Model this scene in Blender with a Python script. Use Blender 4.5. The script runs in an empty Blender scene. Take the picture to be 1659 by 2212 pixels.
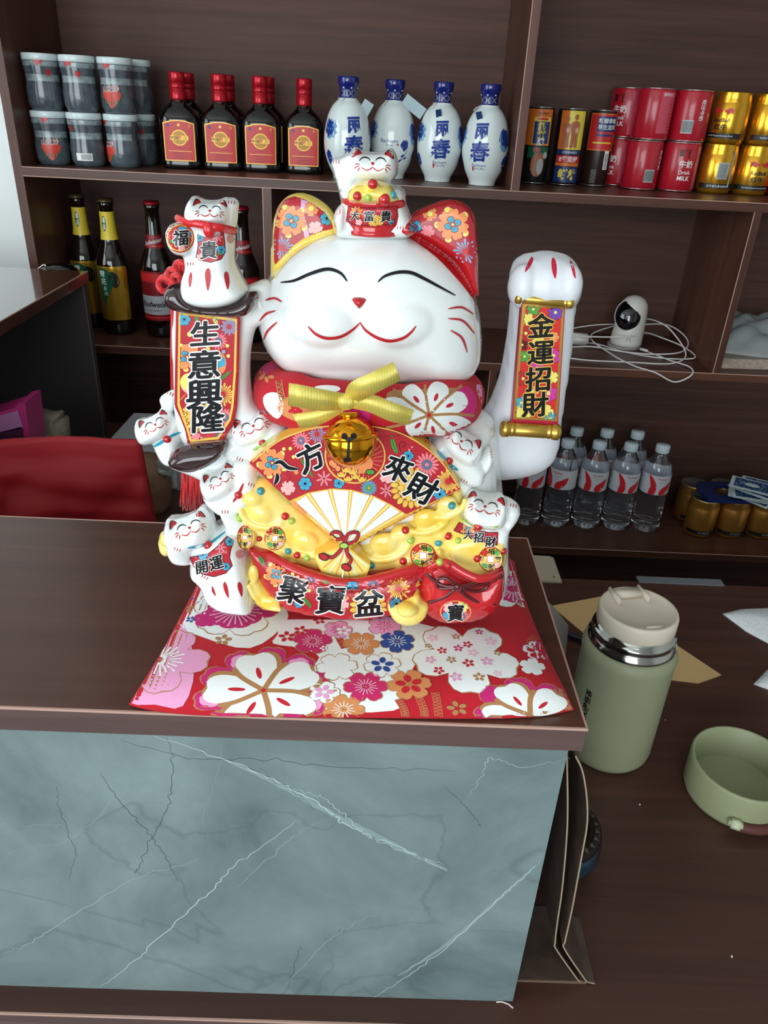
import bpy, bmesh, math, random
import numpy as np
from mathutils import Vector, Matrix
from mathutils.bvhtree import BVHTree
from mathutils.geometry import delaunay_2d_cdt
random.seed(7)
SC = bpy.context.scene
COL = SC.collection
PI = math.pi

# ------------------------------------------------------------------ camera
CAMZ = 1.3356                      # phone held 31 cm above the counter top
FPX = 1640.0                       # focal length in pixels of the 1659 px wide frame
PITCH, ROLL, YAW = (math.radians(a) for a in (28.5348, -2.9517, 1.1002))
fw = np.array([math.sin(YAW)*math.cos(PITCH), math.cos(YAW)*math.cos(PITCH), -math.sin(PITCH)])
rt = np.array([math.cos(YAW), -math.sin(YAW), 0.0])
dn = np.cross(fw, rt)
cr, sr = math.cos(ROLL), math.sin(ROLL)
CX = cr*rt + sr*dn
CY = -sr*rt + cr*dn
CAM = Vector((0, 0, CAMZ))
cd = bpy.data.cameras.new('camera')
cam = bpy.data.objects.new('camera', cd); COL.objects.link(cam)
mw = Matrix.Identity(4)
for i in range(3):
    mw[i][0] = CX[i]; mw[i][1] = -CY[i]; mw[i][2] = -fw[i]
mw[0][3], mw[1][3], mw[2][3] = CAM
cam.matrix_world = mw
cd.sensor_fit = 'HORIZONTAL'; cd.sensor_width = 36.0; cd.lens = FPX/1659*36.0
cd.clip_start = 0.02; cd.clip_end = 50
SC.camera = cam

# ------------------------------------------------------------------ light
SC.view_settings.view_transform = 'Standard'
SC.view_settings.look = 'None'
SC.view_settings.gamma = 1.0
SC.view_settings.use_curve_mapping = False
SC.view_settings.exposure = 0.0
W = bpy.data.worlds.new('sky'); SC.world = W; W.use_nodes = True
W.node_tree.nodes['Background'].inputs[0].default_value = (0.75, 0.88, 1.0, 1)
W.node_tree.nodes['Background'].inputs[1].default_value = 1.0

def area(name, loc, rot, sx, sy, power, col):
    l = bpy.data.lights.new(name, 'AREA'); l.shape = 'RECTANGLE'; l.size = sx; l.size_y = sy
    l.energy = power; l.color = col
    o = bpy.data.objects.new(name, l); o.location = loc; o.rotation_euler = rot
    COL.objects.link(o); return o
# daylight entering through the shop front (behind the camera) and the side window at the left
area('daylight_front', (-0.75, -2.38, 1.50), (math.radians(90), 0, 0), 2.2, 1.7, 66, (0.90, 0.97, 1.0))
area('daylight_side', (-2.38, -0.55, 1.6), (math.radians(90), 0, math.radians(-90)), 1.6, 1.7, 30, (0.90, 0.97, 1.0))

# ------------------------------------------------------------------ materials
def lin(c):
    c = c/255.0
    return c/12.92 if c <= 0.04045 else ((c+0.055)/1.055)**2.4
def rgb(r, g, b): return (lin(r), lin(g), lin(b), 1.0)
MATS = {}
def pbr(name, c, rough=0.4, metal=0.0, coat=0.0, trans=0.0, ior=1.45, sheen=0.0, alpha=1.0, sss=0.0):
    if name in MATS: return MATS[name]
    m = bpy.data.materials.new(name); m.use_nodes = True
    b = m.node_tree.nodes['Principled BSDF']
    b.inputs['Base Color'].default_value = rgb(*c)
    b.inputs['Roughness'].default_value = rough
    b.inputs['Metallic'].default_value = metal
    b.inputs['Coat Weight'].default_value = coat
    b.inputs['Coat Roughness'].default_value = 0.04
    b.inputs['Transmission Weight'].default_value = trans
    b.inputs['IOR'].default_value = ior
    b.inputs['Sheen Weight'].default_value = sheen
    b.inputs['Alpha'].default_value = alpha
    if sss: b.inputs['Subsurface Weight'].default_value = sss; b.inputs['Subsurface Scale'].default_value = 0.004
    MATS[name] = m
    return m
def nodes(m): return m.node_tree.nodes, m.node_tree.links
def wood(name, c1, c2, axis=0, rough=0.35, coat=0.0, bump=0.05, scale=1.0):
    if name in MATS: return MATS[name]
    m = pbr(name, c1, rough, coat=coat); n, l = nodes(m); b = n['Principled BSDF']
    tc = n.new('ShaderNodeTexCoord'); mp = n.new('ShaderNodeMapping')
    s = [60*scale]*3; s[axis] = 2.2*scale
    mp.inputs['Scale'].default_value = s
    l.new(tc.outputs['Object'], mp.inputs['Vector'])
    n1 = n.new('ShaderNodeTexNoise'); n1.inputs['Scale'].default_value = 1.0; n1.inputs['Detail'].default_value = 6; n1.inputs['Roughness'].default_value = .65
    n1.inputs['Distortion'].default_value = 0.6
    l.new(mp.outputs[0], n1.inputs['Vector'])
    mp2 = n.new('ShaderNodeMapping'); s = [9*scale]*3; s[axis] = 0.9*scale; mp2.inputs['Scale'].default_value = s
    l.new(tc.outputs['Object'], mp2.inputs['Vector'])
    n2 = n.new('ShaderNodeTexNoise'); n2.inputs['Scale'].default_value = 1.0; n2.inputs['Detail'].default_value = 3
    l.new(mp2.outputs[0], n2.inputs['Vector'])
    ad = n.new('ShaderNodeMath'); ad.operation = 'MULTIPLY_ADD'; ad.inputs[1].default_value = .6
    l.new(n1.outputs[0], ad.inputs[0])
    mu = n.new('ShaderNodeMath'); mu.operation = 'MULTIPLY'; mu.inputs[1].default_value = .4
    l.new(n2.outputs[0], mu.inputs[0]); l.new(mu.outputs[0], ad.inputs[2])
    cr_ = n.new('ShaderNodeValToRGB'); cr_.color_ramp.elements[0].position = .36; cr_.color_ramp.elements[1].position = .64
    cr_.color_ramp.elements[0].color = rgb(*c1); cr_.color_ramp.elements[1].color = rgb(*c2)
    l.new(ad.outputs[0], cr_.inputs[0]); l.new(cr_.outputs[0], b.inputs['Base Color'])
    bp = n.new('ShaderNodeBump'); bp.inputs['Strength'].default_value = bump; bp.inputs['Distance'].default_value = .002
    l.new(n1.outputs[0], bp.inputs['Height']); l.new(bp.outputs[0], b.inputs['Normal'])
    return m
def mottled(name, c1, c2, scale=20, rough=.5, bump=0.0, lo=.35, hi=.65, **k):
    if name in MATS: return MATS[name]
    m = pbr(name, c1, rough, **k); n, l = nodes(m); b = n['Principled BSDF']
    tc = n.new('ShaderNodeTexCoord')
    n1 = n.new('ShaderNodeTexNoise'); n1.inputs['Scale'].default_value = scale; n1.inputs['Detail'].default_value = 5
    l.new(tc.outputs['Object'], n1.inputs['Vector'])
    cr_ = n.new('ShaderNodeValToRGB'); cr_.color_ramp.elements[0].position = lo; cr_.color_ramp.elements[1].position = hi
    cr_.color_ramp.elements[0].color = rgb(*c1); cr_.color_ramp.elements[1].color = rgb(*c2)
    l.new(n1.outputs[0], cr_.inputs[0]); l.new(cr_.outputs[0], b.inputs['Base Color'])
    if bump:
        bp = n.new('ShaderNodeBump'); bp.inputs['Strength'].default_value = bump; bp.inputs['Distance'].default_value = .001
        l.new(n1.outputs[0], bp.inputs['Height']); l.new(bp.outputs[0], b.inputs['Normal'])
    return m
def weave(name, c, scale=900, rough=.85, bump=.3, sheen=.2):
    m = pbr(name, c, rough, sheen=sheen); n, l = nodes(m); b = n['Principled BSDF']
    tc = n.new('ShaderNodeTexCoord'); outs = []
    for d in ('X', 'Y'):
        w = n.new('ShaderNodeTexWave'); w.bands_direction = d; w.inputs['Scale'].default_value = scale; w.inputs['Distortion'].default_value = 1.5
        l.new(tc.outputs['Object'], w.inputs['Vector']); outs.append(w)
    a = n.new('ShaderNodeMath'); a.operation = 'ADD'; l.new(outs[0].outputs[1], a.inputs[0]); l.new(outs[1].outputs[1], a.inputs[1])
    bp = n.new('ShaderNodeBump'); bp.inputs['Strength'].default_value = bump; bp.inputs['Distance'].default_value = .0004
    l.new(a.outputs[0], bp.inputs['Height']); l.new(bp.outputs[0], b.inputs['Normal'])
    return m

# ------------------------------------------------------------------ mesh helpers
def tag(o, label=None, cat=None, group=None, kind=None):
    if label: o['label'] = label
    if cat: o['category'] = cat
    if group: o['group'] = group
    if kind: o['kind'] = kind
    return o
def link_mesh(name, me, mats, parent=None, smooth=True):
    me.name = name
    for m in (mats if isinstance(mats, (list, tuple)) else [mats]): me.materials.append(m)
    if smooth: me.polygons.foreach_set('use_smooth', [True]*len(me.polygons))
    o = bpy.data.objects.new(name, me); COL.objects.link(o)
    if parent: o.parent = parent; o.matrix_parent_inverse = Matrix.Translation(parent.location).inverted() if parent.get('_abs') else Matrix()
    return o
def empty(name, loc=(0, 0, 0), rz=0.0, label=None, cat=None, group=None, absolute=False):
    o = bpy.data.objects.new(name, None); o.location = loc; o.rotation_euler = (0, 0, rz); o.empty_display_size = .02
    COL.objects.link(o)
    if absolute: o['_abs'] = 1
    return tag(o, label, cat, group)
class MB:
    def __init__(s): s.v = []; s.f = []; s.m = []
    def add(s, vs, fs, mi=0):
        b = len(s.v); s.v += [tuple(p) for p in vs]
        for f in fs: s.f.append(tuple(b+i for i in f)); s.m.append(mi)
    def box(s, x0, x1, y0, y1, z0, z1, mi=0, M=None):
        vs = [Vector((x, y, z)) for z in (z0, z1) for y in (y0, y1) for x in (x0, x1)]
        if M: vs = [M @ v for v in vs]
        s.add(vs, [(0, 2, 3, 1), (4, 5, 7, 6), (0, 1, 5, 4), (1, 3, 7, 5), (3, 2, 6, 7), (2, 0, 4, 6)], mi)
    def lathe(s, prof, seg=32, mi=0, M=None, sx=1, sy=1, power=2.0):
        vs = []; fs = []
        for r, z in prof:
            for i in range(seg):
                a = 2*PI*i/seg; c, q = math.cos(a), math.sin(a)
                if power != 2.0:
                    k = (abs(c)**power+abs(q)**power)**(-1/power); c *= k; q *= k
                v = Vector((r*c*sx, r*q*sy, z)); vs.append(M @ v if M else v)
        n = len(prof)
        for j in range(n-1):
            for i in range(seg):
                fs.append((j*seg+i, j*seg+(i+1) % seg, (j+1)*seg+(i+1) % seg, (j+1)*seg+i))
        if prof[0][0] > 1e-6: fs.append(tuple(reversed(range(seg))))
        if prof[-1][0] > 1e-6: fs.append(tuple((n-1)*seg+i for i in range(seg)))
        s.add(vs, fs, mi)
    def tube(s, pts, r, seg=8, mi=0, closed=False):
        pts = [Vector(p) for p in pts]; n = len(pts); vs = []; fs = []
        up = Vector((0, 0, 1)); pn = None
        for i, p in enumerate(pts):
            a = pts[(i-1) % n] if (closed or i > 0) else p
            b = pts[(i+1) % n] if (closed or i < n-1) else p
            t = (b-a).normalized() if (b-a).length > 1e-9 else Vector((0, 0, 1))
            if pn is None:
                pn = t.cross(up)
                if pn.length < 1e-4: pn = t.cross(Vector((1, 0, 0)))
            pn = (pn - t*pn.dot(t)).normalized(); bn = t.cross(pn)
            rr = r[i] if isinstance(r, (list, tuple)) else r
            for k in range(seg):
                an = 2*PI*k/seg; vs.append(p+(pn*math.cos(an)+bn*math.sin(an))*rr)
        m = n if closed else n-1
        for j in range(m):
            for k in range(seg):
                fs.append((j*seg+k, j*seg+(k+1) % seg, ((j+1) % n)*seg+(k+1) % seg, ((j+1) % n)*seg+k))
        if not closed:
            fs.append(tuple(reversed(range(seg)))); fs.append(tuple((n-1)*seg+k for k in range(seg)))
        s.add(vs, fs, mi)
    def ell(s, c, rx, ry, rz, rot=0.0, seg=20, rings=12, mi=0):
        R_ = Matrix.Rotation(rot, 3, 'Y'); c = Vector(c)
        vs = [c+R_ @ Vector((0, 0, -rz))]; fs = []
        for j in range(1, rings):
            a = -PI/2+PI*j/rings
            for i in range(seg):
                b = 2*PI*i/seg
                vs.append(c+R_ @ Vector((rx*math.cos(a)*math.cos(b), ry*math.cos(a)*math.sin(b), rz*math.sin(a))))
        vs.append(c+R_ @ Vector((0, 0, rz)))
        for i in range(seg):
            fs.append((0, 1+(i+1) % seg, 1+i))
            for j in range(rings-2):
                fs.append((1+j*seg+i, 1+j*seg+(i+1) % seg, 1+(j+1)*seg+(i+1) % seg, 1+(j+1)*seg+i))
            fs.append((1+(rings-2)*seg+i, 1+(rings-2)*seg+(i+1) % seg, len(vs)-1))
        s.add(vs, fs, mi)
    def prism(s, pts, dirv, mi=0):           # planar polygon (3D points) pushed along dirv
        n = len(pts); a = [Vector(p) for p in pts]; d = Vector(dirv)
        s.add(a+[p+d for p in a], [tuple(reversed(range(n))), tuple(range(n, 2*n))]+[(i, (i+1) % n, n+(i+1) % n, n+i) for i in range(n)], mi)
    def mesh(s):
        me = bpy.data.meshes.new('m'); me.from_pydata(s.v, [], s.f); me.polygons.foreach_set('material_index', s.m); me.update(); return me
    def build(s, name, mats, parent=None, smooth=True, auto=None, bevel=0):
        me = s.mesh()
        bm = bmesh.new(); bm.from_mesh(me); bmesh.ops.recalc_face_normals(bm, faces=bm.faces)
        if bevel: bmesh.ops.bevel(bm, geom=list(bm.edges), offset=bevel, segments=2, affect='EDGES', clamp_overlap=True)
        if auto:
            for e in bm.edges:
                if len(e.link_faces) == 2 and e.calc_face_angle(0) > math.radians(auto): e.smooth = False
        bm.to_mesh(me); bm.free()
        return link_mesh(name, me, mats, parent, smooth)
def fuse(name, mb, mats, parent, voxel, smooth=6, fac=.5, zmin=None):
    me = mb.mesh(); o = bpy.data.objects.new('tmp', me); COL.objects.link(o)
    r = o.modifiers.new('r', 'REMESH'); r.mode = 'VOXEL'; r.voxel_size = voxel; r.adaptivity = 0
    q = o.modifiers.new('s', 'SMOOTH'); q.iterations = smooth; q.factor = fac
    bpy.context.view_layer.update()
    out = bpy.data.meshes.new_from_object(o.evaluated_get(bpy.context.evaluated_depsgraph_get()))
    bpy.data.objects.remove(o); bpy.data.meshes.remove(me)
    out.materials.clear()
    if zmin is not None:
        for v in out.vertices: v.co.z = max(v.co.z, zmin)
    return link_mesh(name, out, mats, parent, True)
def bez(pts, n=8):                         # Catmull-Rom through 2D/3D points
    P = [np.array(p, float) for p in pts]
    if len(P) < 3: return [tuple(P[0]+(P[1]-P[0])*t) for t in np.linspace(0, 1, n+1)]
    P = [2*P[0]-P[1]]+P+[2*P[-1]-P[-2]]; out = []
    for i in range(1, len(P)-2):
        for k in range(n):
            t = k/n
            out.append(tuple(.5*((2*P[i])+(P[i+1]-P[i-1])*t+(2*P[i-1]-5*P[i]+4*P[i+1]-P[i+2])*t*t+(-P[i-1]+3*P[i]-3*P[i+1]+P[i+2])*t**3)))
    out.append(tuple(P[-2])); return out
def closed_smooth(pts, n=5):
    P = [np.array(p, float) for p in pts]; N = len(P); out = []
    for i in range(N):
        a, b, c, d = P[(i-1) % N], P[i], P[(i+1) % N], P[(i+2) % N]
        for k in range(n):
            t = k/n
            out.append(tuple(.5*((2*b)+(c-a)*t+(2*a-5*b+4*c-d)*t*t+(-a+3*b-3*c+d)*t**3)))
    return out

# survey: a point measured in the photograph, back-projected on the vertical plane at depth y / the level z
def ray(u, v):
    d = CX*((u-829.5)/FPX)+CY*((v-1106.0)/FPX)+fw
    return d
def P3(u, v, y):
    d = ray(u, v)*1.0; d = d*(y/d[1]); return Vector((d[0], d[1], d[2]+CAMZ))
def PZ(u, v, z):
    d = ray(u, v); d = d*((z-CAMZ)/d[2]); return Vector((d[0], d[1], z))

def in_poly(px, py, poly):
    c = np.zeros(px.shape, bool); n = len(poly); j = n-1
    for i in range(n):
        xi, yi = poly[i]; xj, yj = poly[j]
        k = ((yi > py) != (yj > py)) & (px < (xj-xi)*(py-yi)/((yj-yi) or 1e-12)+xi)
        c ^= k; j = i
    return c
def dist_poly(px, py, poly):
    d = np.full(px.shape, 1e9); n = len(poly)
    for i in range(n):
        a = np.array(poly[i]); b = np.array(poly[(i+1) % n]); ab = b-a; L = ab@ab or 1e-12
        t = np.clip(((px-a[0])*ab[0]+(py-a[1])*ab[1])/L, 0, 1)
        d = np.minimum(d, np.hypot(px-a[0]-t*ab[0], py-a[1]-t*ab[1]))
    return d
def densify(poly, step):
    out = []; n = len(poly)
    for i in range(n):
        a = np.array(poly[i], float); b = np.array(poly[(i+1) % n], float); k = max(1, int(math.ceil(np.hypot(*(b-a))/step)))
        for j in range(k): out.append(tuple(a+(b-a)*j/k))
    return out
def tri_poly(poly, step, jit=False):
    """triangulate a 2D polygon with interior grid points -> verts, tris, n_boundary"""
    b = densify(poly, step)
    # drop duplicates
    bb = [b[0]]
    for p in b[1:]:
        if abs(p[0]-bb[-1][0])+abs(p[1]-bb[-1][1]) > 1e-7: bb.append(p)
    b = bb; xs = [p[0] for p in b]; ys = [p[1] for p in b]
    pts = list(b)
    if max(xs)-min(xs) > step*1.2 and max(ys)-min(ys) > step*1.2:
        gx, gy = np.meshgrid(np.arange(min(xs)+step/2, max(xs), step), np.arange(min(ys)+step/2, max(ys), step))
        gx = gx.ravel(); gy = gy.ravel(); k = in_poly(gx, gy, b); gx, gy = gx[k], gy[k]
        if len(gx):
            k = dist_poly(gx, gy, b) > step*.35; pts += list(zip(gx[k], gy[k]))
    n = len(b)
    r = delaunay_2d_cdt([Vector(p) for p in pts], [(i, (i+1) % n) for i in range(n)], [], 1, 1e-7)
    V = [(v[0], v[1]) for v in r[0]]; F = [tuple(f) for f in r[2]]
    if F:
        cx = np.array([sum(V[i][0] for i in f)/3 for f in F]); cy = np.array([sum(V[i][1] for i in f)/3 for f in F])
        k = in_poly(cx, cy, poly); F = [f for f, q in zip(F, k) if q]
    return V, F
def inflate(mb, poly, Yc, Tf, Tb, R, Ym=None, step=8, smooth=True, n=4, pw=.5, base=0.0):
    """solid with the given outline (measured on plane y=Ym), domed Tf towards the viewer and Tb backwards around y=Yc"""
    if Ym is None: Ym = Yc
    pl = closed_smooth(poly, n) if smooth else poly
    V, F = tri_poly(pl, step)
    x = np.array([p[0] for p in V]); y = np.array([p[1] for p in V])
    d = dist_poly(x, y, pl); d[d < .05] = 0
    t = 1-np.clip(d/R, 0, 1); h = np.sqrt(np.maximum(0, 1-t*t)); h = base+(1-base)*h
    n_ = len(V); vs = []
    for (px, py), hh in zip(V, h):
        p = P3(px, py, Ym); vs.append((p.x, Yc-Tf*hh, p.z))
    for (px, py), hh in zip(V, h):
        p = P3(px, py, Ym); vs.append((p.x, Yc+Tb*hh, p.z))
    fs = [f for f in F]+[tuple(n_+i for i in reversed(f)) for f in F]
    cnt = {}
    for f in F:
        for i in range(3):
            e = (f[i], f[(i+1) % 3]); cnt[e] = 1
    for e in list(cnt):
        if (e[1], e[0]) not in cnt: fs.append((e[1], e[0], n_+e[0], n_+e[1]))
    mb.add(vs, fs)

# ------------------------------------------------------------------ printed decoration laid on a surface
GL = {}
def glyph(body, off):
    k = (body, off)
    if k in GL: return GL[k]
    c = bpy.data.curves.new('t', 'FONT'); c.body = body; c.offset = off; c.resolution_u = 3
    o = bpy.data.objects.new('t', c); COL.objects.link(o); bpy.context.view_layer.update()
    m = bpy.data.meshes.new_from_object(o.evaluated_get(bpy.context.evaluated_depsgraph_get()))
    m.calc_loop_triangles()
    V = [(v.co.x, v.co.y) for v in m.vertices]; F = [tuple(t.vertices) for t in m.loop_triangles]
    bpy.data.objects.remove(o); bpy.data.curves.remove(c); bpy.data.meshes.remove(m)
    xs = [p[0] for p in V]; ys = [p[1] for p in V]; cx = (min(xs)+max(xs))/2; cy = (min(ys)+max(ys))/2
    V = [(x-cx, y-cy) for x, y in V]
    GL[k] = (V, F, max(xs)-min(xs), max(ys)-min(ys)); return GL[k]
class Dec:
    def __init__(s, fmap, ydown=False, step=6.0, lay=.00006, base=.00012):
        s.fmap = fmap; s.v = []; s.f = []; s.m = []; s.mats = []; s.yd = -1 if ydown else 1; s.step = step; s.lay = lay; s.base = base; s.clip = None
    def mi(s, mat):
        if mat not in s.mats: s.mats.append(mat)
        return s.mats.index(mat)
    def put(s, V, F, mat, layer, clip=True):
        if clip and s.clip and F:
            cx = np.array([sum(V[i][0] for i in f)/3 for f in F]); cy = np.array([sum(V[i][1] for i in f)/3 for f in F])
            k = in_poly(cx, cy, s.clip); F = [f for f, q in zip(F, k) if q]
        if not F: return
        b = len(s.v); mi = s.mi(mat); off = s.base+s.lay*layer
        used = sorted({i for f in F for i in f}); mp = {}
        for i in used:
            p = s.fmap(V[i][0], V[i][1], off)
            if p is None: continue
            mp[i] = len(s.v); s.v.append(tuple(p))
        for f in F:
            if all(i in mp for i in f): s.f.append(tuple(mp[i] for i in f)); s.m.append(mi)
    def poly(s, pts, mat, layer=0, smooth=0, step=None):
        pts = [(float(a), float(b)) for a, b in pts]
        if smooth: pts = closed_smooth(pts, smooth)
        V, F = tri_poly(pts, step or s.step); s.put(V, F, mat, layer)
    def ell(s, cx, cy, rx, ry, mat, layer=0, rot=0, n=16):
        c, q = math.cos(rot), math.sin(rot)
        s.poly([(cx+rx*math.cos(a)*c-ry*math.sin(a)*q, cy+rx*math.cos(a)*q+ry*math.sin(a)*c) for a in [2*PI*i/n for i in range(n)]], mat, layer)
    def stroke(s, pts, w, mat, layer=1, taper=True, n=6):
        P = [np.array(p) for p in bez(pts, n)]; N = len(P); L = []; R_ = []
        for i, p in enumerate(P):
            t = P[min(i+1, N-1)]-P[max(i-1, 0)]; t = t/(np.hypot(*t) or 1); nn = np.array([-t[1], t[0]])
            f = i/(N-1)
            ww = w*(.25+.75*math.sin(PI*min(1, max(0, f)))**.6) if taper is True else (w*(1-.85*f) if taper == 'end' else w)
            L.append(p+nn*ww/2); R_.append(p-nn*ww/2)
        V = [tuple(p) for p in L+R_]; F = []
        for i in range(N-1): F += [(i, i+1, N+i+1), (i, N+i+1, N+i)]
        s.put(V, F, mat, layer)
    def ring(s, pts, w, mat, layer=1):
        pts = densify(pts, s.step); P = [np.array(p, float) for p in pts]; N = len(P); V = []; F = []
        for i in range(N):
            t = P[(i+1) % N]-P[(i-1) % N]; t = t/(np.hypot(*t) or 1); nn = np.array([-t[1], t[0]])
            V.append(tuple(P[i]+nn*w/2)); V.append(tuple(P[i]-nn*w/2))
        for i in range(N):
            a = 2*i; b = 2*((i+1) % N); F += [(a, b, b+1), (a, b+1, a+1)]
        c = s.clip; s.clip = None; s.put(V, F, mat, layer); s.clip = c
    def text(s, body, cx, cy, size, mat, layer=3, rot=0, off=0.0, sx=1.0, sy=1.0, slant=0.0, rise=0.0, sub=None):
        V, F, w, h = glyph(body, off); c, q = math.cos(rot), math.sin(rot); out = []
        for x, y in V:
            x2 = (x+slant*y)*sx*size; y2 = (y+rise*x)*sy*size
            out.append((cx+x2*c-y2*q*s.yd*s.yd, cy+s.yd*(x2*q+y2*c)) if s.yd > 0 else (cx+x2*c+y2*q, cy+x2*q-y2*c))
        L = sub or s.step*1.6; tris = list(F); res = []
        while tris:
            t = tris.pop(); p = [out[i] for i in t]
            if max(math.dist(p[0], p[1]), math.dist(p[1], p[2]), math.dist(p[2], p[0])) > L:
                k = len(out); out += [((p[a][0]+p[b][0])/2, (p[a][1]+p[b][1])/2) for a, b in ((0, 1), (1, 2), (2, 0))]
                tris += [(t[0], k, k+2), (k, t[1], k+1), (k+2, k+1, t[2]), (k, k+1, k+2)]
            else: res.append(t)
        s.put(out, res, mat, layer)
    def brush(s, ch, cx, cy, size, rot=0, lay=8, halo=None, sx=1.0, sy=1.0, ink=None, hw=.072):
        # heavy brush weight and the pale outline are made of slightly shifted copies of the character
        if halo:
            for k in range(8):
                a = PI*k/4; s.text(ch, cx+hw*size*math.cos(a), cy+hw*size*math.sin(a), size, halo, lay+.12*k, rot, 0, sx, sy, rise=.10)
        for k in range(6):
            a = PI*k/3+.4; s.text(ch, cx+.032*size*math.cos(a), cy+.022*size*math.sin(a), size, ink, lay+3+.12*k, rot, 0, sx, sy, rise=.10)
    def build(s, name, parent=None, label=None):
        me = bpy.data.meshes.new(name); me.from_pydata(s.v, [], s.f); me.polygons.foreach_set('material_index', s.m); me.update()
        o = link_mesh(name, me, s.mats, parent, True)
        if label: o['label'] = label
        return o
def petals(n, cx, cy, r, rot, inner=.62, notch=.10, sharp=.55, k=8):
    """outline of an n-petalled blossom with notched petal tips"""
    out = []; N = n*k
    for i in range(N):
        a = 2*PI*i/N; ph = ((a*n/(2*PI)) % 1.0)-.5          # 0 at the petal axis
        rr = inner+(1-inner)*math.cos(PI*ph)**sharp if abs(ph) < .5 else inner
        rr -= notch*math.exp(-(ph/.10)**2)
        out.append((cx+r*rr*math.cos(a+rot-PI/n), cy+r*rr*math.sin(a+rot-PI/n)))
    return out
# ------------------------------------------------------------------ colours
DESK, CT = 0.75, 1.0256
Z1, Z2, Z3 = 1.2058, 0.8987, 0.4926          # shelf levels
YS, YB = 1.42, 1.68                          # shelf front and back panel
m_shelf = wood('walnut_laminate', (66, 38, 29), (96, 60, 47), 0, .38)
m_shelf_v = wood('walnut_laminate_upright', (72, 42, 32), (102, 64, 50), 2, .38)
m_back = wood('walnut_back_panel', (60, 36, 28), (92, 58, 46), 0, .6)
m_desk = wood('desk_laminate', (66, 41, 34), (86, 56, 46), 0, .40)
m_top = wood('counter_laminate', (76, 46, 35), (98, 62, 49), 0, .34, coat=.08)
m_edge = pbr('edge_banding_worn', (188, 152, 138), .45)
m_front = wood('counter_edge_laminate', (72, 54, 52), (104, 80, 76), 0, .42)
m_dark = pbr('dark_panel', (66, 60, 60), .5)
m_wall = mottled('white_marble_tile', (250, 255, 253), (214, 224, 226), 1.6, .12, lo=.45, hi=.75)
m_plaster = pbr('white_plaster', (226, 226, 222), .8)
m_floor = mottled('grey_floor_tile', (110, 112, 112), (140, 140, 138), 3, .25)

def marble():
    m = pbr('grey_blue_marble', (120, 138, 142), .22, coat=.3); n, l = nodes(m); b = n['Principled BSDF']
    tc = n.new('ShaderNodeTexCoord')
    a = n.new('ShaderNodeTexNoise'); a.inputs['Scale'].default_value = 7; a.inputs['Detail'].default_value = 8; a.inputs['Roughness'].default_value = .6; a.inputs['Distortion'].default_value = .5
    l.new(tc.outputs['Object'], a.inputs['Vector'])
    r = n.new('ShaderNodeValToRGB'); e = r.color_ramp.elements
    e[0].position = .3; e[0].color = rgb(86, 102, 102); e[1].position = .72; e[1].color = rgb(136, 153, 153)
    l.new(a.outputs[0], r.inputs[0])
    w = n.new('ShaderNodeTexNoise'); w.inputs['Scale'].default_value = 5; w.inputs['Detail'].default_value = 4; w.inputs['Distortion'].default_value = 1.2
    l.new(tc.outputs['Object'], w.inputs['Vector'])
    s = n.new('ShaderNodeMath'); s.operation = 'SUBTRACT'; s.inputs[1].default_value = .5; l.new(w.outputs[0], s.inputs[0])
    ab = n.new('ShaderNodeMath'); ab.operation = 'ABSOLUTE'; l.new(s.outputs[0], ab.inputs[0])
    vr = n.new('ShaderNodeValToRGB'); vr.color_ramp.elements[0].color = (.35, .35, .35, 1); vr.color_ramp.elements[0].position = 0
    vr.color_ramp.elements[1].position = .012; vr.color_ramp.elements[1].color = (0, 0, 0, 1); l.new(ab.outputs[0], vr.inputs[0])
    mx = n.new('ShaderNodeMix'); mx.data_type = 'RGBA'; mx.inputs['B'].default_value = rgb(78, 92, 96)
    l.new(vr.outputs[0], mx.inputs['Factor']); l.new(r.outputs[0], mx.inputs['A'])
    l.new(mx.outputs['Result'], b.inputs['Base Color'])
    return m
m_marble = marble()

# ------------------------------------------------------------------ the room
def struct(name, mb, mat, **k): return tag(mb.build(name, mat, smooth=False, **k), kind='structure')
X0, X1, Y0, Y1, H = -2.5, 2.6, -2.5, 1.71, 2.8
q = MB(); q.box(X0-.1, X1+.1, Y0-.1, Y1+.1, -.1, 0); struct('floor', q, m_floor)
q = MB(); q.box(X0-.1, X1+.1, Y0-.1, Y1+.1, H, H+.1); struct('ceiling', q, m_plaster)
q = MB(); q.box(X0-.1, X1+.1, Y1, Y1+.1, 0, H); struct('wall_back', q, m_wall)
q = MB(); q.box(X1, X1+.1, Y0-.1, Y1, 0, H); struct('wall_right', q, m_plaster)
q = MB(); q.box(X0-.1, X0, Y0-.1, -1.45, 0, H); q.box(X0-.1, X0, .35, Y1, 0, H); q.box(X0-.1, X0, -1.45, .35, 0, .7); q.box(X0-.1, X0, -1.45, .35, 2.5, H); struct('wall_left', q, m_plaster)
q = MB(); q.box(X0, -1.95, Y0-.1, Y0, 0, H); q.box(.45, X1, Y0-.1, Y0, 0, H); q.box(-1.95, .45, Y0-.1, Y0, 0, .75); q.box(-1.95, .45, Y0-.1, Y0, 2.55, H); struct('wall_front', q, m_plaster)
m_alu = pbr('white_window_frame', (222, 224, 224), .4)
m_pane = pbr('window_glass', (255, 255, 255), 0.0, trans=1.0, ior=1.0)
def window(name, boxes, pane):
    q = MB()
    for b in boxes: q.box(*b)
    w = tag(q.build(name, m_alu, smooth=False), kind='structure')
    q = MB(); q.box(*pane); q.build('pane', m_pane, w, smooth=False)
yf = Y0-.03
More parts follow.
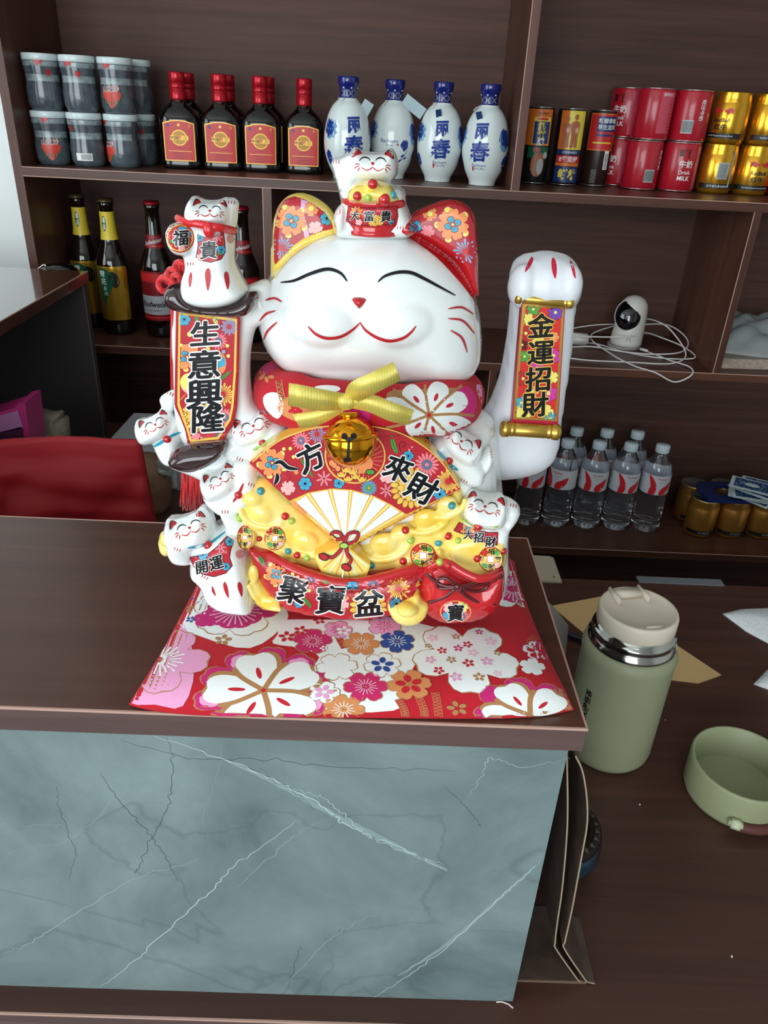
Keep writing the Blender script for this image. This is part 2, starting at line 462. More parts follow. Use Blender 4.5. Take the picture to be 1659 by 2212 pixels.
window('window_1', [(-1.95, .45, yf, yf+.05, .75, .81), (-1.95, .45, yf, yf+.05, 2.49, 2.55), (-1.95, -1.89, yf, yf+.05, .81, 2.49), (.39, .45, yf, yf+.05, .81, 2.49), (-.78, -.72, yf, yf+.05, .81, 2.49)], (-1.89, .39, yf+.02, yf+.025, .81, 2.49))
xf = X0-.03
window('window_2', [(xf, xf+.05, -1.45, .35, .7, .76), (xf, xf+.05, -1.45, .35, 2.44, 2.5), (xf, xf+.05, -1.45, -1.39, .76, 2.44), (xf, xf+.05, .29, .35, .76, 2.44), (xf, xf+.05, -.58, -.52, .76, 2.44)], (xf+.02, xf+.025, -1.39, .29, .76, 2.44))

# ------------------------------------------------------------------ wall shelving behind the desk
shelf = empty('shelf_unit', (0, YS, 0), label='tall dark walnut open shelving holding bottles and cans behind the counter', cat='shelving', absolute=True)
T = .0152
def board(name, x0, x1, z0, z1, y0=YS, y1=YB, mat=None, bands=()):
    q = MB(); q.box(x0, x1, y0, y1, z0, z1)
    o = q.build(name, mat, shelf, smooth=False)
    e = MB()
    for b in bands: e.box(*b)
    if bands: e.build('edge_band', m_edge, o, smooth=False)
    return o
def hband(x0, x1, z): return (x0, x1, YS-.0006, YS+.0008, z-.0009, z+.0003)
def vband(x, z0, z1): return (x-.0004, x+.0009, YS-.0006, YS+.0008, z0, z1)
XL, XR = -.6378, 1.45
board('side_panel', XL, -.6223, 0, 2.45, mat=m_shelf_v, y1=YB)
board('side_panel', XR, XR+T, 0, 2.45, mat=m_shelf_v)
for z, th, b in ((Z1, T, 1), (Z2, T, 1), (Z3, .0165, 1), (.08, T, 0), (1.66, T, 0), (2.435, T, 0)):
    bands = [hband(-.6223, XR, z)] if b else []
    if z == Z1: bands.append(hband(-.6223, .0, z-th+.0008))
    board('shelf_board', -.6223, XR, z-th, z, mat=m_shelf, bands=bands)
board('divider', .2175, .2321, Z1, 1.645, mat=m_shelf_v, bands=[vband(.2175, Z1, 1.645)])
board('divider', -.2118, -.1964, Z2, Z1-T, mat=m_shelf_v, bands=[vband(-.2118, Z2, Z1-T)])
board('divider', .6475, .6613, Z2, Z1-T, mat=m_shelf_v, bands=[vband(.6475, Z2, Z1-T)])
board('divider', .218, .2325, Z3, Z2-T, mat=m_shelf_v, bands=[vband(.218, Z3, Z2-T)])
q = MB(); q.box(XL, XR+T, YB, YB+.012, 0, 2.45); q.build('back_panel', m_back, shelf, smooth=False)

# ------------------------------------------------------------------ desk, counter and its left wing
desk = empty('reception_desk', (0, .6, 0), label='long low dark brown reception desk top running under the marble fronted counter', cat='desk', absolute=True)
q = MB(); q.box(-1.9, 1.3, .3045, .902, DESK-.025, DESK); q.box(-1.9, -.22, .902, 1.40, DESK-.025, DESK)
q.build('desk_top', m_desk, desk, smooth=False)
q = MB(); q.box(-1.9, 1.3, .3035, .3049, DESK-.0016, DESK+.0002); q.build('edge_band', m_edge, desk, smooth=False)
q = MB(); q.box(-1.9, 1.3, .3038, .3046, DESK-.025, DESK-.0017); q.build('front_edge', m_front, desk, smooth=False)
q = MB(); q.box(-1.88, 1.28, .33, .345, 0, DESK-.025); q.build('front_panel', m_shelf, desk, smooth=False)
q = MB(); q.box(1.265, 1.28, .345, .89, 0, DESK-.025); q.build('side_panel', m_shelf_v, desk, smooth=False)
q = MB(); q.box(-1.88, -1.865, .345, 1.39, 0, DESK-.025); q.build('side_panel', m_shelf_v, desk, smooth=False)
q = MB(); q.box(-.25, -.235, .9, 1.39, 0, DESK-.025); q.build('side_panel', m_shelf_v, desk, smooth=False)

cnt = empty('raised_counter', (-.6, .43, DESK), label='raised counter with dark wooden top and grey veined marble front', cat='counter', absolute=True)
YF, YK = .3222, .5354
q = MB(); q.box(-1.5, .1282, YF, YK, CT-.0172, CT); ct = q.build('counter_top', m_top, cnt, smooth=False)
q = MB(); q.box(-1.5, .1282, YF-.0007, YF+.001, CT-.0172, CT-.0012); q.build('front_edge', m_front, ct, smooth=False)
q = MB(); q.box(-1.5, .1288, YF-.0010, YF+.0002, CT-.0013, CT+.0003); q.box(.1276, .1288, YF, YK, CT-.0013, CT+.0003); q.box(-1.5, .1288, YK-.0006, YK+.0006, CT-.001, CT+.0003)
q.build('edge_band', m_edge, ct, smooth=False)
q = MB(); q.box(-1.5, .1206, YF+.0005, YF+.0105, DESK+.0003, CT-.0173); mb_ = q.build('marble_slab', m_marble, cnt, smooth=False)
q = MB(); q.box(-1.5, .1160, YF+.0108, YK-.01, DESK+.0003, CT-.0175); q.build('counter_body', m_dark, cnt, smooth=False)
# veins of the slab: natural colour lines in the stone, laid on its face
m_vw = pbr('white_vein', (176, 196, 196), .3); m_vd = pbr('dark_vein', (62, 76, 80), .3); m_vs = pbr('soft_vein', (138, 158, 160), .3)
dv = Dec(lambda x, y, o: Vector((x, YF+.0005-o, y)), step=.01, base=.00008, lay=.00002)
def vein(pts, w, mat, lay=1, jag=.0007, taper=True):
    W_ = [P3(u, v, YF) for u, v in pts]; b = bez([(p.x, p.z) for p in W_], 10)
    b = [(x+random.gauss(0, jag), z+random.gauss(0, jag)) for x, z in b]
    dv.stroke(b, w, mat, lay, taper, n=2)
vein([(330, 1590), (480, 1640), (600, 1690), (700, 1745), (760, 1790), (860, 1830), (970, 1885)], 0.00087, m_vw)
vein([(480, 1640), (600, 1695), (700, 1750), (800, 1800), (900, 1850), (965, 1880)], .0042, pbr('vein_haze', (132, 150, 150), .3), 0, .0003)
vein([(860, 2110), (960, 2045), (1060, 1958), (1165, 1866)], .0030, pbr('vein_haze', (132, 150, 150), .3), 0, .0003)
vein([(600, 1700), (690, 1722), (740, 1760), (800, 1810), (900, 1850), (965, 1870)], 0.00050, m_vw)
vein([(1168, 1862), (1120, 1905), (1060, 1960), (960, 2050), (880, 2110), (800, 2160)], 0.00068, m_vw)
vein([(220, 2132), (280, 2085), (350, 2020), (450, 1930), (510, 1870), (640, 1775)], 0.00068, m_vw)
vein([(510, 1920), (620, 1820), (700, 1770)], 0.00056, m_vs)
vein([(0, 2062), (60, 2040), (140, 1990), (290, 1900), (430, 1860)], 0.00093, m_vs)
vein([(590, 2160), (680, 2060), (760, 2000), (850, 1960)], 0.00056, m_vs)
vein([(360, 1596), (372, 1660), (362, 1740), (335, 1800), (300, 1870), (290, 1890)], 0.00037, m_vd)
vein([(215, 1670), (260, 1735), (320, 1800), (360, 1860), (385, 1905)], 0.00037, m_vd)
vein([(260, 1600), (420, 1640), (560, 1640), (760, 1660), (990, 1665)], 0.00031, m_vd)
vein([(490, 1640), (620, 1700), (680, 1750)], 0.00031, m_vd)
vein([(120, 1700), (130, 1760), (160, 1840), (150, 1900)], 0.00025, m_vd)
vein([(480, 1600), (470, 1680), (440, 1760), (450, 1840)], 0.00025, m_vs)
vein([(960, 1700), (1020, 1760), (1040, 1790)], 0.00025, m_vd)
vein([(0, 1790), (110, 1783), (210, 1800)], 0.00037, m_vs)
vein([(0, 1850), (60, 1830), (150, 1815), (260, 1720), (330, 1690)], 0.00043, m_vs)
vein([(1228, 1640), (1130, 1660), (1060, 1640), (1040, 1680), (1010, 1720)], 0.00031, m_vw)
vein([(610, 2160), (640, 2080), (650, 2040)], 0.00025, m_vd)
dv.build('vein', mb_)

wing = empty('side_counter', (-1.0, 1.2, DESK), label='raised side counter with grey brown top at the left edge, before the shelving', cat='counter', absolute=True)
WZ = CAMZ-.284
q = MB(); q.box(-1.5, -.506, .60, 1.345, WZ-.018, WZ); t_ = q.build('counter_top', wood('side_counter_laminate', (76, 46, 35), (98, 62, 49), 0, .2, coat=1.0, bump=.01), wing, smooth=False)
q = MB(); q.box(-.5066, -.5052, .60, 1.345, WZ-.0012, WZ+.0004); q.build('edge_band', m_edge, t_, smooth=False)
q = MB(); q.box(-1.5, -.508, 1.322, 1.338, DESK+.0003, WZ-.0182); p_ = q.build('end_panel', m_dark, wing, smooth=False)
q = MB(); q.box(-.5088, -.5076, 1.3210, 1.3225, DESK+.0003, WZ-.0182); q.build('edge_band', pbr('grey_edge', (112, 104, 102), .4), p_, smooth=False)
q = MB(); q.lathe([(.0001, 0), (.004, 0), (.004, .0006), (.0022, .0008), (.0021, .0002), (.0001, .0002)], 16, M=Matrix.Translation((-.543, 1.3218, DESK+.028)) @ Matrix.Rotation(PI/2, 4, 'X')); q.build('screw_hole', pbr('worn_brass', (92, 80, 62), .5, metal=.5), p_)
q = MB(); q.box(-.86, -.844, .62, 1.32, DESK+.0003, WZ-.0182); q.build('inner_panel', m_dark, wing, smooth=False)

# ------------------------------------------------------------------ cushion under the statue
m_red = weave('red_cotton', (190, 16, 34), sheen=.04)
def fab(name, c): return weave('cotton_'+name, c, sheen=.04)
f_white, f_pink, f_mag, f_gold = fab('white', (238, 242, 240)), fab('pink', (232, 160, 200)), fab('magenta', (200, 30, 112)), fab('gold', (176, 126, 78))
f_orange, f_blue, f_hot, f_red2, f_lpink = fab('orange', (214, 138, 82)), fab('blue', (36, 70, 150)), fab('deep_pink', (204, 34, 98)), fab('crimson', (196, 22, 40)), fab('light_pink', (240, 196, 214))
CF = [Vector((-.1330, .3262)), Vector((.1236, .3362)), Vector((.112, .496)), Vector((-.122, .480))]
CH = .0195
def cush_xy(s, t):
    a = CF[0].lerp(CF[1], (s+1)/2); b = CF[3].lerp(CF[2], (s+1)/2); p = a.lerp(b, (t+1)/2)
    kx = .004*(1-abs(t)**3)*(abs(s)**3)*(1 if s > 0 else -1); ky = .007*(1-abs(s)**4)*(abs(t)**3) if t > 0 else -.0085*(1-abs(s)**6)*(abs(t)**3)
    # the corners are pulled out to points
    return Vector((p.x-kx*1.2, p.y+(ky if t < 0 else -ky)))
def cush_h(s, t):
    e = max(0, 1-abs(s)**9)**.5*max(0, 1-abs(t)**9)**.5
    return CH*e*(.94+.06*math.sin(5*s+1)*math.cos(4*t))
N = 110; vs = []; fs = []
for j in range(N+1):
    for i in range(N+1):
        s_, t_2 = math.sin(PI/2*(i/N*2-1)), math.sin(PI/2*(j/N*2-1)); p = cush_xy(s_, t_2)
        vs.append((p.x, p.y, CT+.0012+cush_h(s_, t_2)))
nn = len(vs)
for j in range(N+1):
    for i in range(N+1):
        s_, t_2 = math.sin(PI/2*(i/N*2-1)), math.sin(PI/2*(j/N*2-1)); p = cush_xy(s_, t_2)
        vs.append((p.x, p.y, CT+.0006))
for j in range(N):
    for i in range(N):
        a = j*(N+1)+i; fs.append((a, a+1, a+N+2, a+N+1)); fs.append((nn+a, nn+a+N+1, nn+a+N+2, nn+a+1))
bd = [(i, i+1) for i in range(N)]+[(N*(N+1)+i+1, N*(N+1)+i) for i in range(N)]+[((i+1)*(N+1), i*(N+1)) for i in range(N)]+[(i*(N+1)+N, (i+1)*(N+1)+N) for i in range(N)]
fs += [(b, a, nn+a, nn+b) for a, b in bd]
q = MB(); q.add(vs, fs)
cushion = tag(q.build('cushion', m_red), 'red cotton cushion with big pink and white blossoms under the lucky cat statue', 'cushion')
cb = BVHTree.FromPolygons([Vector(v) for v in vs], fs)
def on_cushion(x, y, o):
    d = (Vector((x, y, CT+.017))-CAM).normalized(); h = cb.ray_cast(CAM, d, 2.0)
    if h[0] is None: return None
    return h[0]-d*o
cu = Dec(on_cushion, step=.0032, base=.00022, lay=.00004)
KX = .000268
def C(u, v, lift=.017): p = PZ(u, v, CT+lift); return p.x, p.y
def blossom(u, v, rpx, n, rot, fill, edge=None, lay=2, inner=.6, notch=.12, lift=.017, sharp=.6):
    x, y = C(u, v, lift); r = rpx*KX
    if edge: cu.poly(petals(n, x, y, r*1.0+.0006, rot, inner+.02, notch*.8, sharp), edge, lay)
    cu.poly(petals(n, x, y, r, rot, inner, notch, sharp), fill, lay+1)
    return x, y, r
def rays(x, y, r0, r1, n, w, mat, lay, a0=0, a1=2*PI):
    for i in range(n):
        a = a0+(a1-a0)*(i+.5)/n; k = r1*(1 if i % 2 else .86)
        cu.stroke([(x+r0*math.cos(a), y+r0*math.sin(a)), (x+k*math.cos(a), y+k*math.sin(a))], w, mat, lay, taper=False, n=2)
        cu.ell(x+k*math.cos(a), y+k*math.sin(a), w*.75, w*.75, mat, lay, n=6)
def seedflower(u, v, rpx, mat, rot=0, n=5, lay=6, fat=.36, lift=.017):
    x, y = C(u, v, lift); r = rpx*KX
    for i in range(n):
        a = rot+2*PI*i/n; cu.ell(x+r*.62*math.cos(a), y+r*.62*math.sin(a), r*.40, r*fat*.8, mat, lay, rot=a, n=9)
cu.poly([C(*p) for p in [(345, 1345), (395, 1345), (420, 1440), (395, 1525), (335, 1522), (284, 1519), (292, 1480)]], f_pink, 1, smooth=3)
# white cloud areas
cu.poly([C(*p) for p in [(395, 1235), (440, 1215), (520, 1250), (600, 1300), (620, 1340), (540, 1400), (420, 1370), (395, 1355), (375, 1330), (385, 1280)]], f_white, 0, smooth=4)
cu.poly([C(*p) for p in [(604, 1345), (640, 1338), (900, 1345), (960, 1380), (905, 1420), (870, 1500), (850, 1535), (690, 1530), (660, 1460), (690, 1420), (650, 1400), (590, 1390), (600, 1370)]], f_white, 0, smooth=3)
# big white blossom with seeds, right of centre
x, y, r = blossom(1005, 1418, 126, 5, .95, f_white, f_gold, 1, inner=.56, notch=.09, sharp=.75)
rs = random.Random(4)
for u, v, m_, k in [(935, 1378, f_lpink, 14), (985, 1375, f_gold, 11), (1010, 1392, f_red2, 12), (955, 1405, f_red2, 12), (1060, 1385, f_lpink, 16), (1022, 1410, f_lpink, 14), (990, 1400, f_hot, 12), (930, 1425, f_pink, 13), (948, 1448, f_red2, 13), (1012, 1432, f_red2, 14), (1052, 1428, f_pink, 15), (975, 1425, f_gold, 12), (985, 1462, f_pink, 15), (1035, 1462, f_gold, 14), (1075, 1455, f_lpink, 11), (1035, 1365, f_hot, 10), (925, 1395, f_gold, 9), (1075, 1410, f_gold, 10)]:
    seedflower(u, v, k, m_, rs.random()*3)
# large pink blossom at the left
x, y, r = blossom(345, 1425, 112, 5, .0, f_pink, f_gold, 2, inner=.56, notch=.09, sharp=.75)
rays(x, y, r*.08, r*.46, 22, .0010, f_white, 6)
cu.ell(x, y, .0010, .0010, f_gold, 7)
# big white petalled blossom in front with magenta outer petals
x, y = C(569, 1491); R1 = 124*KX
cu.poly(petals(10, x, y, R1*1.19, .3, .72, .05), f_gold, 2); cu.poly(petals(10, x, y, R1*1.16, .3, .72, .05), f_mag, 3)
for i in range(10):
    a = .3+2*PI*i/10; cu.poly(petals(3, x+R1*.86*math.cos(a), y+R1*.86*math.sin(a), R1*.20, a, .8, .05), f_pink if i % 2 else f_hot, 4)
def petal(cx, cy, a, r0, r1, w, mat, lay, notch=.07, bend=0):
    out = []
    for i in range(25):
        t = i/24*2-1; th = t*PI
        rr = (r0+r1)/2+(r1-r0)/2*math.cos(th); ww = w*math.sin(abs(th))**.75*(.45+.55*(rr-r0)/(r1-r0))*(1 if th > 0 else -1)
        if abs(th) < .3: rr -= notch*r1*(1-abs(th)/.3)
        out.append((cx+rr*math.cos(a)-ww*math.sin(a), cy+rr*math.sin(a)+ww*math.cos(a)))
    return out[:-1]
for i in range(5):
    a = PI/2+.32+2*PI*i/5
    cu.poly(petal(x, y, a-.10, .0008, R1*1.04, R1*.49, f_gold, 4), f_gold, 6); cu.poly(petal(x, y, a, .0012, R1*1.01, R1*.455, f_white, 5), f_white, 8)
    cu.ell(x+R1*.45*math.cos(a), y+R1*.45*math.sin(a), R1*.15, R1*.045, f_red2, 10, rot=a)
for i in range(5):
    a = PI/2+.32+2*PI*(i+.5)/5; cu.stroke([(x, y), (x+R1*.5*math.cos(a), y+R1*.5*math.sin(a)), (x+R1*.80*math.cos(a-.10), y+R1*.80*math.sin(a-.10))], .0032, f_gold, 10, False)
cu.ell(x, y, .0022, .0022, f_gold, 11); cu.ell(x, y, .0015, .0015, f_red2, 12)
# the same blossom at the right front corner
x, y = C(1145, 1545); R1 = 100*KX
cu.poly(petals(8, x, y, R1*1.20, .1, .72, .05), f_gold, 2); cu.poly(petals(8, x, y, R1*1.17, .1, .72, .05), f_mag, 3)
for i in range(5):
    a = PI/2+.45+2*PI*i/5
    cu.poly(petal(x, y, a-.1, .0008, R1*1.04, R1*.49, f_gold, 4), f_gold, 6); cu.poly(petal(x, y, a, .0012, R1, R1*.455, f_white, 5), f_white, 8)
    cu.ell(x+R1*.45*math.cos(a), y+R1*.45*math.sin(a), R1*.15, R1*.045, f_red2, 10, rot=a)
for i in range(5):
    a = PI/2+.45+2*PI*(i+.5)/5; cu.stroke([(x, y), (x+R1*.5*math.cos(a), y+R1*.5*math.sin(a)), (x+R1*.80*math.cos(a-.10), y+R1*.80*math.sin(a-.10))], .0030, f_gold, 10, False)
# small blossoms in the middle band
for (u, v, k, n, ro, fill, edge, ry, rc) in [
    (675, 1385, 46, 5, .3, f_hot, f_gold, f_lpink, 16), (780, 1390, 42, 6, .0, f_orange, f_gold, f_white, 14), (858, 1385, 42, 6, .4, f_blue, f_gold, f_white, 12),
    (728, 1440, 46, 6, .2, f_white, f_gold, None, 0), (790, 1483, 48, 6, .1, f_hot, f_gold, f_lpink, 16), (826, 1436, 42, 6, .3, f_white, f_gold, None, 0),
    (884, 1478, 48, 6, .2, f_orange, f_gold, None, 0), (742, 1532, 44, 7, .0, f_orange, f_gold, f_white, 14), (700, 1495, 34, 5, .0, f_white, f_gold, None, 0), (830, 1352, 40, 5, .0, f_pink, f_gold, f_hot, 10), (1160, 1405, 34, 5, .4, f_white, f_mag, None, 0), (1150, 1440, 30, 5, .1, f_white, None, None, 0), (730, 1360, 34, 5, 0, f_pink, f_gold, f_hot, 10)]:
    x, y, r = blossom(u, v, k, n, ro, fill, edge, 5, inner=.66, notch=.08)
    if ry: rays(x, y, r*.18, r*.52, rc, .0005, ry, 9); cu.ell(x, y, .0007, .0007, f_gold, 10)
seedflower(826, 1436, 26, f_blue, .3, lay=10); seedflower(884, 1478, 30, f_red2, .5, lay=10, n=5); seedflower(700, 1495, 22, f_pink, .1, lay=10); seedflower(1160, 1408, 24, f_red2, .2, lay=10); seedflower(742, 1362, 18, f_white, .2, lay=10)
x, y = C(884, 1478); cu.ell(x, y, .0012, .0012, f_gold, 12)
seedflower(620, 1375, 20, f_red2, .5); seedflower(650, 1362, 18, f_red2, .1); seedflower(690, 1340, 15, f_red2, .6)
for u, v, m_, k in [(395, 1268, f_white, 20), (410, 1272, f_red2, 22), (402, 1290, f_blue, 20), (400, 1315, f_gold, 20), (425, 1250, f_blue, 18), (412, 1338, f_blue, 12), (440, 1300, f_white, 14), (482, 1382, f_gold, 20), (988, 1530, f_gold, 22), (700, 1400, f_white, 10)]:
    seedflower(u, v, k, m_, rs.random()*3, lay=7)
# magenta peony half hidden by the statue, left rear and right rear
for u, v, k in ((510, 1318, 66), (1108, 1272, 56)):
    x, y = C(u, v); r = k*KX*1.1
    cu.poly(petals(5, x, y, r*1.5, .3, .7, .08), f_gold, 2); cu.poly(petals(5, x, y, r*1.45, .3, .7, .08), f_white, 3)
    for i in (0, 3): cu.poly(petals(5, x+r*1.0*math.cos(i*1.2+.1), y+r*1.0*math.sin(i*1.2+.1), r*.45, i, .8, .05), f_mag, 4)
    cu.poly(petals(11, x, y, r, 0, .93, 0), f_mag, 5); rays(x, y, r*.25, r*.85, 24, .0009, f_lpink, 7)
cu.poly(petals(5, *C(1105, 1225), .024, .4, .7, .06), f_pink, 3)
# braided gold ribbons
for pts in ([(905, 1505), (915, 1530), (918, 1548)], [(860, 1510), (872, 1530), (876, 1548)], [(720, 1345), (728, 1370), (745, 1400)], [(1140, 1400), (1150, 1380), (1170, 1370)], [(940, 1495), (945, 1520), (948, 1548)], [(378, 1350), (388, 1335)]):
    P = [C(*p) for p in pts]; cu.stroke(P, .0046, f_gold, 3, False); cu.stroke(P, .0038, f_red2, 4, False)
    B = bez(P, 8)
    for i in range(len(B)-1):
        s_ = .0017 if i % 2 else -.0017; cu.stroke([(B[i][0]-s_, B[i][1]), (B[i+1][0]+s_, B[i+1][1])], .0005, f_gold, 6, False, n=1)
cu.build('printed_pattern', cushion)
# ------------------------------------------------------------------ the lucky cat statue
g_white = pbr('glazed_white_ceramic', (240, 244, 242), .12, coat=.6)
g_arm = pbr('white_plastic', (226, 229, 234), .35, sss=.2)
g_yel = mottled('yellow_glaze', (246, 214, 92), (250, 226, 130), 60, .12, coat=.6)
g_ingot = mottled('golden_yellow_glaze', (248, 210, 74), (252, 234, 142), 70, .12, coat=.6)
g_red = pbr('red_glaze', (196, 34, 40), .12, coat=.6)
g_brown = pbr('dark_brown_glaze', (52, 30, 32), .10, coat=.7)
g_gold = pbr('gold_paint', (206, 166, 78), .28, metal=.85)
d_ink = pbr('black_paint', (18, 18, 22), .25); d_line = pbr('red_paint', (190, 40, 48), .25); d_halo = pbr('white_print', (240, 240, 236), .25)
d_red = pbr('red_print', (186, 44, 54), .2); d_gold = pbr('gold_print', (240, 200, 92), .25); d_pink = pbr('salmon_print', (238, 134, 144), .25)
d_org = pbr('orange_print', (238, 148, 92), .25); d_blue = pbr('sky_blue_print', (72, 168, 204), .25); d_ltb = pbr('pale_blue_print', (130, 176, 216), .25)
d_yel = pbr('yellow_print', (238, 226, 120), .25); d_grn = pbr('green_print', (84, 160, 70), .25); d_drk = pbr('maroon_print', (92, 22, 34), .25)
d_grey = pbr('slate_print', (104, 112, 140), .25); d_lpk = pbr('blush_print', (246, 184, 180), .25); d_chr = pbr('chrysanthemum_print', (240, 186, 80), .25)
d_cyan = pbr('cyan_paint', (40, 158, 190), .25); d_lime = pbr('lime_paint', (170, 208, 96), .25); d_pad = pbr('pink_paint', (218, 150, 158), .25)
d_mag = pbr('magenta_print', (206, 60, 160), .25); d_flame = pbr('scarlet_print', (214, 50, 44), .25)

statue = empty('lucky_cat_statue', P3(760, 1300, .42), label='large white ceramic lucky cat statue with red fan, gold heap and small cats', cat='statue', absolute=True)
PARTS = []
def part(o): PARTS.append(o); return o

# --- main body: torso and broad foot, one fused glaze shell
b = MB()
inflate(b, [(545, 900), (700, 860), (900, 860), (1050, 890), (1075, 960), (1085, 1050), (1098, 1150), (1098, 1230), (1090, 1290), (1040, 1320), (900, 1330), (620, 1330), (500, 1300), (470, 1240), (480, 1100), (500, 980)], .440, .040, .040, 140, step=14)
# left column behind the vertical scroll with its bridge to the head
inflate(b, [(377, 650), (440, 640), (530, 618), (580, 605), (600, 680), (566, 700), (553, 712), (545, 745), (541, 790), (543, 830), (552, 870), (580, 900), (600, 1000), (560, 1060), (500, 1060), (470, 1010), (430, 990), (395, 950), (377, 880)], .418, .011, .016, 26, step=7, n=3)
inflate(b, [(366, 1000), (380, 955), (480, 950), (560, 980), (640, 1010), (600, 1080), (480, 1060), (430, 1030), (385, 1012)], .424, .014, .014, 40, step=8)
body = part(fuse('body', b, g_white, statue, .0013, 6, zmin=CT+.017))

# --- head
b = MB()
inflate(b, [(640, 522), (690, 500), (760, 490), (840, 490), (893, 505), (945, 535), (990, 575), (1018, 615), (1034, 665), (1041, 720), (1040, 765), (1028, 797), (1000, 816), (950, 826), (880, 831), (800, 832), (730, 827), (670, 815), (620, 795), (588, 765), (568, 730), (558, 690), (561, 650), (575, 610), (600, 565)], .436, .044, .046, 150, step=12)
def lobe(u, v, hw, hh, y, ry, rot=0):
    c = P3(u, v, y); s = (c-CAM).length/FPX; b.ell(c, hw*s, ry, hh*s, rot, 28, 16)
lobe(705, 688, 98, 66, .408, .0212); lobe(858, 690, 98, 66, .408, .0212)      # two muzzle lobes
lobe(640, 715, 70, 62, .424, .018); lobe(950, 722, 74, 62, .424, .018)
lobe(785, 790, 150, 36, .418, .020)
head = part(fuse('head', b, g_white, statue, .0012, 13))
b = MB(); inflate(b, [(759, 646), (767, 643), (775, 642), (783, 643), (791, 646), (789, 653), (783, 661), (777, 667), (771, 663), (764, 655)], .3925, .0042, .004, 12, step=2, n=2)
nose = part(fuse('nose', b, g_red, statue, .0005, 3)); 

# --- ears
earL = [(588, 612), (585, 545), (589, 485), (600, 447), (620, 424), (645, 416), (672, 421), (698, 436), (718, 456), (728, 480), (726, 504), (692, 520), (652, 545), (618, 580)]
earR = [(866, 500), (884, 470), (900, 455), (925, 444), (952, 434), (976, 431), (1000, 437), (1018, 453), (1028, 478), (1033, 520), (1034, 590), (1034, 640), (1010, 620), (985, 570), (950, 540), (905, 512)]
for nm, pl, m in (('ear', earL, g_yel), ('ear', earR, g_red)):
    b = MB(); inflate(b, pl, .436, .013, .012, 22, step=7)
    part(fuse(nm, b, m, statue, .0009, 5))
PARTS[-2]['label'] = 'yellow rimmed ear'; PARTS[-1]['label'] = 'red rimmed ear'

# --- waving arm at the right with its hanging scroll
b = MB()
inflate(b, [(1104, 640), (1120, 620), (1180, 610), (1238, 625), (1243, 660), (1238, 720), (1229, 800), (1217, 880), (1211, 935), (1205, 970), (1188, 998), (1155, 1018), (1110, 1029), (1070, 1032), (1030, 1030), (1010, 990), (1020, 920), (1046, 885), (1064, 850), (1079, 805), (1090, 750), (1098, 690)], .462, .021, .021, 60, step=9)
inflate(b, [(1100, 612), (1102, 585), (1113, 563), (1135, 549), (1165, 543), (1198, 543), (1226, 551), (1246, 570), (1256, 600), (1252, 632), (1240, 655), (1205, 668), (1160, 668), (1118, 655), (1104, 638)], .460, .026, .024, 62, step=8)
for u in (1128, 1178, 1226):
    c = P3(u, 618, .4445); b.ell(c, .0085, .0110, .0125)
arm = part(fuse('waving_arm', b, g_arm, statue, .0011, 12))
def rod(u0, v0, u1, v1, y, r, name, parent, knob=1.0):
    q = MB(); a, c = P3(u0, v0, y), P3(u1, v1, y); d = (c-a); L = d.length
    M = Matrix.Translation(a) @ d.to_track_quat('Z', 'Y').to_matrix().to_4x4()
    q.lathe([(.0001, -.0004), (r*.8, 0), (r*1.08, r*.3), (r*1.08, r*1.0), (r*.85, r*1.2), (r*.98, r*1.4), (r*.98, r*1.6), (r*.85, r*1.8), (r*.92, r*2.0), (r*.92, L-r*2.0), (r*.85, L-r*1.8), (r*.98, L-r*1.6), (r*.98, L-r*1.4), (r*.85, L-r*1.2), (r*1.08, L-r), (r*1.08, L-r*.3), (r*.8, L), (.0001, L+.0004)], 24, M=M)
    return part(q.build(name, g_gold, parent))
rod(1113, 643, 1238, 655, .4380, .0031, 'scroll_rod', arm); rod(1081, 926, 1210, 934, .4345, .0047, 'scroll_rod', arm)
q = MB(); ys = .4365
q.prism([P3(u, v, ys) for u, v in [(1127, 652), (1221, 661), (1205, 925), (1104, 920)]], (0, .006, 0))
scroll = part(q.build('hanging_scroll', pbr('scroll_side_red', (176, 30, 56), .3), arm, smooth=False))

# --- brown ends of the left scroll (a dark beam above, another below)
b = MB()
inflate(b, [(357, 642), (360, 622), (380, 612), (400, 616), (420, 640), (460, 655), (510, 645), (535, 632), (558, 632), (557, 655), (546, 672), (520, 683), (460, 679), (400, 673), (370, 662)], .402, .012, .016, 20, step=5, n=3)
part(fuse('scroll_beam', b, g_brown, statue, .0008, 4))
b = MB()
inflate(b, [(364, 992), (372, 976), (400, 962), (440, 957), (486, 955), (489, 968), (476, 988), (450, 1005), (415, 1016), (385, 1010), (370, 1003)], .398, .010, .014, 22, step=5, n=3)
part(fuse('scroll_beam', b, g_brown, statue, .0008, 4))
q = MB()
q.prism([P3(u, v, .4025) for u, v in [(379, 664), (519, 680), (516, 800), (512, 880), (505, 915), (478, 960), (405, 962), (399, 930), (389, 905), (376, 878)]], (0, .010, 0))
banner = part(q.build('vertical_scroll', pbr('banner_red', (178, 40, 48), .15, coat=.5), statue, smooth=False, bevel=.0008))

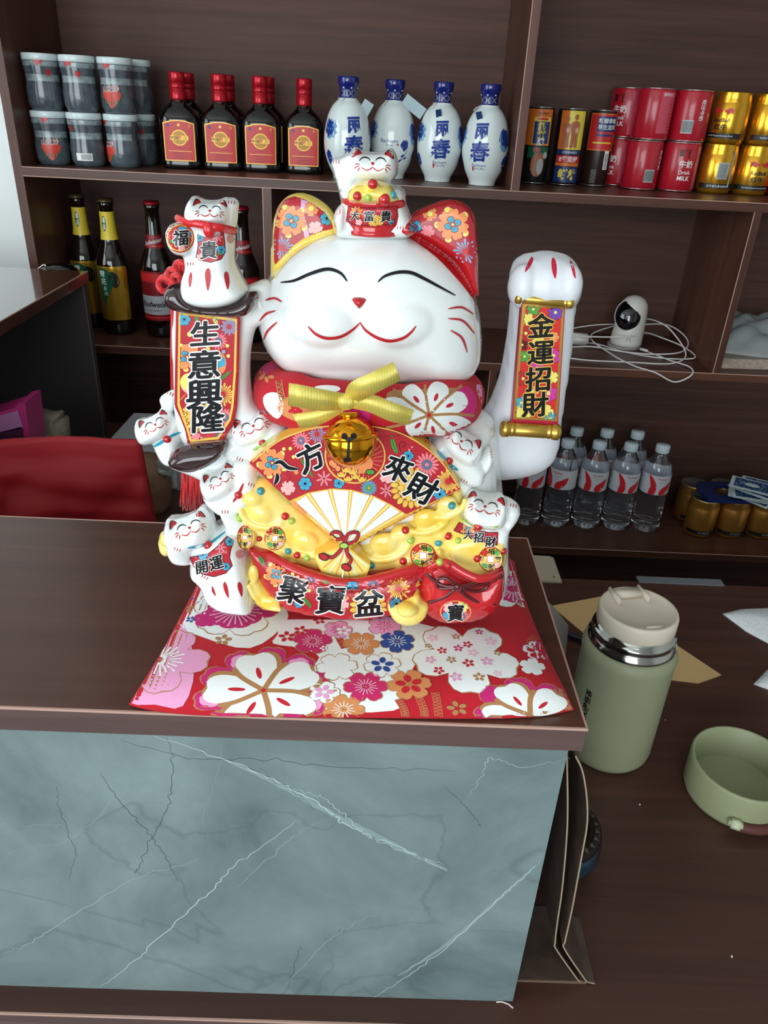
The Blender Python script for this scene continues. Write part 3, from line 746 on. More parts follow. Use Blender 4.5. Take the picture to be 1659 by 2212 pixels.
# --- gold heap
b = MB()
inflate(b, [(505, 1110), (530, 1060), (560, 1040), (600, 1060), (760, 1180), (900, 1120), (985, 1060), (1003, 1085), (1000, 1120), (1040, 1140), (1090, 1160), (1098, 1200), (1085, 1245), (1040, 1265), (980, 1250), (930, 1240), (840, 1260), (700, 1270), (590, 1230), (520, 1190), (505, 1150)], .424, .0315, .020, 60, Ym=.397, step=9, base=.72)
def lump(u, v, hw, hh, y=.396, ry=.0055, rot=0): 
    c = P3(u, v, y); s = (c-CAM).length/FPX; b.ell(c, hw*s, ry, hh*s, rot, 18, 12)
def ingot(u, v, w, rot=0, y=.3940):
    s = .00026; c = P3(u, v, y); b.ell(c, w*.36*s, .0036, w*.30*s, rot, 18, 12)
    pts = [c+Matrix.Rotation(rot, 3, 'Y') @ Vector((w*.62*s*math.sin(a), -.0004-.0012*math.cos(a), -w*.42*s*math.cos(a)+w*.04*s)) for a in np.linspace(-1.45, 1.45, 13)]
    b.tube(pts, [.0008+.0015*math.cos(a)**.5 for a in np.linspace(-1.35, 1.35, 13)], 10)
ingot(565, 1110, 80, .3); ingot(660, 1170, 86, .25); ingot(830, 1175, 100, -.3); ingot(920, 1120, 84, -.35); ingot(965, 1090, 70, -.5); ingot(985, 1190, 66, .1, .3905); ingot(1020, 1225, 58, 0, .3900); ingot(600, 1205, 60, .2, .392); ingot(1055, 1175, 52, -.2, .3910)
lump(545, 1075, 26, 20); lump(540, 1150, 26, 26); lump(880, 1215, 36, 24); lump(870, 1150, 26, 20); lump(950, 1150, 26, 20); lump(1015, 1160, 30, 22)
inflate(b, [(955, 1180), (985, 1155), (1040, 1150), (1092, 1168), (1098, 1200), (1088, 1244), (1040, 1258), (990, 1246), (960, 1228)], .402, .016, .014, 30, Ym=.388, step=7)
heap = part(fuse('gold_heap', b, g_ingot, statue, .0009, 8))

# --- fan
fan_pts = [(538, 999), (598, 952), (655, 928), (705, 918), (760, 915), (815, 920), (870, 934), (927, 968), (966, 1008), (996, 1056), (880, 1112), (752, 1182), (800, 1222), (790, 1250), (700, 1250), (678, 1200), (738, 1180), (626, 1083)]
def fan_y(u, v): return .3845-.006*(1240-v)/320+abs(u-760)/240*.004
V, F = tri_poly(fan_pts, 14); q = MB(); n_ = len(V)
vs = [P3(u, v, fan_y(u, v)) for u, v in V]; vs += [p+Vector((0, .012, 0)) for p in vs[:]]
fs = [tuple(f) for f in F]+[tuple(n_+i for i in reversed(f)) for f in F]; es = {(f[i], f[(i+1) % 3]) for f in F for i in range(3)}
fs += [(a, c, n_+c, n_+a) for a, c in es if (c, a) not in es]
q.add(vs, fs); fan = part(q.build('fan', pbr('fan_edge_glaze', (246, 206, 84), .15, coat=.5), statue, auto=40))

# --- basin and sack in front
b = MB()
inflate(b, [(536, 1192), (560, 1196), (620, 1222), (680, 1240), (743, 1250), (820, 1245), (925, 1228), (915, 1262), (900, 1300), (870, 1326), (800, 1342), (730, 1342), (660, 1334), (608, 1318), (572, 1280), (550, 1236)], .424, .043, .020, 90, Ym=.3865, step=9, base=.82)
rim = [P3(u, v, y) for u, v, y in bez([(532, 1192, .402), (556, 1188, .397), (600, 1213, .388), (660, 1241, .3825), (743, 1262, .379), (820, 1252, .380), (890, 1232, .386), (935, 1222, .395)], 6)]
b.tube(rim, .0040, 12)
basin = part(fuse('treasure_basin', b, g_red, statue, .0010, 4, zmin=CT+.017))
b = MB()
inflate(b, [(918, 1232), (960, 1216), (1000, 1236), (1040, 1250), (1085, 1236), (1092, 1262), (1086, 1300), (1064, 1330), (1020, 1347), (965, 1350), (925, 1335), (905, 1305), (912, 1262)], .405, .032, .022, 66, Ym=.382, step=8, base=.6)
b.tube([P3(u, v, y) for u, v, y in bez([(925, 1228, .382), (960, 1214, .378), (1000, 1236, .374), (1035, 1250, .372), (1066, 1243, .376), (1082, 1234, .384)], 6)], .0027, 10)
sack = part(fuse('treasure_sack', b, g_red, statue, .0010, 4, zmin=CT+.017))
# bow on the sack
q = MB(); m_bow = pbr('dark_red_ribbon_glaze', (92, 18, 24), .15, coat=.5)
for pts in ([(985, 1268), (965, 1250), (945, 1252), (948, 1270), (985, 1270)], [(990, 1268), (1020, 1262), (1048, 1252), (1052, 1268), (1028, 1278), (990, 1270)], [(990, 1272), (1010, 1290), (1040, 1302), (1070, 1304)], [(984, 1272), (960, 1290), (925, 1302)], [(920, 1240), (950, 1262), (988, 1268), (1040, 1262), (1086, 1244)]):
    q.tube([P3(u, v, .3725+abs(u-988)*.00006) for u, v in bez(pts, 5)], .0011, 8)
q.ell(P3(988, 1269, .3705), .0018, .0014, .0022); part(q.build('sack_bow', m_bow, sack))

# --- gold ingots on the cushion
b = MB()
inflate(b, [(541, 1212), (556, 1204), (566, 1216), (566, 1240), (580, 1262), (598, 1280), (612, 1302), (610, 1318), (580, 1326), (556, 1318), (538, 1290), (530, 1255), (530, 1230)], .400, .016, .014, 26, Ym=.389, step=6)
lump(548, 1240, 12, 24, .3855, .003); lump(578, 1300, 28, 16, .3860, .003)
b.tube([P3(u, v, .3845) for u, v in bez([(536, 1262), (552, 1292), (580, 1312), (608, 1316)], 4)], .0018, 8)
part(fuse('gold_ingot', b, g_ingot, statue, .0008, 4, zmin=CT+.016))
b = MB()
inflate(b, [(838, 1312), (862, 1308), (884, 1296), (904, 1292), (912, 1304), (926, 1312), (922, 1334), (904, 1350), (880, 1356), (856, 1348), (842, 1332)], .384, .013, .012, 30, Ym=.375, step=5, base=.5)
lump(880, 1316, 24, 15, .372, .0065)
part(fuse('gold_ingot', b, g_ingot, statue, .0008, 4, zmin=CT+.016))

# --- small cats
HEAD = [(-4, .6), (-3.9, -.6), (-3.5, -1.6), (-3.05, -2.35), (-2.5, -2.45), (-1.6, -2.0), (0, -1.8), (1.6, -2.0), (2.5, -2.45), (3.05, -2.35), (3.5, -1.6), (3.9, -.6), (4, .6), (3.8, 1.7), (2.9, 2.6), (1.4, 3.05), (0, 3.1), (-1.4, 3.05), (-2.9, 2.6), (-3.8, 1.7)]
def rt2(pts, cx, cy, k, ang):
    c, s = math.cos(ang), math.sin(ang); return [(cx+k*(x*c-y*s), cy+k*(x*s+y*c)) for x, y in pts]
def small_cat(label, nose_uv, k, ang, Yc, bodies, voxel=.0008, hd=.019, squash=1.0):
    b = MB(); u, v = nose_uv
    inflate(b, rt2(HEAD, u, v, k, ang), Yc, hd, hd, 3.2*k, step=max(4, k*.45), n=3)
    for pl, T, y in bodies: inflate(b, pl, y, T, T, 24, step=6, n=3)
    o = part(fuse('small_cat', b, g_white, statue, voxel, 6, zmin=CT+.017)); o['label'] = label; return o
catA = small_cat('small cat sitting on the left scroll', (453, 455), 12.9, .04, .405, [
    ([(400, 470), (500, 478), (508, 520), (508, 565), (522, 600), (536, 628), (520, 648), (480, 660), (435, 659), (404, 645), (394, 620), (398, 590), (404, 570), (396, 520)], .017, .405),
    ([(360, 500), (366, 486), (390, 478), (414, 486), (424, 510), (420, 545), (400, 552), (378, 546), (364, 526)], .012, .394),
    ([(488, 432), (504, 426), (515, 434), (516, 450), (510, 500), (496, 500), (488, 470)], .010, .408)])
catB = small_cat('small cat holding a pot on top of the head', (805, 353), 14.2, .04, .432, [
    ([(740, 400), (862, 400), (878, 440), (890, 470), (898, 496), (870, 512), (740, 512), (722, 490), (724, 460), (738, 436)], .020, .430),
    ([(716, 358), (720, 342), (736, 338), (760, 330), (772, 360), (768, 420), (752, 450), (738, 440), (728, 400)], .010, .432),
    ([(720, 470), (730, 446), (746, 440), (752, 470), (746, 500), (726, 500)], .010, .416),
    ([(868, 470), (880, 478), (898, 488), (900, 502), (880, 508), (866, 500)], .010, .418)], hd=.020)
catC = small_cat('small cat peeking out beside the vertical scroll', (335, 917), 10.8, -.46, .414, [
    ([(330, 930), (372, 900), (396, 900), (400, 950), (404, 975), (384, 1000), (360, 998), (342, 975)], .013, .418),
    ([(344, 862), (362, 846), (380, 842), (384, 880), (362, 890)], .009, .422)], hd=.015)
catD = small_cat('small cat leaning on the fan top left', (547, 920), 12.2, -.38, .412, [
    ([(500, 930), (600, 900), (640, 930), (600, 975), (560, 1010), (500, 990), (480, 960)], .015, .414)], hd=.016)
catE = small_cat('small cat in the middle of the left side', (476, 1034), 11.2, -.50, .404, [
    ([(440, 1050), (520, 1000), (550, 1020), (556, 1060), (540, 1090), (500, 1110), (460, 1092)], .014, .407),
    ([(500, 990), (530, 980), (556, 992), (560, 1040), (548, 1066), (524, 1050)], .011, .404)], hd=.016)
catF = small_cat('big white small cat at the lower left holding an ingot', (409, 1140), 13.8, -.34, .396, [
    ([(430, 1160), (500, 1130), (530, 1150), (545, 1200), (552, 1260), (556, 1300), (520, 1302), (480, 1294), (450, 1272), (436, 1240), (415, 1215)], .022, .400),
    ([(360, 1180), (380, 1170), (410, 1190), (420, 1212), (395, 1216), (372, 1208)], .010, .386),
    ([(470, 1080), (500, 1085), (540, 1110), (540, 1150), (500, 1150)], .014, .404)], hd=.019)
catG = small_cat('tilted small cat at the upper right behind the fan', (997, 953), 12.2, .66, .406, [
    ([(930, 940), (980, 930), (1040, 990), (1050, 1010), (1040, 1040), (1000, 1040), (960, 1000), (920, 960)], .014, .408),
    ([(1030, 1000), (1052, 965), (1066, 975), (1066, 1000), (1048, 1024), (1024, 1034)], .010, .408)], hd=.017)
catH = small_cat('small cat at the right edge above the coins', (1048, 1094), 12.4, .22, .398, [
    ([(1005, 1110), (1095, 1120), (1098, 1160), (1092, 1182), (1045, 1178), (1000, 1155)], .013, .402),
    ([(1085, 1080), (1104, 1078), (1122, 1092), (1122, 1112), (1104, 1138), (1084, 1150)], .010, .402)], hd=.018)

# hat-shaped ingot held by the lower left cat, pot on the top cat
b = MB(); inflate(b, [(343, 1165), (348, 1150), (362, 1146), (376, 1150), (382, 1168), (378, 1186), (364, 1196), (348, 1186)], .396, .010, .010, 20, step=5)
lump(356, 1166, 9, 14, .388, .004); part(fuse('gold_ingot', b, g_ingot, statue, .0008, 4, zmin=CT+.016))
b = MB()
inflate(b, [(752, 412), (765, 396), (785, 390), (805, 388), (825, 392), (845, 400), (856, 420), (862, 432), (830, 440), (780, 440), (750, 432)], .412, .014, .010, 28, step=5)
lump(804, 404, 16, 12, .403, .006)
part(fuse('gold_heap', b, g_ingot, statue, .0008, 4))
q = MB(); c0 = P3(806, 466, .416); s0 = .00027
M = Matrix.Translation(c0)
q.lathe([(.0001, -.0095), (.0130, -.0092), (.0136, -.0072), (.0124, -.0066), (.0148, -.003), (.0152, .001), (.0144, .0045), (.0160, .0055), (.0162, .0075), (.0150, .0085), (.0001, .0088)], 40, M=M, sy=.75)
pot = part(q.build('pot', g_red, statue))

# gems and coins
m_gr, m_gg, m_gb = pbr('red_gem', (190, 24, 30), .08, coat=.8), pbr('green_gem', (168, 200, 80), .1, coat=.8), pbr('teal_gem', (50, 150, 160), .1, coat=.8)
def scene_bvh():
    V = []; F = []
    for o in PARTS:
        me = o.data; k = len(V)
        co = np.empty(len(me.vertices)*3); me.vertices.foreach_get('co', co); V += [Vector(c) for c in co.reshape(-1, 3)]
        F += [tuple(k+i for i in p.vertices) for p in me.polygons]
    return BVHTree.FromPolygons(V, F)
for o in PARTS: o.matrix_parent_inverse = Matrix.Translation(statue.location).inverted() if o.parent == statue else Matrix()
BV = scene_bvh()
def hit(u, v):
    d = Vector(ray(u, v)).normalized(); h = BV.ray_cast(CAM, d, 2.0); return h[0], d
GEM_R = {}
def gem(u, v, m, r=.0027):
    p, d = hit(u, v)
    if p is None or p.y > .5: return
    q = MB(); q.ell(p+d*r*.15, r, r, r, 0, 16, 10); return q.build('gem', m, statue)
for u, v, c, k in [(563, 1061, m_gb, 1), (517, 1120, m_gg, 1), (616, 1115, m_gr, 1), (630, 1125, m_gg, .9), (560, 1163, m_gr, .8), (623, 1190, m_gb, .9), (642, 1199, m_gr, .9), (663, 1205, m_gg, .9), (876, 1145, m_gr, 1), (887, 1167, m_gg, 1), (976, 1092, m_gb, 1), (871, 1212, m_gr, 1), (803, 1221, m_gb, .9), (968, 1158, m_gr, 1), (947, 1172, m_gb, 1), (990, 1168, m_gg, .8), (950, 1214, m_gg, .9), (968, 1221, m_gr, .9), (1031, 1206, m_gr, 1), (1087, 1190, m_gr, .9), (805, 398, m_gr, 1), (772, 424, m_gr, .9), (795, 427, m_gg, .8), (830, 431, m_gr, 1.2), (848, 422, m_gb, .8),
                   (568, 957, m_gr, 1), (361, 948, m_gr, 1), (515, 1069, m_gr, 1), (450, 1178, m_gr, 1.15), (970, 995, m_gr, 1), (1033, 1137, m_gr, 1.05)]:
    gem(u, v, c, .0025*k)
coins = []
for u, v, rx in [(529, 1161, 17), (594, 1163, 23), (914, 1200, 28), (1060, 1208, 27)]:
    p, d = hit(u, v); q = MB()
    if p.y > .42: p = P3(u, v, .392)
    nz = -d+Vector((0, 0, -.05)); nz = (nz+Vector((-.55 if u < 560 else 0, 0, 0))).normalized()
    M = Matrix.Translation(p-d*.0008) @ nz.to_track_quat('Z', 'Y').to_matrix().to_4x4(); r = 27*.00026 if u > 560 else .0066
    if u == 594: r = .0066
    q.lathe([(.0001, -.0025), (r, -.0025), (r, .0), (r*.96, .0006), (.0001, .0006)], 36, M=M); coins.append((q.build('coin', pbr('coin_glaze', (238, 206, 96), .15, coat=.5), statue, auto=30), u, v, rx))
PARTS += [c[0] for c in coins]

# --- padded fabric collar with bow and bell
q = MB(); ring_pts = []; cR = []
pc = P3(797, 836, .432)
NT, NS = 96, 20; vs = []; fs = []
def col_pt(a, b_, o=0):
    cx, cy = pc.x+.0550*math.cos(a), pc.y+.0440*math.sin(a)
    cz = pc.z-.0042-.0062*math.sin(a)
    tz = Vector((math.cos(a)/.0550, math.sin(a)/.0440, 0)).normalized()
    r = .0156+.0006*math.sin(7*a)+.0004*math.sin(13*a+b_)+o
    return Vector((cx, cy, cz))+tz*(r*.92*math.cos(b_))+Vector((0, 0, 1))*(r*math.sin(b_))
for i in range(NT):
    for j in range(NS): vs.append(col_pt(2*PI*i/NT, 2*PI*j/NS))
for i in range(NT):
    for j in range(NS): fs.append((i*NS+j, i*NS+(j+1) % NS, ((i+1) % NT)*NS+(j+1) % NS, ((i+1) % NT)*NS+j))
q.add(vs, fs); collar = q.build('padded_collar', m_red, statue); PARTS.append(collar)
BV = scene_bvh()
cbv = BVHTree.FromPolygons([Vector(v) for v in vs], fs)
def on_collar(u, v, o):
    d = Vector(ray(u, v)).normalized(); h = cbv.ray_cast(CAM, d, 2.0)
    return None if h[0] is None or h[0].y > pc.y+.01 else h[0]-d*o
dc = Dec(on_collar, ydown=True, step=5, base=.0002, lay=.00005)
dc.poly([(836, 850), (865, 842), (920, 840), (990, 838), (1000, 850), (990, 880), (1000, 905), (960, 925), (915, 935), (880, 922), (850, 905), (838, 880)], f_gold, 0, 3)
for a, L, wd in ((-2.9, 105, 26), (-2.25, 80, 26), (-1.2, 76, 28), (-.45, 90, 28), (.35, 100, 26), (1.3, 60, 30), (2.4, 60, 26)):
    o = []
    for i in range(24):
        th = (i/24*2-1)*PI; rr = 8+(L-8)*(.5+.5*math.cos(th)); ww = wd*math.sin(abs(th))**.8*(1 if th > 0 else -1)*(.5+.5*rr/L)
        o.append((927+rr*math.cos(a)-ww*math.sin(a), 897+rr*math.sin(a)+ww*math.cos(a)))
    dc.poly(o, f_white, 3); dc.ell(927+L*.55*math.cos(a), 897+L*.55*math.sin(a), 9, 4, f_red2, 5, rot=a)
for a in (-2.55, -1.72, -.82, -.05, .80, 1.85, -3.5): dc.stroke([(927, 897), (927+52*math.cos(a), 897+50*math.sin(a)), (927+98*math.cos(a+.06), 897+94*math.sin(a+.06))], 6, f_gold, 5, False)
dc.ell(927, 897, 7, 7, f_gold, 6); dc.ell(927, 897, 4.5, 4.5, f_red2, 7)
for pl, m in (([(985, 840), (1010, 835), (1025, 850), (1030, 880), (1015, 905), (1000, 900), (990, 870)], f_mag), ([(1030, 830), (1050, 840), (1056, 862), (1046, 880), (1032, 850)], f_pink), ([(560, 800), (575, 785), (600, 790), (590, 800), (570, 808)], f_mag), ([(568, 860), (582, 848), (604, 852), (612, 880), (600, 905), (575, 885)], f_white), ([(600, 875), (620, 858), (650, 862), (676, 875), (680, 895), (660, 915), (625, 905), (605, 892)], f_orange), ([(680, 836), (700, 832), (728, 834), (735, 842), (716, 848), (690, 846)], f_white), ([(540, 810), (552, 795), (575, 783), (582, 776), (560, 782), (545, 795)], f_white)):
    dc.poly(pl, m, 2, 3)
for a in range(5): dc.ell(638+9*math.cos(a*1.26+.3), 885+8*math.sin(a*1.26+.3), 7, 4.5, f_red2, 6, rot=a*1.26+.3)
dc.poly([(735, 850), (760, 846), (790, 850), (800, 900), (780, 935), (740, 930), (728, 890)], f_mag, 1, 3)
for a in range(4): dc.ell(575+11*math.cos(a*1.2+.3), 812+8*math.sin(a*1.2+.3), 7, 4, f_orange, 4, rot=a*1.2)
for px in ((596, 822), (608, 820)): dc.stroke([px, (px[0]+4, px[1]+24), (px[0]+10, px[1]+46)], 2.5, f_gold, 4, False)
for i in range(4): dc.stroke([(596+2*i, 826+10*i), (610+2*i, 832+10*i), (598+2*i, 836+10*i)], 2, f_gold, 4, False)
dc.build('printed_pattern', collar)

def ribbon_mat():
    m = pbr('gold_lame_ribbon', (226, 204, 76), .35, metal=.55); n, l = nodes(m); bs = n['Principled BSDF']
    tc = n.new('ShaderNodeTexCoord'); w = n.new('ShaderNodeTexWave'); w.bands_direction = 'X'; w.inputs['Scale'].default_value = 430; w.inputs['Distortion'].default_value = 1
    l.new(tc.outputs['Object'], w.inputs['Vector']); r = n.new('ShaderNodeValToRGB'); r.color_ramp.elements[0].color = rgb(206, 172, 58); r.color_ramp.elements[1].color = rgb(250, 240, 130)
    r.color_ramp.elements[0].position = .1; r.color_ramp.elements[1].position = .7
    l.new(w.outputs[1], r.inputs[0]); l.new(r.outputs[0], bs.inputs['Base Color'])
    bp = n.new('ShaderNodeBump'); bp.inputs['Strength'].default_value = .5; bp.inputs['Distance'].default_value = .0003; l.new(w.outputs[1], bp.inputs['Height']); l.new(bp.outputs[0], bs.inputs['Normal'])
    return m
m_rib = ribbon_mat()
def strip(rows, th=.0005):
    """rows: [(u0,v0,u1,v1,y)] edges across the ribbon"""
    A = bez([r for r in rows], 6); q = MB(); vs = []
    for r in A:
        a, c = P3(r[0], r[1], r[4]), P3(r[2], r[3], r[4]); vs += [a, c, a+Vector((0, th, 0)), c+Vector((0, th, 0))]
    fs = []
    for i in range(len(A)-1):
        a = 4*i; c = a+4; fs += [(a, a+1, c+1, c), (a+2, c+2, c+3, a+3), (a, c, c+2, a+2), (a+1, a+3, c+3, c+1)]
    q.add(vs, fs); return q
bow = empty('ribbon_bow', P3(750, 870, .36)); bow.parent = statue; bow.matrix_parent_inverse = Matrix.Translation(statue.location).inverted(); bow['_abs'] = 1
for nm, rows in (('loop', [(752, 852, 752, 882, .3625), (700, 842, 706, 888, .356), (650, 832, 655, 882, .353), (624, 828, 622, 876, .356)]),
                 ('loop', [(742, 858, 762, 874, .3620), (756, 828, 792, 860, .353), (800, 806, 830, 840, .350), (850, 782, 866, 822, .3525)]),
                 ('tail', [(748, 858, 750, 880, .3605), (800, 852, 795, 890, .3560), (850, 870, 842, 910, .3560), (894, 886, 884, 918, .3600)]),
                 ('tail', [(738, 862, 750, 884, .3635), (700, 882, 722, 902, .3620), (670, 890, 690, 918, .3630), (632, 895, 648, 926, .3660)])):
    o = strip(rows).build(nm, m_rib, bow)
q = MB(); q.ell(P3(748, 868, .3600), .0046, .0030, .0044); q.build('knot', m_rib, bow)
m_bell = pbr('polished_brass', (236, 160, 34), .07, metal=1.0)
bell = empty('bell', P3(757, 953, .3665)); bell.parent = statue; bell.matrix_parent_inverse = Matrix.Translation(statue.location).inverted(); bell['_abs'] = 1
bc = P3(757, 953, .3665); br = .0136
Mb = Matrix.Translation(bc) @ Matrix.Rotation(-.10, 4, 'Y') @ Matrix.Rotation(-.25, 4, 'X')
q = MB(); q.lathe([(max(1e-4, br*math.cos(a)), br*math.sin(a)) for a in np.linspace(-PI/2, PI/2, 33)], 48, M=Mb)
q.lathe([(br*.99, br*.02), (br*1.07, br*.05), (br*1.09, br*.13), (br*1.07, br*.21), (br*.97, br*.24)], 48, M=Mb @ Matrix.Translation((0, 0, br*.08)))
q.lathe([(.0001, br*.95), (br*.42, br*.95), (br*.36, br*1.12), (.0001, br*1.14)], 24, M=Mb)
ball = q.build('bell_shell', m_bell, bell)
bb_ = BVHTree.FromPolygons([Vector(v.co) for v in ball.data.vertices], [tuple(p.vertices) for p in ball.data.polygons])
def on_bell(u, v, o):
    d = Vector(ray(u, v)).normalized(); h = bb_.ray_cast(CAM, d, 2.0); return None if h[0] is None else h[0]-d*o
db = Dec(on_bell, True, 3, base=.0002); m_slot = pbr('bell_slot', (8, 6, 6), .6)
for e in ((744, 942, 7, 7), (764, 942, 7, 7), (750, 994, 9, 5)): db.ell(*e, m_slot, 0)
db.poly([(738, 945), (770, 945), (755, 957)], m_slot, 0); db.poly([(751, 950), (757, 950), (755, 995), (748, 995)], m_slot, 0); db.build('slot', bell)
for o in (ball, ): o.matrix_parent_inverse = Matrix.Translation(bell.location).inverted()

# --- red knot ornament with silk tassel hanging behind the left scroll
m_silk = pbr('red_silk_cord', (206, 18, 26), .4, sheen=.3)
tas = empty('hanging_tassel', P3(372, 700, .43)); tas.parent = statue; tas.matrix_parent_inverse = Matrix.Translation(statue.location).inverted(); tas['_abs'] = 1
q = MB()
for cx, cy, r, y in ((388, 578, 11, .430), (372, 592, 10, .428), (356, 614, 14, .426), (380, 604, 9, .424), (396, 592, 9, .431), (366, 600, 9, .432)):
    q.tube([P3(cx+r*math.cos(a), cy+r*math.sin(a)*1.1, y+.002*math.sin(2*a)) for a in np.linspace(0, 2*PI, 20)[:-1]], .0016, 8, closed=True)
q.tube([P3(388, 560, .431), P3(388, 590, .429), P3(376, 620, .432), P3(374, 660, .434)], .0013, 8)
q.build('knot_cord', m_silk, tas)
q = MB(); rr = random.Random(3)
for i in range(70):
    u0 = rr.uniform(370, 384); q.tube([P3(u0, 650, .428+rr.random()*.006), P3(u0-2+rr.random()*3, 770, .428+rr.random()*.006), P3(u0-2+rr.random()*4, 880, .428+rr.random()*.006)], .00035, 4)
for i in range(90):
    u0 = rr.uniform(393, 436); q.tube([P3(u0, 1000, .430+rr.random()*.006), P3(u0+rr.uniform(-3, 3), 1050, .430+rr.random()*.006), P3(u0+rr.uniform(-6, 6), rr.uniform(1085, 1105), .430+rr.random()*.006)], .00035, 4)
tg = q.build('tassel_threads', m_silk, tas); tg['kind'] = 'stuff'

# ------------------------------------------------------------------ painted decoration of the statue
BV = scene_bvh()
def on_statue(u, v, o):
    d = Vector(ray(u, v)).normalized(); h = BV.ray_cast(CAM, d, 2.0)
    if h[0] is None or h[0].y > .50: return None
    return h[0]-d*o
def dec(step=6): return Dec(on_statue, True, step)
# face of the big cat
f = dec(3.5); f.base = .0005
f.poly([(592, 600), (592, 545), (593, 487), (604, 450), (622, 427), (645, 419), (671, 424), (696, 439), (715, 458), (724, 482), (724, 498), (700, 512), (655, 534), (625, 560), (600, 592)], g_yel, 0, 2)
f.poly([(872, 500), (888, 474), (903, 459), (927, 448), (953, 438), (976, 435), (997, 440), (1014, 455), (1024, 478), (1029, 520), (1030, 590), (1030, 650), (1000, 612), (960, 570), (905, 522)], g_red, 0, 2)
f.poly([(587, 606), (612, 572), (640, 548), (672, 526), (705, 510), (726, 504), (724, 488), (700, 496), (660, 512), (625, 538), (603, 562), (588, 582)], g_yel, 0, 2)
f.poly([(868, 502), (905, 527), (940, 553), (972, 585), (1000, 617), (1022, 645), (1036, 668), (1037, 640), (1032, 600), (1010, 570), (978, 535), (940, 508), (900, 494), (876, 494)], g_red, 0, 2)
f.stroke([(606, 610), (635, 606), (668, 592), (700, 582), (720, 583), (738, 592), (750, 608)], 7.5, d_ink, 2)
f.stroke([(816, 609), (832, 596), (860, 588), (888, 589), (915, 601), (945, 617), (984, 638)], 7.5, d_ink, 2)
f.stroke([(665, 705), (682, 722), (706, 731), (735, 728), (760, 714), (779, 696)], 6.6, d_line, 2)
f.stroke([(777, 696), (790, 714), (815, 730), (842, 737), (870, 731), (888, 718), (899, 704)], 6.6, d_line, 2)
for s_ in ([(573, 649), (592, 644), (609, 652)], [(560, 694), (575, 678), (595, 671)], [(569, 735), (578, 715), (599, 695)], [(968, 667), (998, 664), (1024, 679)], [(968, 688), (1000, 693), (1026, 721)], [(973, 713), (998, 730), (1010, 762)]):
    f.stroke(s_, 5, d_line, 2)
f.poly([(761, 645), (775, 642), (791, 646), (786, 656), (777, 667), (770, 662)], d_line, 1, 3)
f.build('painted_face', head)
# faces of the small cats
def cat_face(par, uv, k, ang, mouth_open=0):
    d = dec(4); T = lambda pts: rt2(pts, uv[0], uv[1], k, ang); w = k*.21
    for sgn in (-1, 1):
        d.stroke(T([(sgn*2.15, -.25), (sgn*1.7, -.78), (sgn*1.15, -.92), (sgn*.7, -.78), (sgn*.38, -.42)]), w*1.0, d_ink, 2, n=4)
        d.stroke(T([(0, .55), (sgn*.45, .95), (sgn*1.0, 1.08), (sgn*1.75, .65)]), w, d_line, 2, n=4)
        for a, b_ in (((1.95, .25), (2.8, .30)), ((2.0, .45), (2.85, .95)), ((1.9, .70), (2.3, 1.35))):
            d.stroke(T([(sgn*a[0], a[1]), (sgn*(a[0]+b_[0])/2, (a[1]+b_[1])/2-.12), (sgn*b_[0], b_[1])]), w*.8, d_line, 2, n=3)
        d.poly(T([(sgn*1.75, -1.55), (sgn*2.3, -2.15), (sgn*2.75, -2.1), (sgn*3.1, -1.5), (sgn*3.25, -.75), (sgn*2.5, -1.3)]), d_ink, 1, 3)
        d.poly(T([(sgn*1.75, -1.45), (sgn*2.25, -1.95), (sgn*2.6, -1.95), (sgn*2.9, -1.45), (sgn*3.08, -.8), (sgn*2.45, -1.2)]), d_line, 3, 3)
    d.poly(T([(-.28, -.12), (0, -.22), (.28, -.12), (.14, .18), (0, .26), (-.14, .18)]), d_line, 3, 2)
    d.build('painted_face', par)
for c_, uv, k, a in ((catA, (453, 455), 11.4, .04), (catB, (805, 353), 14.0, .04), (catC, (335, 917), 10.4, -.46), (catD, (547, 920), 12.2, -.38), (catE, (476, 1034), 10.8, -.50), (catF, (409, 1140), 12.6, -.34), (catG, (997, 953), 12.4, .66), (catH, (1048, 1094), 12.6, .22)):
    cat_face(c_, uv, k, a)
# paw strokes, leg stripes, pads, coloured neck bands
d = dec(5)
def claw(u, v, a, L=9, gap=6, n=3, w=2.2):
    for i in range(n):
        o = (i-(n-1)/2)*gap; x, y = u+o*math.cos(a), v+o*math.sin(a); d.stroke([(x-L/2*math.sin(-a), y-L/2*math.cos(a)), (x+L/2*math.sin(-a), y+L/2*math.cos(a))], w, d_line, 2, n=2)
MK = {}
def mk(par):
    if par not in MK: MK[par] = dec(5)
    return MK[par]
for par, L_ in ((catA, [(500, 437, .1), (411, 570, 0)]), (catB, [(726, 350, .05), (884, 447, 1.2), (865, 492, .1)]), (catC, [(368, 850, .4), (374, 983, .3)]), (catD, [(500, 932, .4), (518, 992, .4), (612, 920, .4)]),
                (catE, [(543, 1047, .3), (486, 1106, 0)]), (catF, [(383, 1187, .3), (442, 1247, .5)]), (catG, [(925, 956, .4), (1002, 1040, .5), (1062, 982, 1.3)]), (catH, [(1109, 1092, .2)])):
    d = mk(par)
    for c_ in L_: claw(*c_)
d = mk(arm)
for pl in ([(1148, 555), (1152, 560), (1146, 575), (1134, 588), (1138, 572)], [(1193, 557), (1199, 560), (1203, 580), (1200, 602), (1194, 590), (1191, 570)], [(1231, 562), (1240, 575), (1244, 600), (1240, 598), (1235, 582)]): d.poly(pl, pbr('arm_red_paint', (204, 36, 62), .3), 1, 3)
d = mk(catA)
for pl in ([(449, 579), (454, 585), (455, 605), (449, 629), (444, 608), (443, 588)], [(489, 586), (494, 592), (496, 610), (492, 626), (486, 608), (484, 592)], [(412, 587), (415, 600), (410, 622), (407, 604)]): d.poly(pl, d_line, 1, 3)
d = mk(catF)
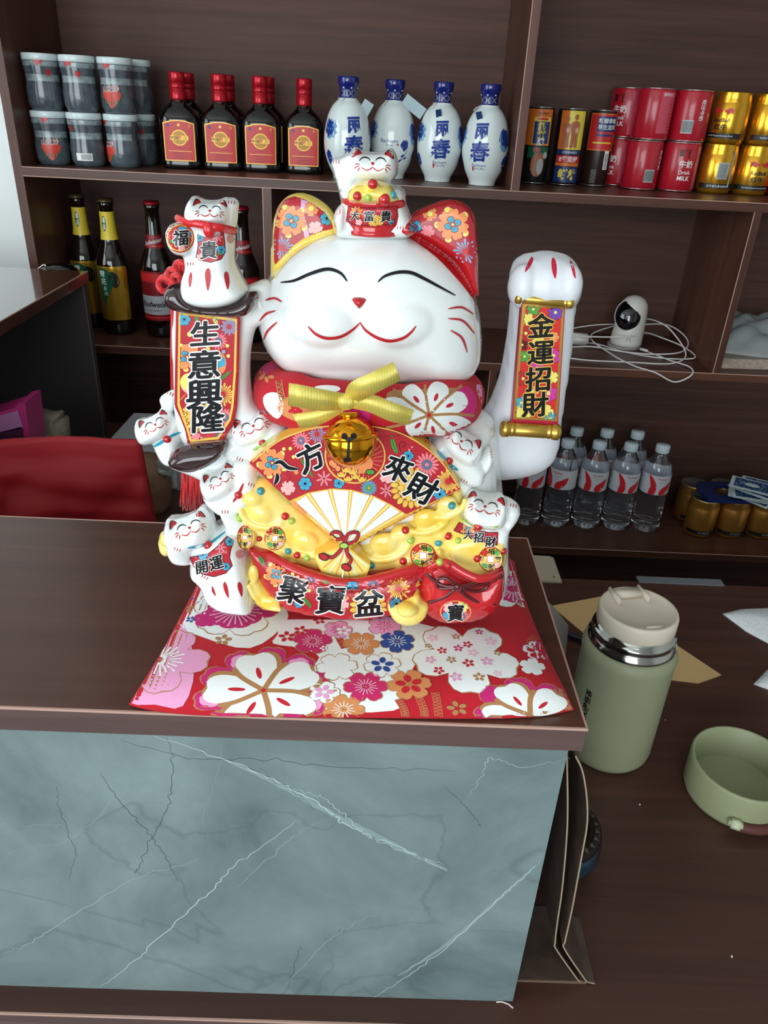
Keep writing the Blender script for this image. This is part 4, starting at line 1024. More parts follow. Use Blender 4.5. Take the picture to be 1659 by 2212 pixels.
for pl in ([(486, 1257), (492, 1270), (494, 1292), (486, 1280), (482, 1264)], [(518, 1257), (524, 1268), (523, 1290), (515, 1275), (513, 1262)], [(458, 1266), (463, 1275), (466, 1288), (458, 1278)]): d.poly(pl, d_line, 1, 3)
for par, e in ((catB, (729, 455, 8, 9.5)), (catF, (518, 1197, 9, 9.5)), (catA, (498, 516, 8, 10))): mk(par).ell(*e, d_pad, 1)
for par, pts, m in ((catC, [(327, 968), (345, 958), (370, 942), (391, 934)], d_cyan), (catF, [(405, 1184), (430, 1180), (455, 1172), (487, 1148)], d_cyan), (catG, [(943, 972), (955, 985), (968, 995)], d_cyan), (catG, [(973, 1003), (980, 1010), (990, 1016)], d_cyan), (catD, [(546, 972), (560, 965), (590, 945), (602, 938)], d_lime), (catH, [(998, 1119), (1012, 1130), (1033, 1140), (1060, 1141), (1078, 1137)], d_lime), (catE, [(503, 1085), (515, 1068), (526, 1044)], d_line)):
    mk(par).stroke(pts, 7, m, 1)
for par, d in MK.items(): d.build('painted_marks', par)
# necklace of the scroll cat: a red band in relief
q = MB(); q.tube([P3(u, v, y) for u, v, y in bez([(385, 471, .400), (400, 479, .393), (430, 484, .386), (455, 489, .384), (480, 493, .386), (505, 499, .396)], 6)], .0020, 10)
q.ell(P3(452, 497, .3835), .0030, .0028, .0038); q.build('neck_band', pbr('red_band', (206, 30, 36), .25, coat=.4), catA)

# flower motifs, all in image-measured positions on the print
def fl_orange(d, u, v, r, rot=0, lay=2, sy=1):
    d.poly(petals(7, u, v, r+1.4, rot, .66, .12), d_drk, lay)
    for i in range(5): a = rot+.3+i*2*PI/5; d.ell(u+r*.92*math.cos(a), v+r*.92*math.sin(a), r*.16, r*.2, d_yel, lay+1, rot=a)
    d.poly(petals(7, u, v, r, rot, .66, .12), d_org, lay+2)
    for i in range(4):
        a = rot+.9+i*PI/2; d.ell(u+r*.30*math.cos(a), v+r*.30*math.sin(a), r*.22, r*.20, d_ink, lay+3); d.ell(u+r*.30*math.cos(a), v+r*.30*math.sin(a), r*.185, r*.165, d_blue, lay+4)
        for k in (-.28, 0, .28): d.stroke([(u+r*.14*math.cos(a+k), v+r*.14*math.sin(a+k)), (u+r*.36*math.cos(a+k*.6), v+r*.36*math.sin(a+k*.6))], r*.04, d_ink, lay+5, n=1)
    d.ell(u, v, r*.16, r*.16, d_red, lay+5); d.ell(u, v, r*.075, r*.075, d_yel, lay+6)
def fl_blue(d, u, v, r, rot=0, lay=2, n=6):
    d.poly(petals(n, u, v, r+1.2, rot, .66, .06), d_ink, lay); d.poly(petals(n, u, v, r, rot, .66, .06), d_blue, lay+1)
    for i in range(10): a = i*PI/5; d.ell(u+r*.42*math.cos(a), v+r*.42*math.sin(a), max(.8, r*.05), max(.8, r*.05), d_ink, lay+2, n=6)
    d.ell(u, v, r*.2, r*.2, d_ink, lay+3)
def fl_daisy(d, u, v, r, rot=0, lay=2, c=None, ctr=None, n=16):
    for i in range(n):
        a = rot+2*PI*i/n; d.ell(u+r*.68*math.cos(a), v+r*.68*math.sin(a), r*.32, r*.105, c or d_pink, lay, rot=a, n=8)
    d.ell(u, v, r*.42, r*.42, ctr or d_grey, lay+1); d.ell(u, v, r*.15, r*.15, d_pink, lay+2)
def fl_burst(d, u, v, r, rot=0, lay=2, c=None, n=18, a0=0, a1=2*PI):
    for i in range(n):
        a = a0+rot+(a1-a0)*i/n; k = r*(1 if i % 2 else .78)
        d.poly([(u+r*.2*math.cos(a), v+r*.2*math.sin(a)), (u+k*.9*math.cos(a-.10), v+k*.9*math.sin(a-.10)), (u+k*math.cos(a), v+k*math.sin(a)), (u+k*.9*math.cos(a+.10), v+k*.9*math.sin(a+.10))], c or d_ltb, lay, step=20)
    d.ell(u, v, r*.14, r*.14, d_flame, lay+1)
def fl_pink(d, u, v, r, rot=0, lay=2, c=None, n=5):
    d.poly(petals(n, u, v, r+1, rot, .6, .14), d_drk, lay); d.poly(petals(n, u, v, r, rot, .6, .14), c or d_lpk, lay+1)
    for i in range(n): a = rot+i*2*PI/n; d.stroke([(u, v), (u+r*.4*math.cos(a), v+r*.4*math.sin(a))], 1, d_pink, lay+2, n=1)
def fl_star(d, u, v, r, rot=0, lay=2, c=None):
    for i in range(7):
        a = rot+2*PI*i/7; d.ell(u+r*.52*math.cos(a), v+r*.52*math.sin(a), r*.5, r*.17, d_drk, lay, rot=a, n=10); d.ell(u+r*.52*math.cos(a), v+r*.52*math.sin(a), r*.44, r*.13, c or d_pink, lay+1, rot=a, n=10)
def fl_mum(d, u, v, r, rot=0, lay=2, rows=3):
    for j in range(rows, 0, -1):
        rr = r*j/rows; n = 6+4*j
        for i in range(n):
            a = rot+2*PI*(i+.5*(j % 2))/n; k = r*.30
            d.ell(u+(rr-k*.6)*math.cos(a), v+(rr-k*.6)*math.sin(a), k*.75, k*.52, d_drk, lay+(rows-j)*3, rot=a, n=9)
            d.ell(u+(rr-k*.6)*math.cos(a), v+(rr-k*.6)*math.sin(a), k*.68, k*.44, d_chr if (i+j) % 3 else d_gold, lay+(rows-j)*3+1, rot=a, n=9)
def leaf(d, pts, w, lay=2, c=None): d.stroke(pts, w+1.6, d_drk, lay); d.stroke(pts, w, c or d_grn, lay+1); d.stroke(pts, 1.0, d_ink, lay+2)
def dots(d, L, lay=4):
    for u, v, r, m in L: d.ell(u, v, r, r, m, lay, n=9)

# ears
inL = [(592, 563), (591, 509), (597, 469), (604, 446), (618, 430), (636, 424), (657, 430), (681, 443), (701, 458), (715, 480), (722, 494), (692, 500), (660, 512), (634, 530), (608, 557), (594, 572)]
d = dec(4); d.base = .0009; d.clip = inL; d.poly(inL, d_red, 0)
d.poly([(650, 430), (668, 436), (655, 460), (665, 490), (668, 510), (658, 515), (650, 470)], pbr('lilac_print', (222, 176, 214), .25), 1)
fl_orange(d, 629, 477, 35, .2); fl_burst(d, 610, 535, 25, .1); fl_pink(d, 672, 452, 17, .4, c=d_org); d.ell(672, 450, 6, 6, d_yel, 6); fl_pink(d, 681, 493, 17, .2); fl_blue(d, 706, 472, 15, .3)
d.clip = None; d.build('printed_pattern', PARTS[[p.name for p in PARTS].index('ear')])
inR = [(884, 499), (886, 488), (898, 474), (915, 462), (938, 450), (972, 441), (996, 444), (1012, 456), (1022, 482), (1028, 519), (1030, 570), (1016, 582), (1002, 566), (972, 536), (945, 516), (911, 504)]
d = dec(4); d.base = .0009; d.clip = inR; d.poly(inR, d_red, 0)
fl_orange(d, 978, 485, 37, .3); fl_burst(d, 1006, 543, 28, .1); fl_pink(d, 929, 462, 17, .4, c=d_org); d.ell(929, 462, 6, 6, d_yel, 6); fl_pink(d, 924, 500, 16, .2, c=d_pink); fl_blue(d, 896, 490, 15, .3, n=5)
ears = [o for o in PARTS if o.name.startswith('ear')]; d.clip = None; d.build('printed_pattern', ears[1])

# hanging scroll on the waving arm
d = dec(5); pan = [(1129, 656), (1219, 662), (1204, 910), (1108, 905)]
d.poly(pan, g_gold, 0); inn = [(1135, 662), (1214, 668), (1199, 905), (1114, 900)]; d.clip = inn; d.poly(inn, d_flame, 1)
for a in ((1152, 668, 15, d_grn, 5), (1200, 675, 17, pbr('violet_print', (110, 70, 170), .3), 9), (1140, 690, 15, d_yel, 5), (1136, 720, 18, d_red, 6), (1196, 728, 13, d_org, 6), (1133, 770, 13, d_grn, 6), (1196, 768, 17, d_mag, 5), (1192, 815, 15, d_yel, 5), (1130, 818, 17, d_red, 6), (1185, 850, 20, d_mag, 6), (1126, 870, 14, d_blue, 5), (1128, 893, 20, d_yel, 6), (1180, 890, 17, d_yel, 5), (1160, 795, 17, d_mag, 6), (1150, 845, 16, d_org, 6), (1162, 735, 14, d_yel, 6), (1190, 905, 16, d_blue, 6), (1128, 745, 13, d_drk, 5), (1180, 700, 12, d_grn, 5)):
    d.poly(petals(a[4], a[0], a[1], a[2]+1, a[0], .6, .1), d_drk, 2); d.poly(petals(a[4], a[0], a[1], a[2], a[0], .6, .1), a[3], 4); d.ell(a[0], a[1], a[2]*.2, a[2]*.2, d_yel, 6)
d.clip = None
for ch, v, u in (('金', 703, 1169), ('運', 762, 1168), ('招', 819, 1162), ('財', 874, 1156)): d.brush(ch, u, v, 56, .03, 9, d_gold, ink=d_ink, sx=1.05, hw=.06)
d.build('printed_panel', scroll)

# vertical scroll
d = dec(6); inn = [(386, 673), (512, 689), (510, 800), (504, 880), (498, 908), (472, 949), (411, 955), (402, 925), (392, 900), (383, 874)]
d.poly(inn, d_gold, 0); i2 = [(390, 679), (508, 694), (505, 800), (499, 880), (493, 905), (469, 944), (414, 949), (406, 922), (397, 898), (388, 872)]
d.clip = i2; d.poly(i2, d_red, 1)
fl_blue(d, 398, 690, 14, 0); fl_burst(d, 495, 706, 19, .1, n=22); leaf(d, [(423, 680), (428, 700), (436, 712)], 9); leaf(d, [(460, 685), (466, 695), (470, 700)], 8, c=d_yel); leaf(d, [(474, 682), (466, 692)], 7, c=d_blue)
fl_daisy(d, 472, 737, 19); fl_orange(d, 404, 771, 30, .1); dots(d, [(491, 747, 4, d_yel), (483, 760, 4, d_ltb), (493, 769, 4, d_yel), (449, 754, 5, d_yel), (410, 722, 6, d_yel)])
d.ell(468, 785, 21, 27, d_org, 2); d.poly([(470, 775), (486, 772), (487, 790), (468, 796)], d_blue, 3); d.ell(462, 765, 6, 6, d_blue, 3)
d.ell(408, 826, 19, 20, d_yel, 2); leaf(d, [(425, 822), (432, 812)], 12); d.stroke([(392, 838), (405, 848), (415, 856)], 5, d_lpk, 4)
leaf(d, [(470, 824), (486, 812), (498, 802)], 6); fl_burst(d, 482, 852, 26, 0, c=d_gold, n=22); fl_mum(d, 425, 900, 34); fl_daisy(d, 486, 902, 20, .2, n=18); fl_blue(d, 445, 864, 9, 0); fl_pink(d, 425, 948, 14, 0, c=d_pink); fl_blue(d, 476, 932, 6, 0); fl_blue(d, 472, 942, 5, 0); dots(d, [(451, 941, 3, d_flame), (462, 930, 3, d_org)]); d.stroke([(388, 865), (395, 858), (402, 850)], 2, d_org, 3)
d.clip = None
for ch, u, v, z in (('生', 443, 720, 62), ('意', 441, 787, 70), ('興', 441, 851, 74), ('隆', 450, 904, 68)): d.brush(ch, u, v, z, .02, 14, d_halo, ink=d_ink, sx=1.1, sy=.92)
d.build('printed_panel', banner)

# fan print
d = dec(6)
outer = [(538, 999), (566, 975), (598, 953), (655, 929), (705, 919), (760, 916), (815, 921), (870, 935), (927, 969), (966, 1009), (995, 1056)]
inner = [(878, 1111), (843, 1089), (807, 1071), (760, 1058), (717, 1055), (666, 1064), (625, 1082)]
band = outer+inner
whole = outer+[(746, 1190)]
d.poly(whole, d_gold, 0)
blades = [(632, 1086)]+[(666, 1067), (717, 1058), (760, 1061), (807, 1074), (843, 1092)]+[(872, 1112), (748, 1178)]
d.poly([(636, 1088), (666, 1067), (717, 1058), (760, 1061), (807, 1074), (843, 1092), (868, 1110), (747, 1176)], d_halo, 1)
for (u, v) in [(632, 1086), (664, 1066), (712, 1056), (758, 1058), (803, 1072), (840, 1090), (872, 1108)]:
    a = math.atan2(v-1180, u-746); w = .040
    L = math.hypot(u-746, v-1180)
    d.poly([(746, 1180), (746+L*math.cos(a-w), 1180+L*math.sin(a-w)), (746+L*math.cos(a+w), 1180+L*math.sin(a+w))], d_org, 2)
    d.poly([(746, 1180), (746+L*math.cos(a-w*.6), 1180+L*math.sin(a-w*.6)), (746+L*math.cos(a+w*.6), 1180+L*math.sin(a+w*.6))], d_yel, 3)
d.stroke([(540, 1003), (640, 1092), (744, 1188)], 3, d_org, 5, False); d.stroke([(993, 1060), (880, 1116), (750, 1186)], 3, d_org, 5, False)
low = [(746, 1184), (678, 1200), (700, 1238), (730, 1246), (765, 1246), (790, 1236), (800, 1221)]
d.poly(low, d_yel, 1)
for i in range(9):
    a = math.radians(38+i*14.5); L = 62; d.stroke([(746, 1186), (746+L*math.cos(a), 1186+L*math.sin(a))], 2.6, d_org if i % 2 else d_halo, 3, False, n=3)
d.clip = band; d.poly(band, d_red, 6)
fl_orange(d, 588, 1000, 32, .2, 7); fl_daisy(d, 650, 952, 20, 0, 7); fl_burst(d, 685, 938, 20, .1, 7); fl_pink(d, 622, 1054, 17, .3, 7); fl_blue(d, 659, 1045, 15, .1, 7); fl_star(d, 700, 1034, 19, .2, 7)
fl_blue(d, 732, 1044, 12, 0, 7, n=5); fl_daisy(d, 797, 1054, 18, 0, 7, c=d_blue, ctr=d_grn); fl_pink(d, 836, 1028, 18, 0, 7); fl_star(d, 835, 1060, 17, 0, 7); fl_mum(d, 888, 1054, 44, 0, 7, 3)
leaf(d, [(846, 940), (850, 962), (858, 980)], 10, 7); fl_blue(d, 882, 985, 12, 0, 7, n=5); fl_daisy(d, 922, 1004, 27, 0, 7); fl_burst(d, 968, 1040, 27, 0, 7, c=d_gold, n=26); fl_blue(d, 950, 1068, 14, 0, 7)
leaf(d, [(650, 990), (662, 1010), (676, 1030)], 7, 7); leaf(d, [(690, 978), (696, 984)], 9, 7, c=d_ltb); dots(d, [(613, 970, 4, d_yel), (627, 969, 4, d_yel), (634, 987, 4, d_yel), (640, 1020, 5, d_org), (890, 966, 2, d_lpk), (884, 972, 2, d_lpk)], 9)
d.stroke([(866, 975), (862, 962), (868, 954), (876, 958), (872, 966), (867, 962)], 1.6, d_drk, 8, False)
fl_pink(d, 612, 1030, 16, 0, 7, c=d_red)
cc = [(767+66*math.cos(a), 985+60*math.sin(a)) for a in np.linspace(0, 2*PI, 33)[:-1]]
d.poly(cc, d_gold, 12); cc = [(767+63*math.cos(a), 985+57*math.sin(a)) for a in np.linspace(0, 2*PI, 33)[:-1]]; d.poly(cc, d_red, 13)
for i in range(30):
    a = 2*PI*i/30; d.stroke([(775+30*math.cos(a), 990+26*math.sin(a)), (767+60*math.cos(a), 985+54*math.sin(a))], 1.2, d_org, 14, False, n=1)
d.poly([(744, 1012), (800, 985), (806, 1000), (800, 1020), (760, 1026)], d_org, 15)
for u, v in ((738, 1024), (752, 1033), (768, 1028), (782, 1034), (762, 1018), (748, 1014)):
    d.poly([(u-12, v-4), (u-5, v), (u+5, v), (u+12, v-5), (u+8, v+7), (u-8, v+7)], d_drk, 16, 2); d.poly([(u-10, v-3), (u-5, v+1), (u+5, v+1), (u+10, v-4), (u+7, v+6), (u-7, v+6)], d_gold, 17, 2); d.ell(u, v, 5, 4, d_chr, 18)
for u, v in ((722, 1005), (730, 1012), (716, 1000)): d.ell(u, v, 7, 8, d_drk, 16); d.ell(u, v, 5.5, 6.5, d_org, 17)
d.ell(800, 1020, 11, 7, d_drk, 16); d.ell(800, 1020, 9, 5, d_grn, 17)
d.clip = None
d.stroke([(545, 998), (600, 954), (655, 931), (705, 921), (760, 918), (815, 923), (868, 937), (925, 971), (964, 1011), (992, 1054)], 2.5, d_gold, 19, False)
# brush characters of the fan
for st in ([(591, 1002), (606, 998), (622, 1010), (645, 1014)], [(598, 1023), (599, 1034), (593, 1047)]):
    d.stroke(st, 13, d_halo, 20); d.stroke(st, 9, d_ink, 23)
d.brush('方', 671, 988, 62, -.35, 20, d_halo, ink=d_ink); d.brush('來', 861, 1012, 60, .42, 20, d_halo, ink=d_ink); d.brush('財', 912, 1056, 66, .55, 20, d_halo, ink=d_ink)
# cord bow with tassels printed on the pivot
for pts in ([(745, 1160), (728, 1166), (716, 1158), (720, 1150), (734, 1152), (745, 1172)], [(745, 1172), (752, 1154), (768, 1150), (774, 1156), (766, 1170), (748, 1176)], [(742, 1178), (732, 1192), (718, 1204), (704, 1202)], [(748, 1180), (750, 1196), (758, 1210), (752, 1222)]):
    d.stroke(pts, 7.5, d_ink, 20, False); d.stroke(pts, 5, d_line, 22, False)
d.ell(743, 1179, 10, 7, d_ink, 23); d.ell(743, 1179, 8.5, 5.5, d_lime, 24)
for u, v in ((699, 1203), (748, 1226)): d.ell(u, v, 12, 8, d_ink, 23, rot=.4); d.ell(u, v, 10, 6, d_line, 24, rot=.4)
d.build('printed_panel', fan)

# basin print
bp_ = [(556, 1196), (600, 1222), (650, 1242), (700, 1254), (743, 1258), (800, 1256), (860, 1248), (915, 1236), (906, 1262), (892, 1288), (862, 1302), (838, 1318), (790, 1328), (730, 1330), (690, 1326), (640, 1312), (600, 1290), (575, 1262), (562, 1230)]
d = dec(5); d.clip = bp_; d.poly(bp_, d_red, 0)
leaf(d, [(560, 1202), (566, 1212), (570, 1222)], 8); fl_orange(d, 597, 1240, 26, .1); fl_daisy(d, 672, 1252, 21, .1); fl_burst(d, 718, 1260, 24, PI, c=d_grn, n=14, a1=PI); fl_blue(d, 761, 1266, 13, .3, n=5); fl_daisy(d, 806, 1264, 26, 0); fl_burst(d, 861, 1272, 26, 0, c=d_gold, n=24); fl_blue(d, 856, 1304, 15, .2); fl_mum(d, 796, 1312, 40, 0, 2, 3); fl_pink(d, 738, 1306, 17, .1)
leaf(d, [(898, 1268), (908, 1256), (916, 1242)], 8, c=d_chr); fl_star(d, 740, 1322, 14, 0, c=d_flame); leaf(d, [(655, 1290), (664, 1302), (672, 1312)], 8); fl_blue(d, 645, 1304, 10, 0); fl_pink(d, 612, 1282, 18, .5); dots(d, [(632, 1240, 4, d_yel), (643, 1247, 4, d_yel), (668, 1276, 4, d_yel), (750, 1292, 4, d_org), (770, 1286, 4, d_lpk), (896, 1284, 3, d_org), (690, 1306, 4, d_org)])
d.stroke([(888, 1266), (888, 1252), (896, 1246), (900, 1254), (894, 1258)], 1.5, d_drk, 3, False)
d.clip = None
d.brush('聚', 633, 1276, 62, .30, 12, d_halo, ink=d_ink); d.brush('寶', 714, 1296, 64, .10, 12, d_halo, ink=d_ink, sx=1.05); d.brush('盆', 797, 1303, 60, .0, 12, d_halo, ink=d_ink, sx=1.08)
d.build('printed_pattern', basin)
# bibs, medallions and coins
def bib(par, pts, mot, chars, lay=0):
    d = dec(4); d.clip = pts; d.poly(pts, d_red, lay)
    for m_ in mot: m_[0](d, *m_[1:])
    d.clip = None; d.ring(pts, 1.6, d_drk, 2)
    for ch, u, v, z, r in chars: d.brush(ch, u, v, z, r, 12, d_halo, ink=d_ink)
    d.build('printed_bib', par)
bib(catA, [(426, 506), (440, 512), (455, 514), (470, 508), (482, 500), (486, 520), (487, 545), (478, 560), (455, 567), (430, 562), (423, 556), (428, 530)], [(fl_blue, 432, 514, 8), (fl_star, 470, 512, 13), (fl_blue, 478, 540, 10), (fl_pink, 432, 556, 9), (leaf, [(470, 550), (480, 545)], 6)], [('貴', 451, 540, 40, .03)])
bib(catF, [(410, 1204), (430, 1200), (450, 1196), (470, 1180), (490, 1158), (505, 1168), (498, 1190), (496, 1205), (502, 1222), (488, 1238), (462, 1246), (436, 1240), (418, 1224)], [(fl_star, 476, 1182, 14), (fl_blue, 496, 1170, 10), (fl_blue, 438, 1198, 12), (fl_pink, 428, 1224, 12), (fl_blue, 488, 1224, 9), (leaf, [(455, 1220), (470, 1226)], 7)], [('開', 436, 1225, 30, -.1), ('運', 467, 1216, 32, -.2)])
bib(catH, [(980, 1146), (992, 1128), (1010, 1138), (1034, 1146), (1056, 1150), (1076, 1150), (1074, 1178), (1050, 1172), (1020, 1160), (996, 1152)], [(fl_orange, 1010, 1144, 14), (leaf, [(1036, 1150), (1044, 1156)], 7)], [('大', 1011, 1155, 21, .1), ('招', 1034, 1161, 23, .1), ('財', 1060, 1170, 24, .1)])
bib(pot, [(752, 446), (780, 449), (806, 450), (832, 449), (858, 444), (856, 470), (848, 484), (806, 488), (766, 486), (748, 478)], [(fl_burst, 770, 458, 14, 0, 2, d_gold), (fl_mum, 812, 480, 16), (fl_blue, 795, 446, 6), (fl_pink, 775, 480, 8), (fl_burst, 850, 454, 12, 0, 2, d_flame), (fl_daisy, 820, 450, 10), (fl_blue, 846, 482, 7)], [('大', 766, 466, 21, .05), ('富', 797, 467, 24, .03), ('貴', 834, 467, 25, .03)])
d = dec(4); o_ = [(389+31*math.cos(a), 514+32*math.sin(a)) for a in np.linspace(0, 2*PI, 30)[:-1]]; i_ = [(389+28.5*math.cos(a), 514+29.5*math.sin(a)) for a in np.linspace(0, 2*PI, 30)[:-1]]; i3 = [(389+26*math.cos(a), 514+27*math.sin(a)) for a in np.linspace(0, 2*PI, 30)[:-1]]
d.poly(o_, d_line, 0); d.poly(i_, d_gold, 1); d.clip = i3; d.poly(i3, d_red, 2); d.poly([(385, 492), (405, 490), (415, 508), (400, 514), (388, 502)], d_blue, 3, 2); leaf(d, [(366, 520), (378, 524)], 7, 4); fl_pink(d, 392, 536, 9, 0, 4)
d.clip = None; d.brush('福', 390, 514, 36, .03, 14, d_halo, ink=d_ink); d.build('printed_medallion', catA)
d = dec(4); o_ = [(984+34*math.cos(a), 1322+25*math.sin(a)) for a in np.linspace(0, 2*PI, 30)[:-1]]; i_ = [(984+31*math.cos(a), 1322+22.5*math.sin(a)) for a in np.linspace(0, 2*PI, 30)[:-1]]
d.poly(o_, d_org, 0); d.clip = i_; d.poly(i_, d_red, 1); fl_pink(d, 970, 1312, 14, 0, 3); fl_daisy(d, 1000, 1332, 14, 0, 3); fl_pink(d, 1000, 1310, 14, 0, 3, c=d_yel); fl_pink(d, 966, 1332, 12, 0, 3, c=d_blue)
d.clip = None; d.brush('寶', 984, 1324, 38, .04, 12, d_halo, ink=d_ink); d.build('printed_medallion', sack)
BV = scene_bvh()
for o, u, v, rx in coins:
    d = dec(4); ry = 26 if u in (529, 594) else 27
    d.poly([(u+rx*math.cos(a), v+ry*math.sin(a)) for a in np.linspace(0, 2*PI, 26)[:-1]], d_line, 0)
    cp = [(u+rx*.9*math.cos(a), v+ry*.9*math.sin(a)) for a in np.linspace(0, 2*PI, 26)[:-1]]; d.clip = cp; d.poly(cp, d_gold, 1)
    fl_pink(d, u-rx*.5, v-ry*.55, rx*.3, 0, 2, c=d_flame); fl_pink(d, u+rx*.55, v+ry*.5, rx*.3, 0, 2); d.ell(u-rx*.5, v+ry*.55, rx*.3, ry*.25, d_grn, 2); d.ell(u+rx*.5, v-ry*.5, rx*.25, ry*.25, d_grn, 2)
    d.clip = None; k = rx*.24; d.poly([(u-k*1.15, v-k*1.15), (u+k*1.15, v-k*1.15), (u+k*1.15, v+k*1.15), (u-k*1.15, v+k*1.15)], d_line, 4); d.poly([(u-k, v-k), (u+k, v-k), (u+k, v+k), (u-k, v+k)], d_halo, 5)
    for ch, a, b_ in (('招', .05, -.6), ('財', .05, .62), ('進', -.58, 0), ('寶', .6, .03)): d.text(ch, u+a*rx, v+b_*ry, rx*.52, d_ink, 7, 0, .03, sx=1.0, sy=ry/rx*.95)
    d.build('printed_face', o)
# ------------------------------------------------------------------ goods on the shelves
m_txtw = pbr('label_white', (232, 234, 232), .4); m_txtk = pbr('label_black', (22, 20, 22), .4); m_lred = pbr('label_red', (196, 40, 40), .35); m_lgold = pbr('label_gold', (214, 170, 70), .35, metal=.3)
m_lblue = pbr('label_blue', (28, 50, 110), .35); m_lyel = pbr('label_yellow', (228, 206, 70), .35); m_lgrn = pbr('label_green', (20, 92, 60), .35); m_lorg = pbr('label_orange', (214, 110, 40), .35); m_skin = pbr('label_tan', (170, 100, 66), .4); m_lgrey = pbr('label_grey', (170, 176, 178), .4)
def cyl(r, ang=0.0, zc=0.0):               # x = arc length round a cylinder of radius r (0 faces the viewer), y = height
    def f(x, y, o):
        a = x/r+ang; rr = (r(y) if callable(r) else r)+o
        return Vector((rr*math.sin(a), -rr*math.cos(a), y+zc))
    return f
def cylp(rf, r0):                          # the same on a turned profile rf(z)
    def f(x, y, o):
        a = x/r0; rr = rf(y)+o; return Vector((rr*math.sin(a), -rr*math.cos(a), y))
    return f
def rect(d, x0, x1, y0, y1, mat, lay=0, step=None): d.poly([(x0, y0), (x1, y0), (x1, y1), (x0, y1)], mat, lay, step=step)
def dup(o, parent=None):
    c = o.copy(); COL.objects.link(c)
    if parent: c.parent = parent
    for ch in list(o.children): dup(ch, c)
    return c
def place(root, x, y, z, rz, label, group):
    root.location = (x, y, z); root.rotation_euler = (0, 0, rz); tag(root, label, None, group)

# sauce jars in two rows, wrapped in clear film
m_jar = mottled('smoky_film_wrapped_glass', (62, 70, 78), (84, 94, 100), 60, .18, coat=.5); m_jl = pbr('film_wrapped_pale_lid', (206, 220, 220), .3, coat=.3); m_jb = mottled('cloudy_film_band', (104, 116, 120), (150, 164, 166), 90, .25, coat=.4)
def jar_r(z):
    P = [(0, .0255), (.006, .0285), (.030, .0292), (.046, .0268), (.056, .0272), (.068, .0290), (.076, .0290), (.086, .0288)]
    return float(np.interp(z, [p[0] for p in P], [p[1] for p in P]))
def make_jar(kind):
    t = empty('sauce_jar', cat='jar'); q = MB()
    q.lathe([(.0001, .0), (.0240, .0), (.0258, .003), (.0285, .010), (.0292, .030), (.0268, .046), (.0272, .055), (.0288, .066), (.0288, .074), (.0001, .0745)], 32); q.build('glass', m_jar, t)
    q = MB(); q.lathe([(.0001, .0742), (.0290, .0742), (.0298, .0752), (.0298, .0835), (.0288, .0848), (.0001, .0848)], 32); q.build('lid', m_jl, t)
    d = Dec(cylp(jar_r, .029), step=.004, base=.0002, lay=.00008)
    rect(d, -.05, .05, .066, .0735, m_jb); rect(d, -.05, .05, .044, .054, m_jb)
    k = pbr('seal_red', (176, 34, 44), .3)
    if kind != 1: d.poly([(-.012, .0835), (.008, .0835), (.002, .071), (-.006, .066), (-.010, .072)], k, 2)
    else: d.poly([(-.024, .0835), (-.014, .0835), (-.018, .068)], k, 2)
    if kind == 0:
        d.poly([(-.013, .034), (.013, .034), (.016, .026), (.003, .010), (-.003, .010), (-.015, .026)], pbr('chilli_red', (196, 62, 48), .35), 2, 2)
        for i in range(7): d.stroke([(-.015+.005*i, .020-abs(3-i)*-.001), (-.017+.0055*i, .012)], .002, m_lgrn, 3)
        d.text('山之妙', 0, .038, .0105, m_txtw, 4, .05, .03); d.text('山之妙', 0, .038, .0105, m_lred, 5, .05, .0)
    elif kind == 1:
        rect(d, -.012, .016, .010, .022, m_txtw, 2)
        for i in range(16): rect(d, -.003+.0011*i, -.0025+.0011*i, .0115, .0205, m_txtk, 3)
        rect(d, -.022, -.015, .056, .064, k, 2)
    else:
        for i in range(9): d.text('一二三', .008, .040-.0028*i, .0022, m_lgrey, 2, sx=2.6)
        d.poly([(.008, .062), (.016, .060), (.014, .052), (.007, .054)], k, 2)
    d.build('label', t); return t
jars = [make_jar(0), make_jar(1), make_jar(2)]
JL = {'front': 'front', 'back': 'rear'}
jar_at = [(-.590, 1.486, 0, 0, .25, 'sauce jar with chilli picture, bottom row, nearest the left shelf side'), (-.530, 1.490, 0, 1, 0, 'sauce jar with white barcode sticker, bottom row middle'), (-.470, 1.502, 0, 0, -.8, 'sauce jar with edge of chilli picture, bottom row right'),
          (-.590, 1.486, 1, 2, .35, 'dark sauce jar, top row, nearest the left shelf side'), (-.530, 1.490, 1, 2, -.1, 'sauce jar with small print column, top row middle'), (-.470, 1.502, 1, 0, -.1, 'sauce jar with red chilli picture, top row right'),
          (-.458, 1.570, 0, 2, 0, 'shaded sauce jar standing behind the bottom right jar'), (-.458, 1.570, 1, 0, -.6, 'shaded sauce jar standing behind the top right jar')]
used = set()
for x, y, lv, k, rz, lb in jar_at:
    t = jars[k] if k not in used else dup(jars[k]); used.add(k)
    place(t, x, y, Z1+.0003+lv*.0853, rz, lb, 'sauce jars stacked on the top shelf')

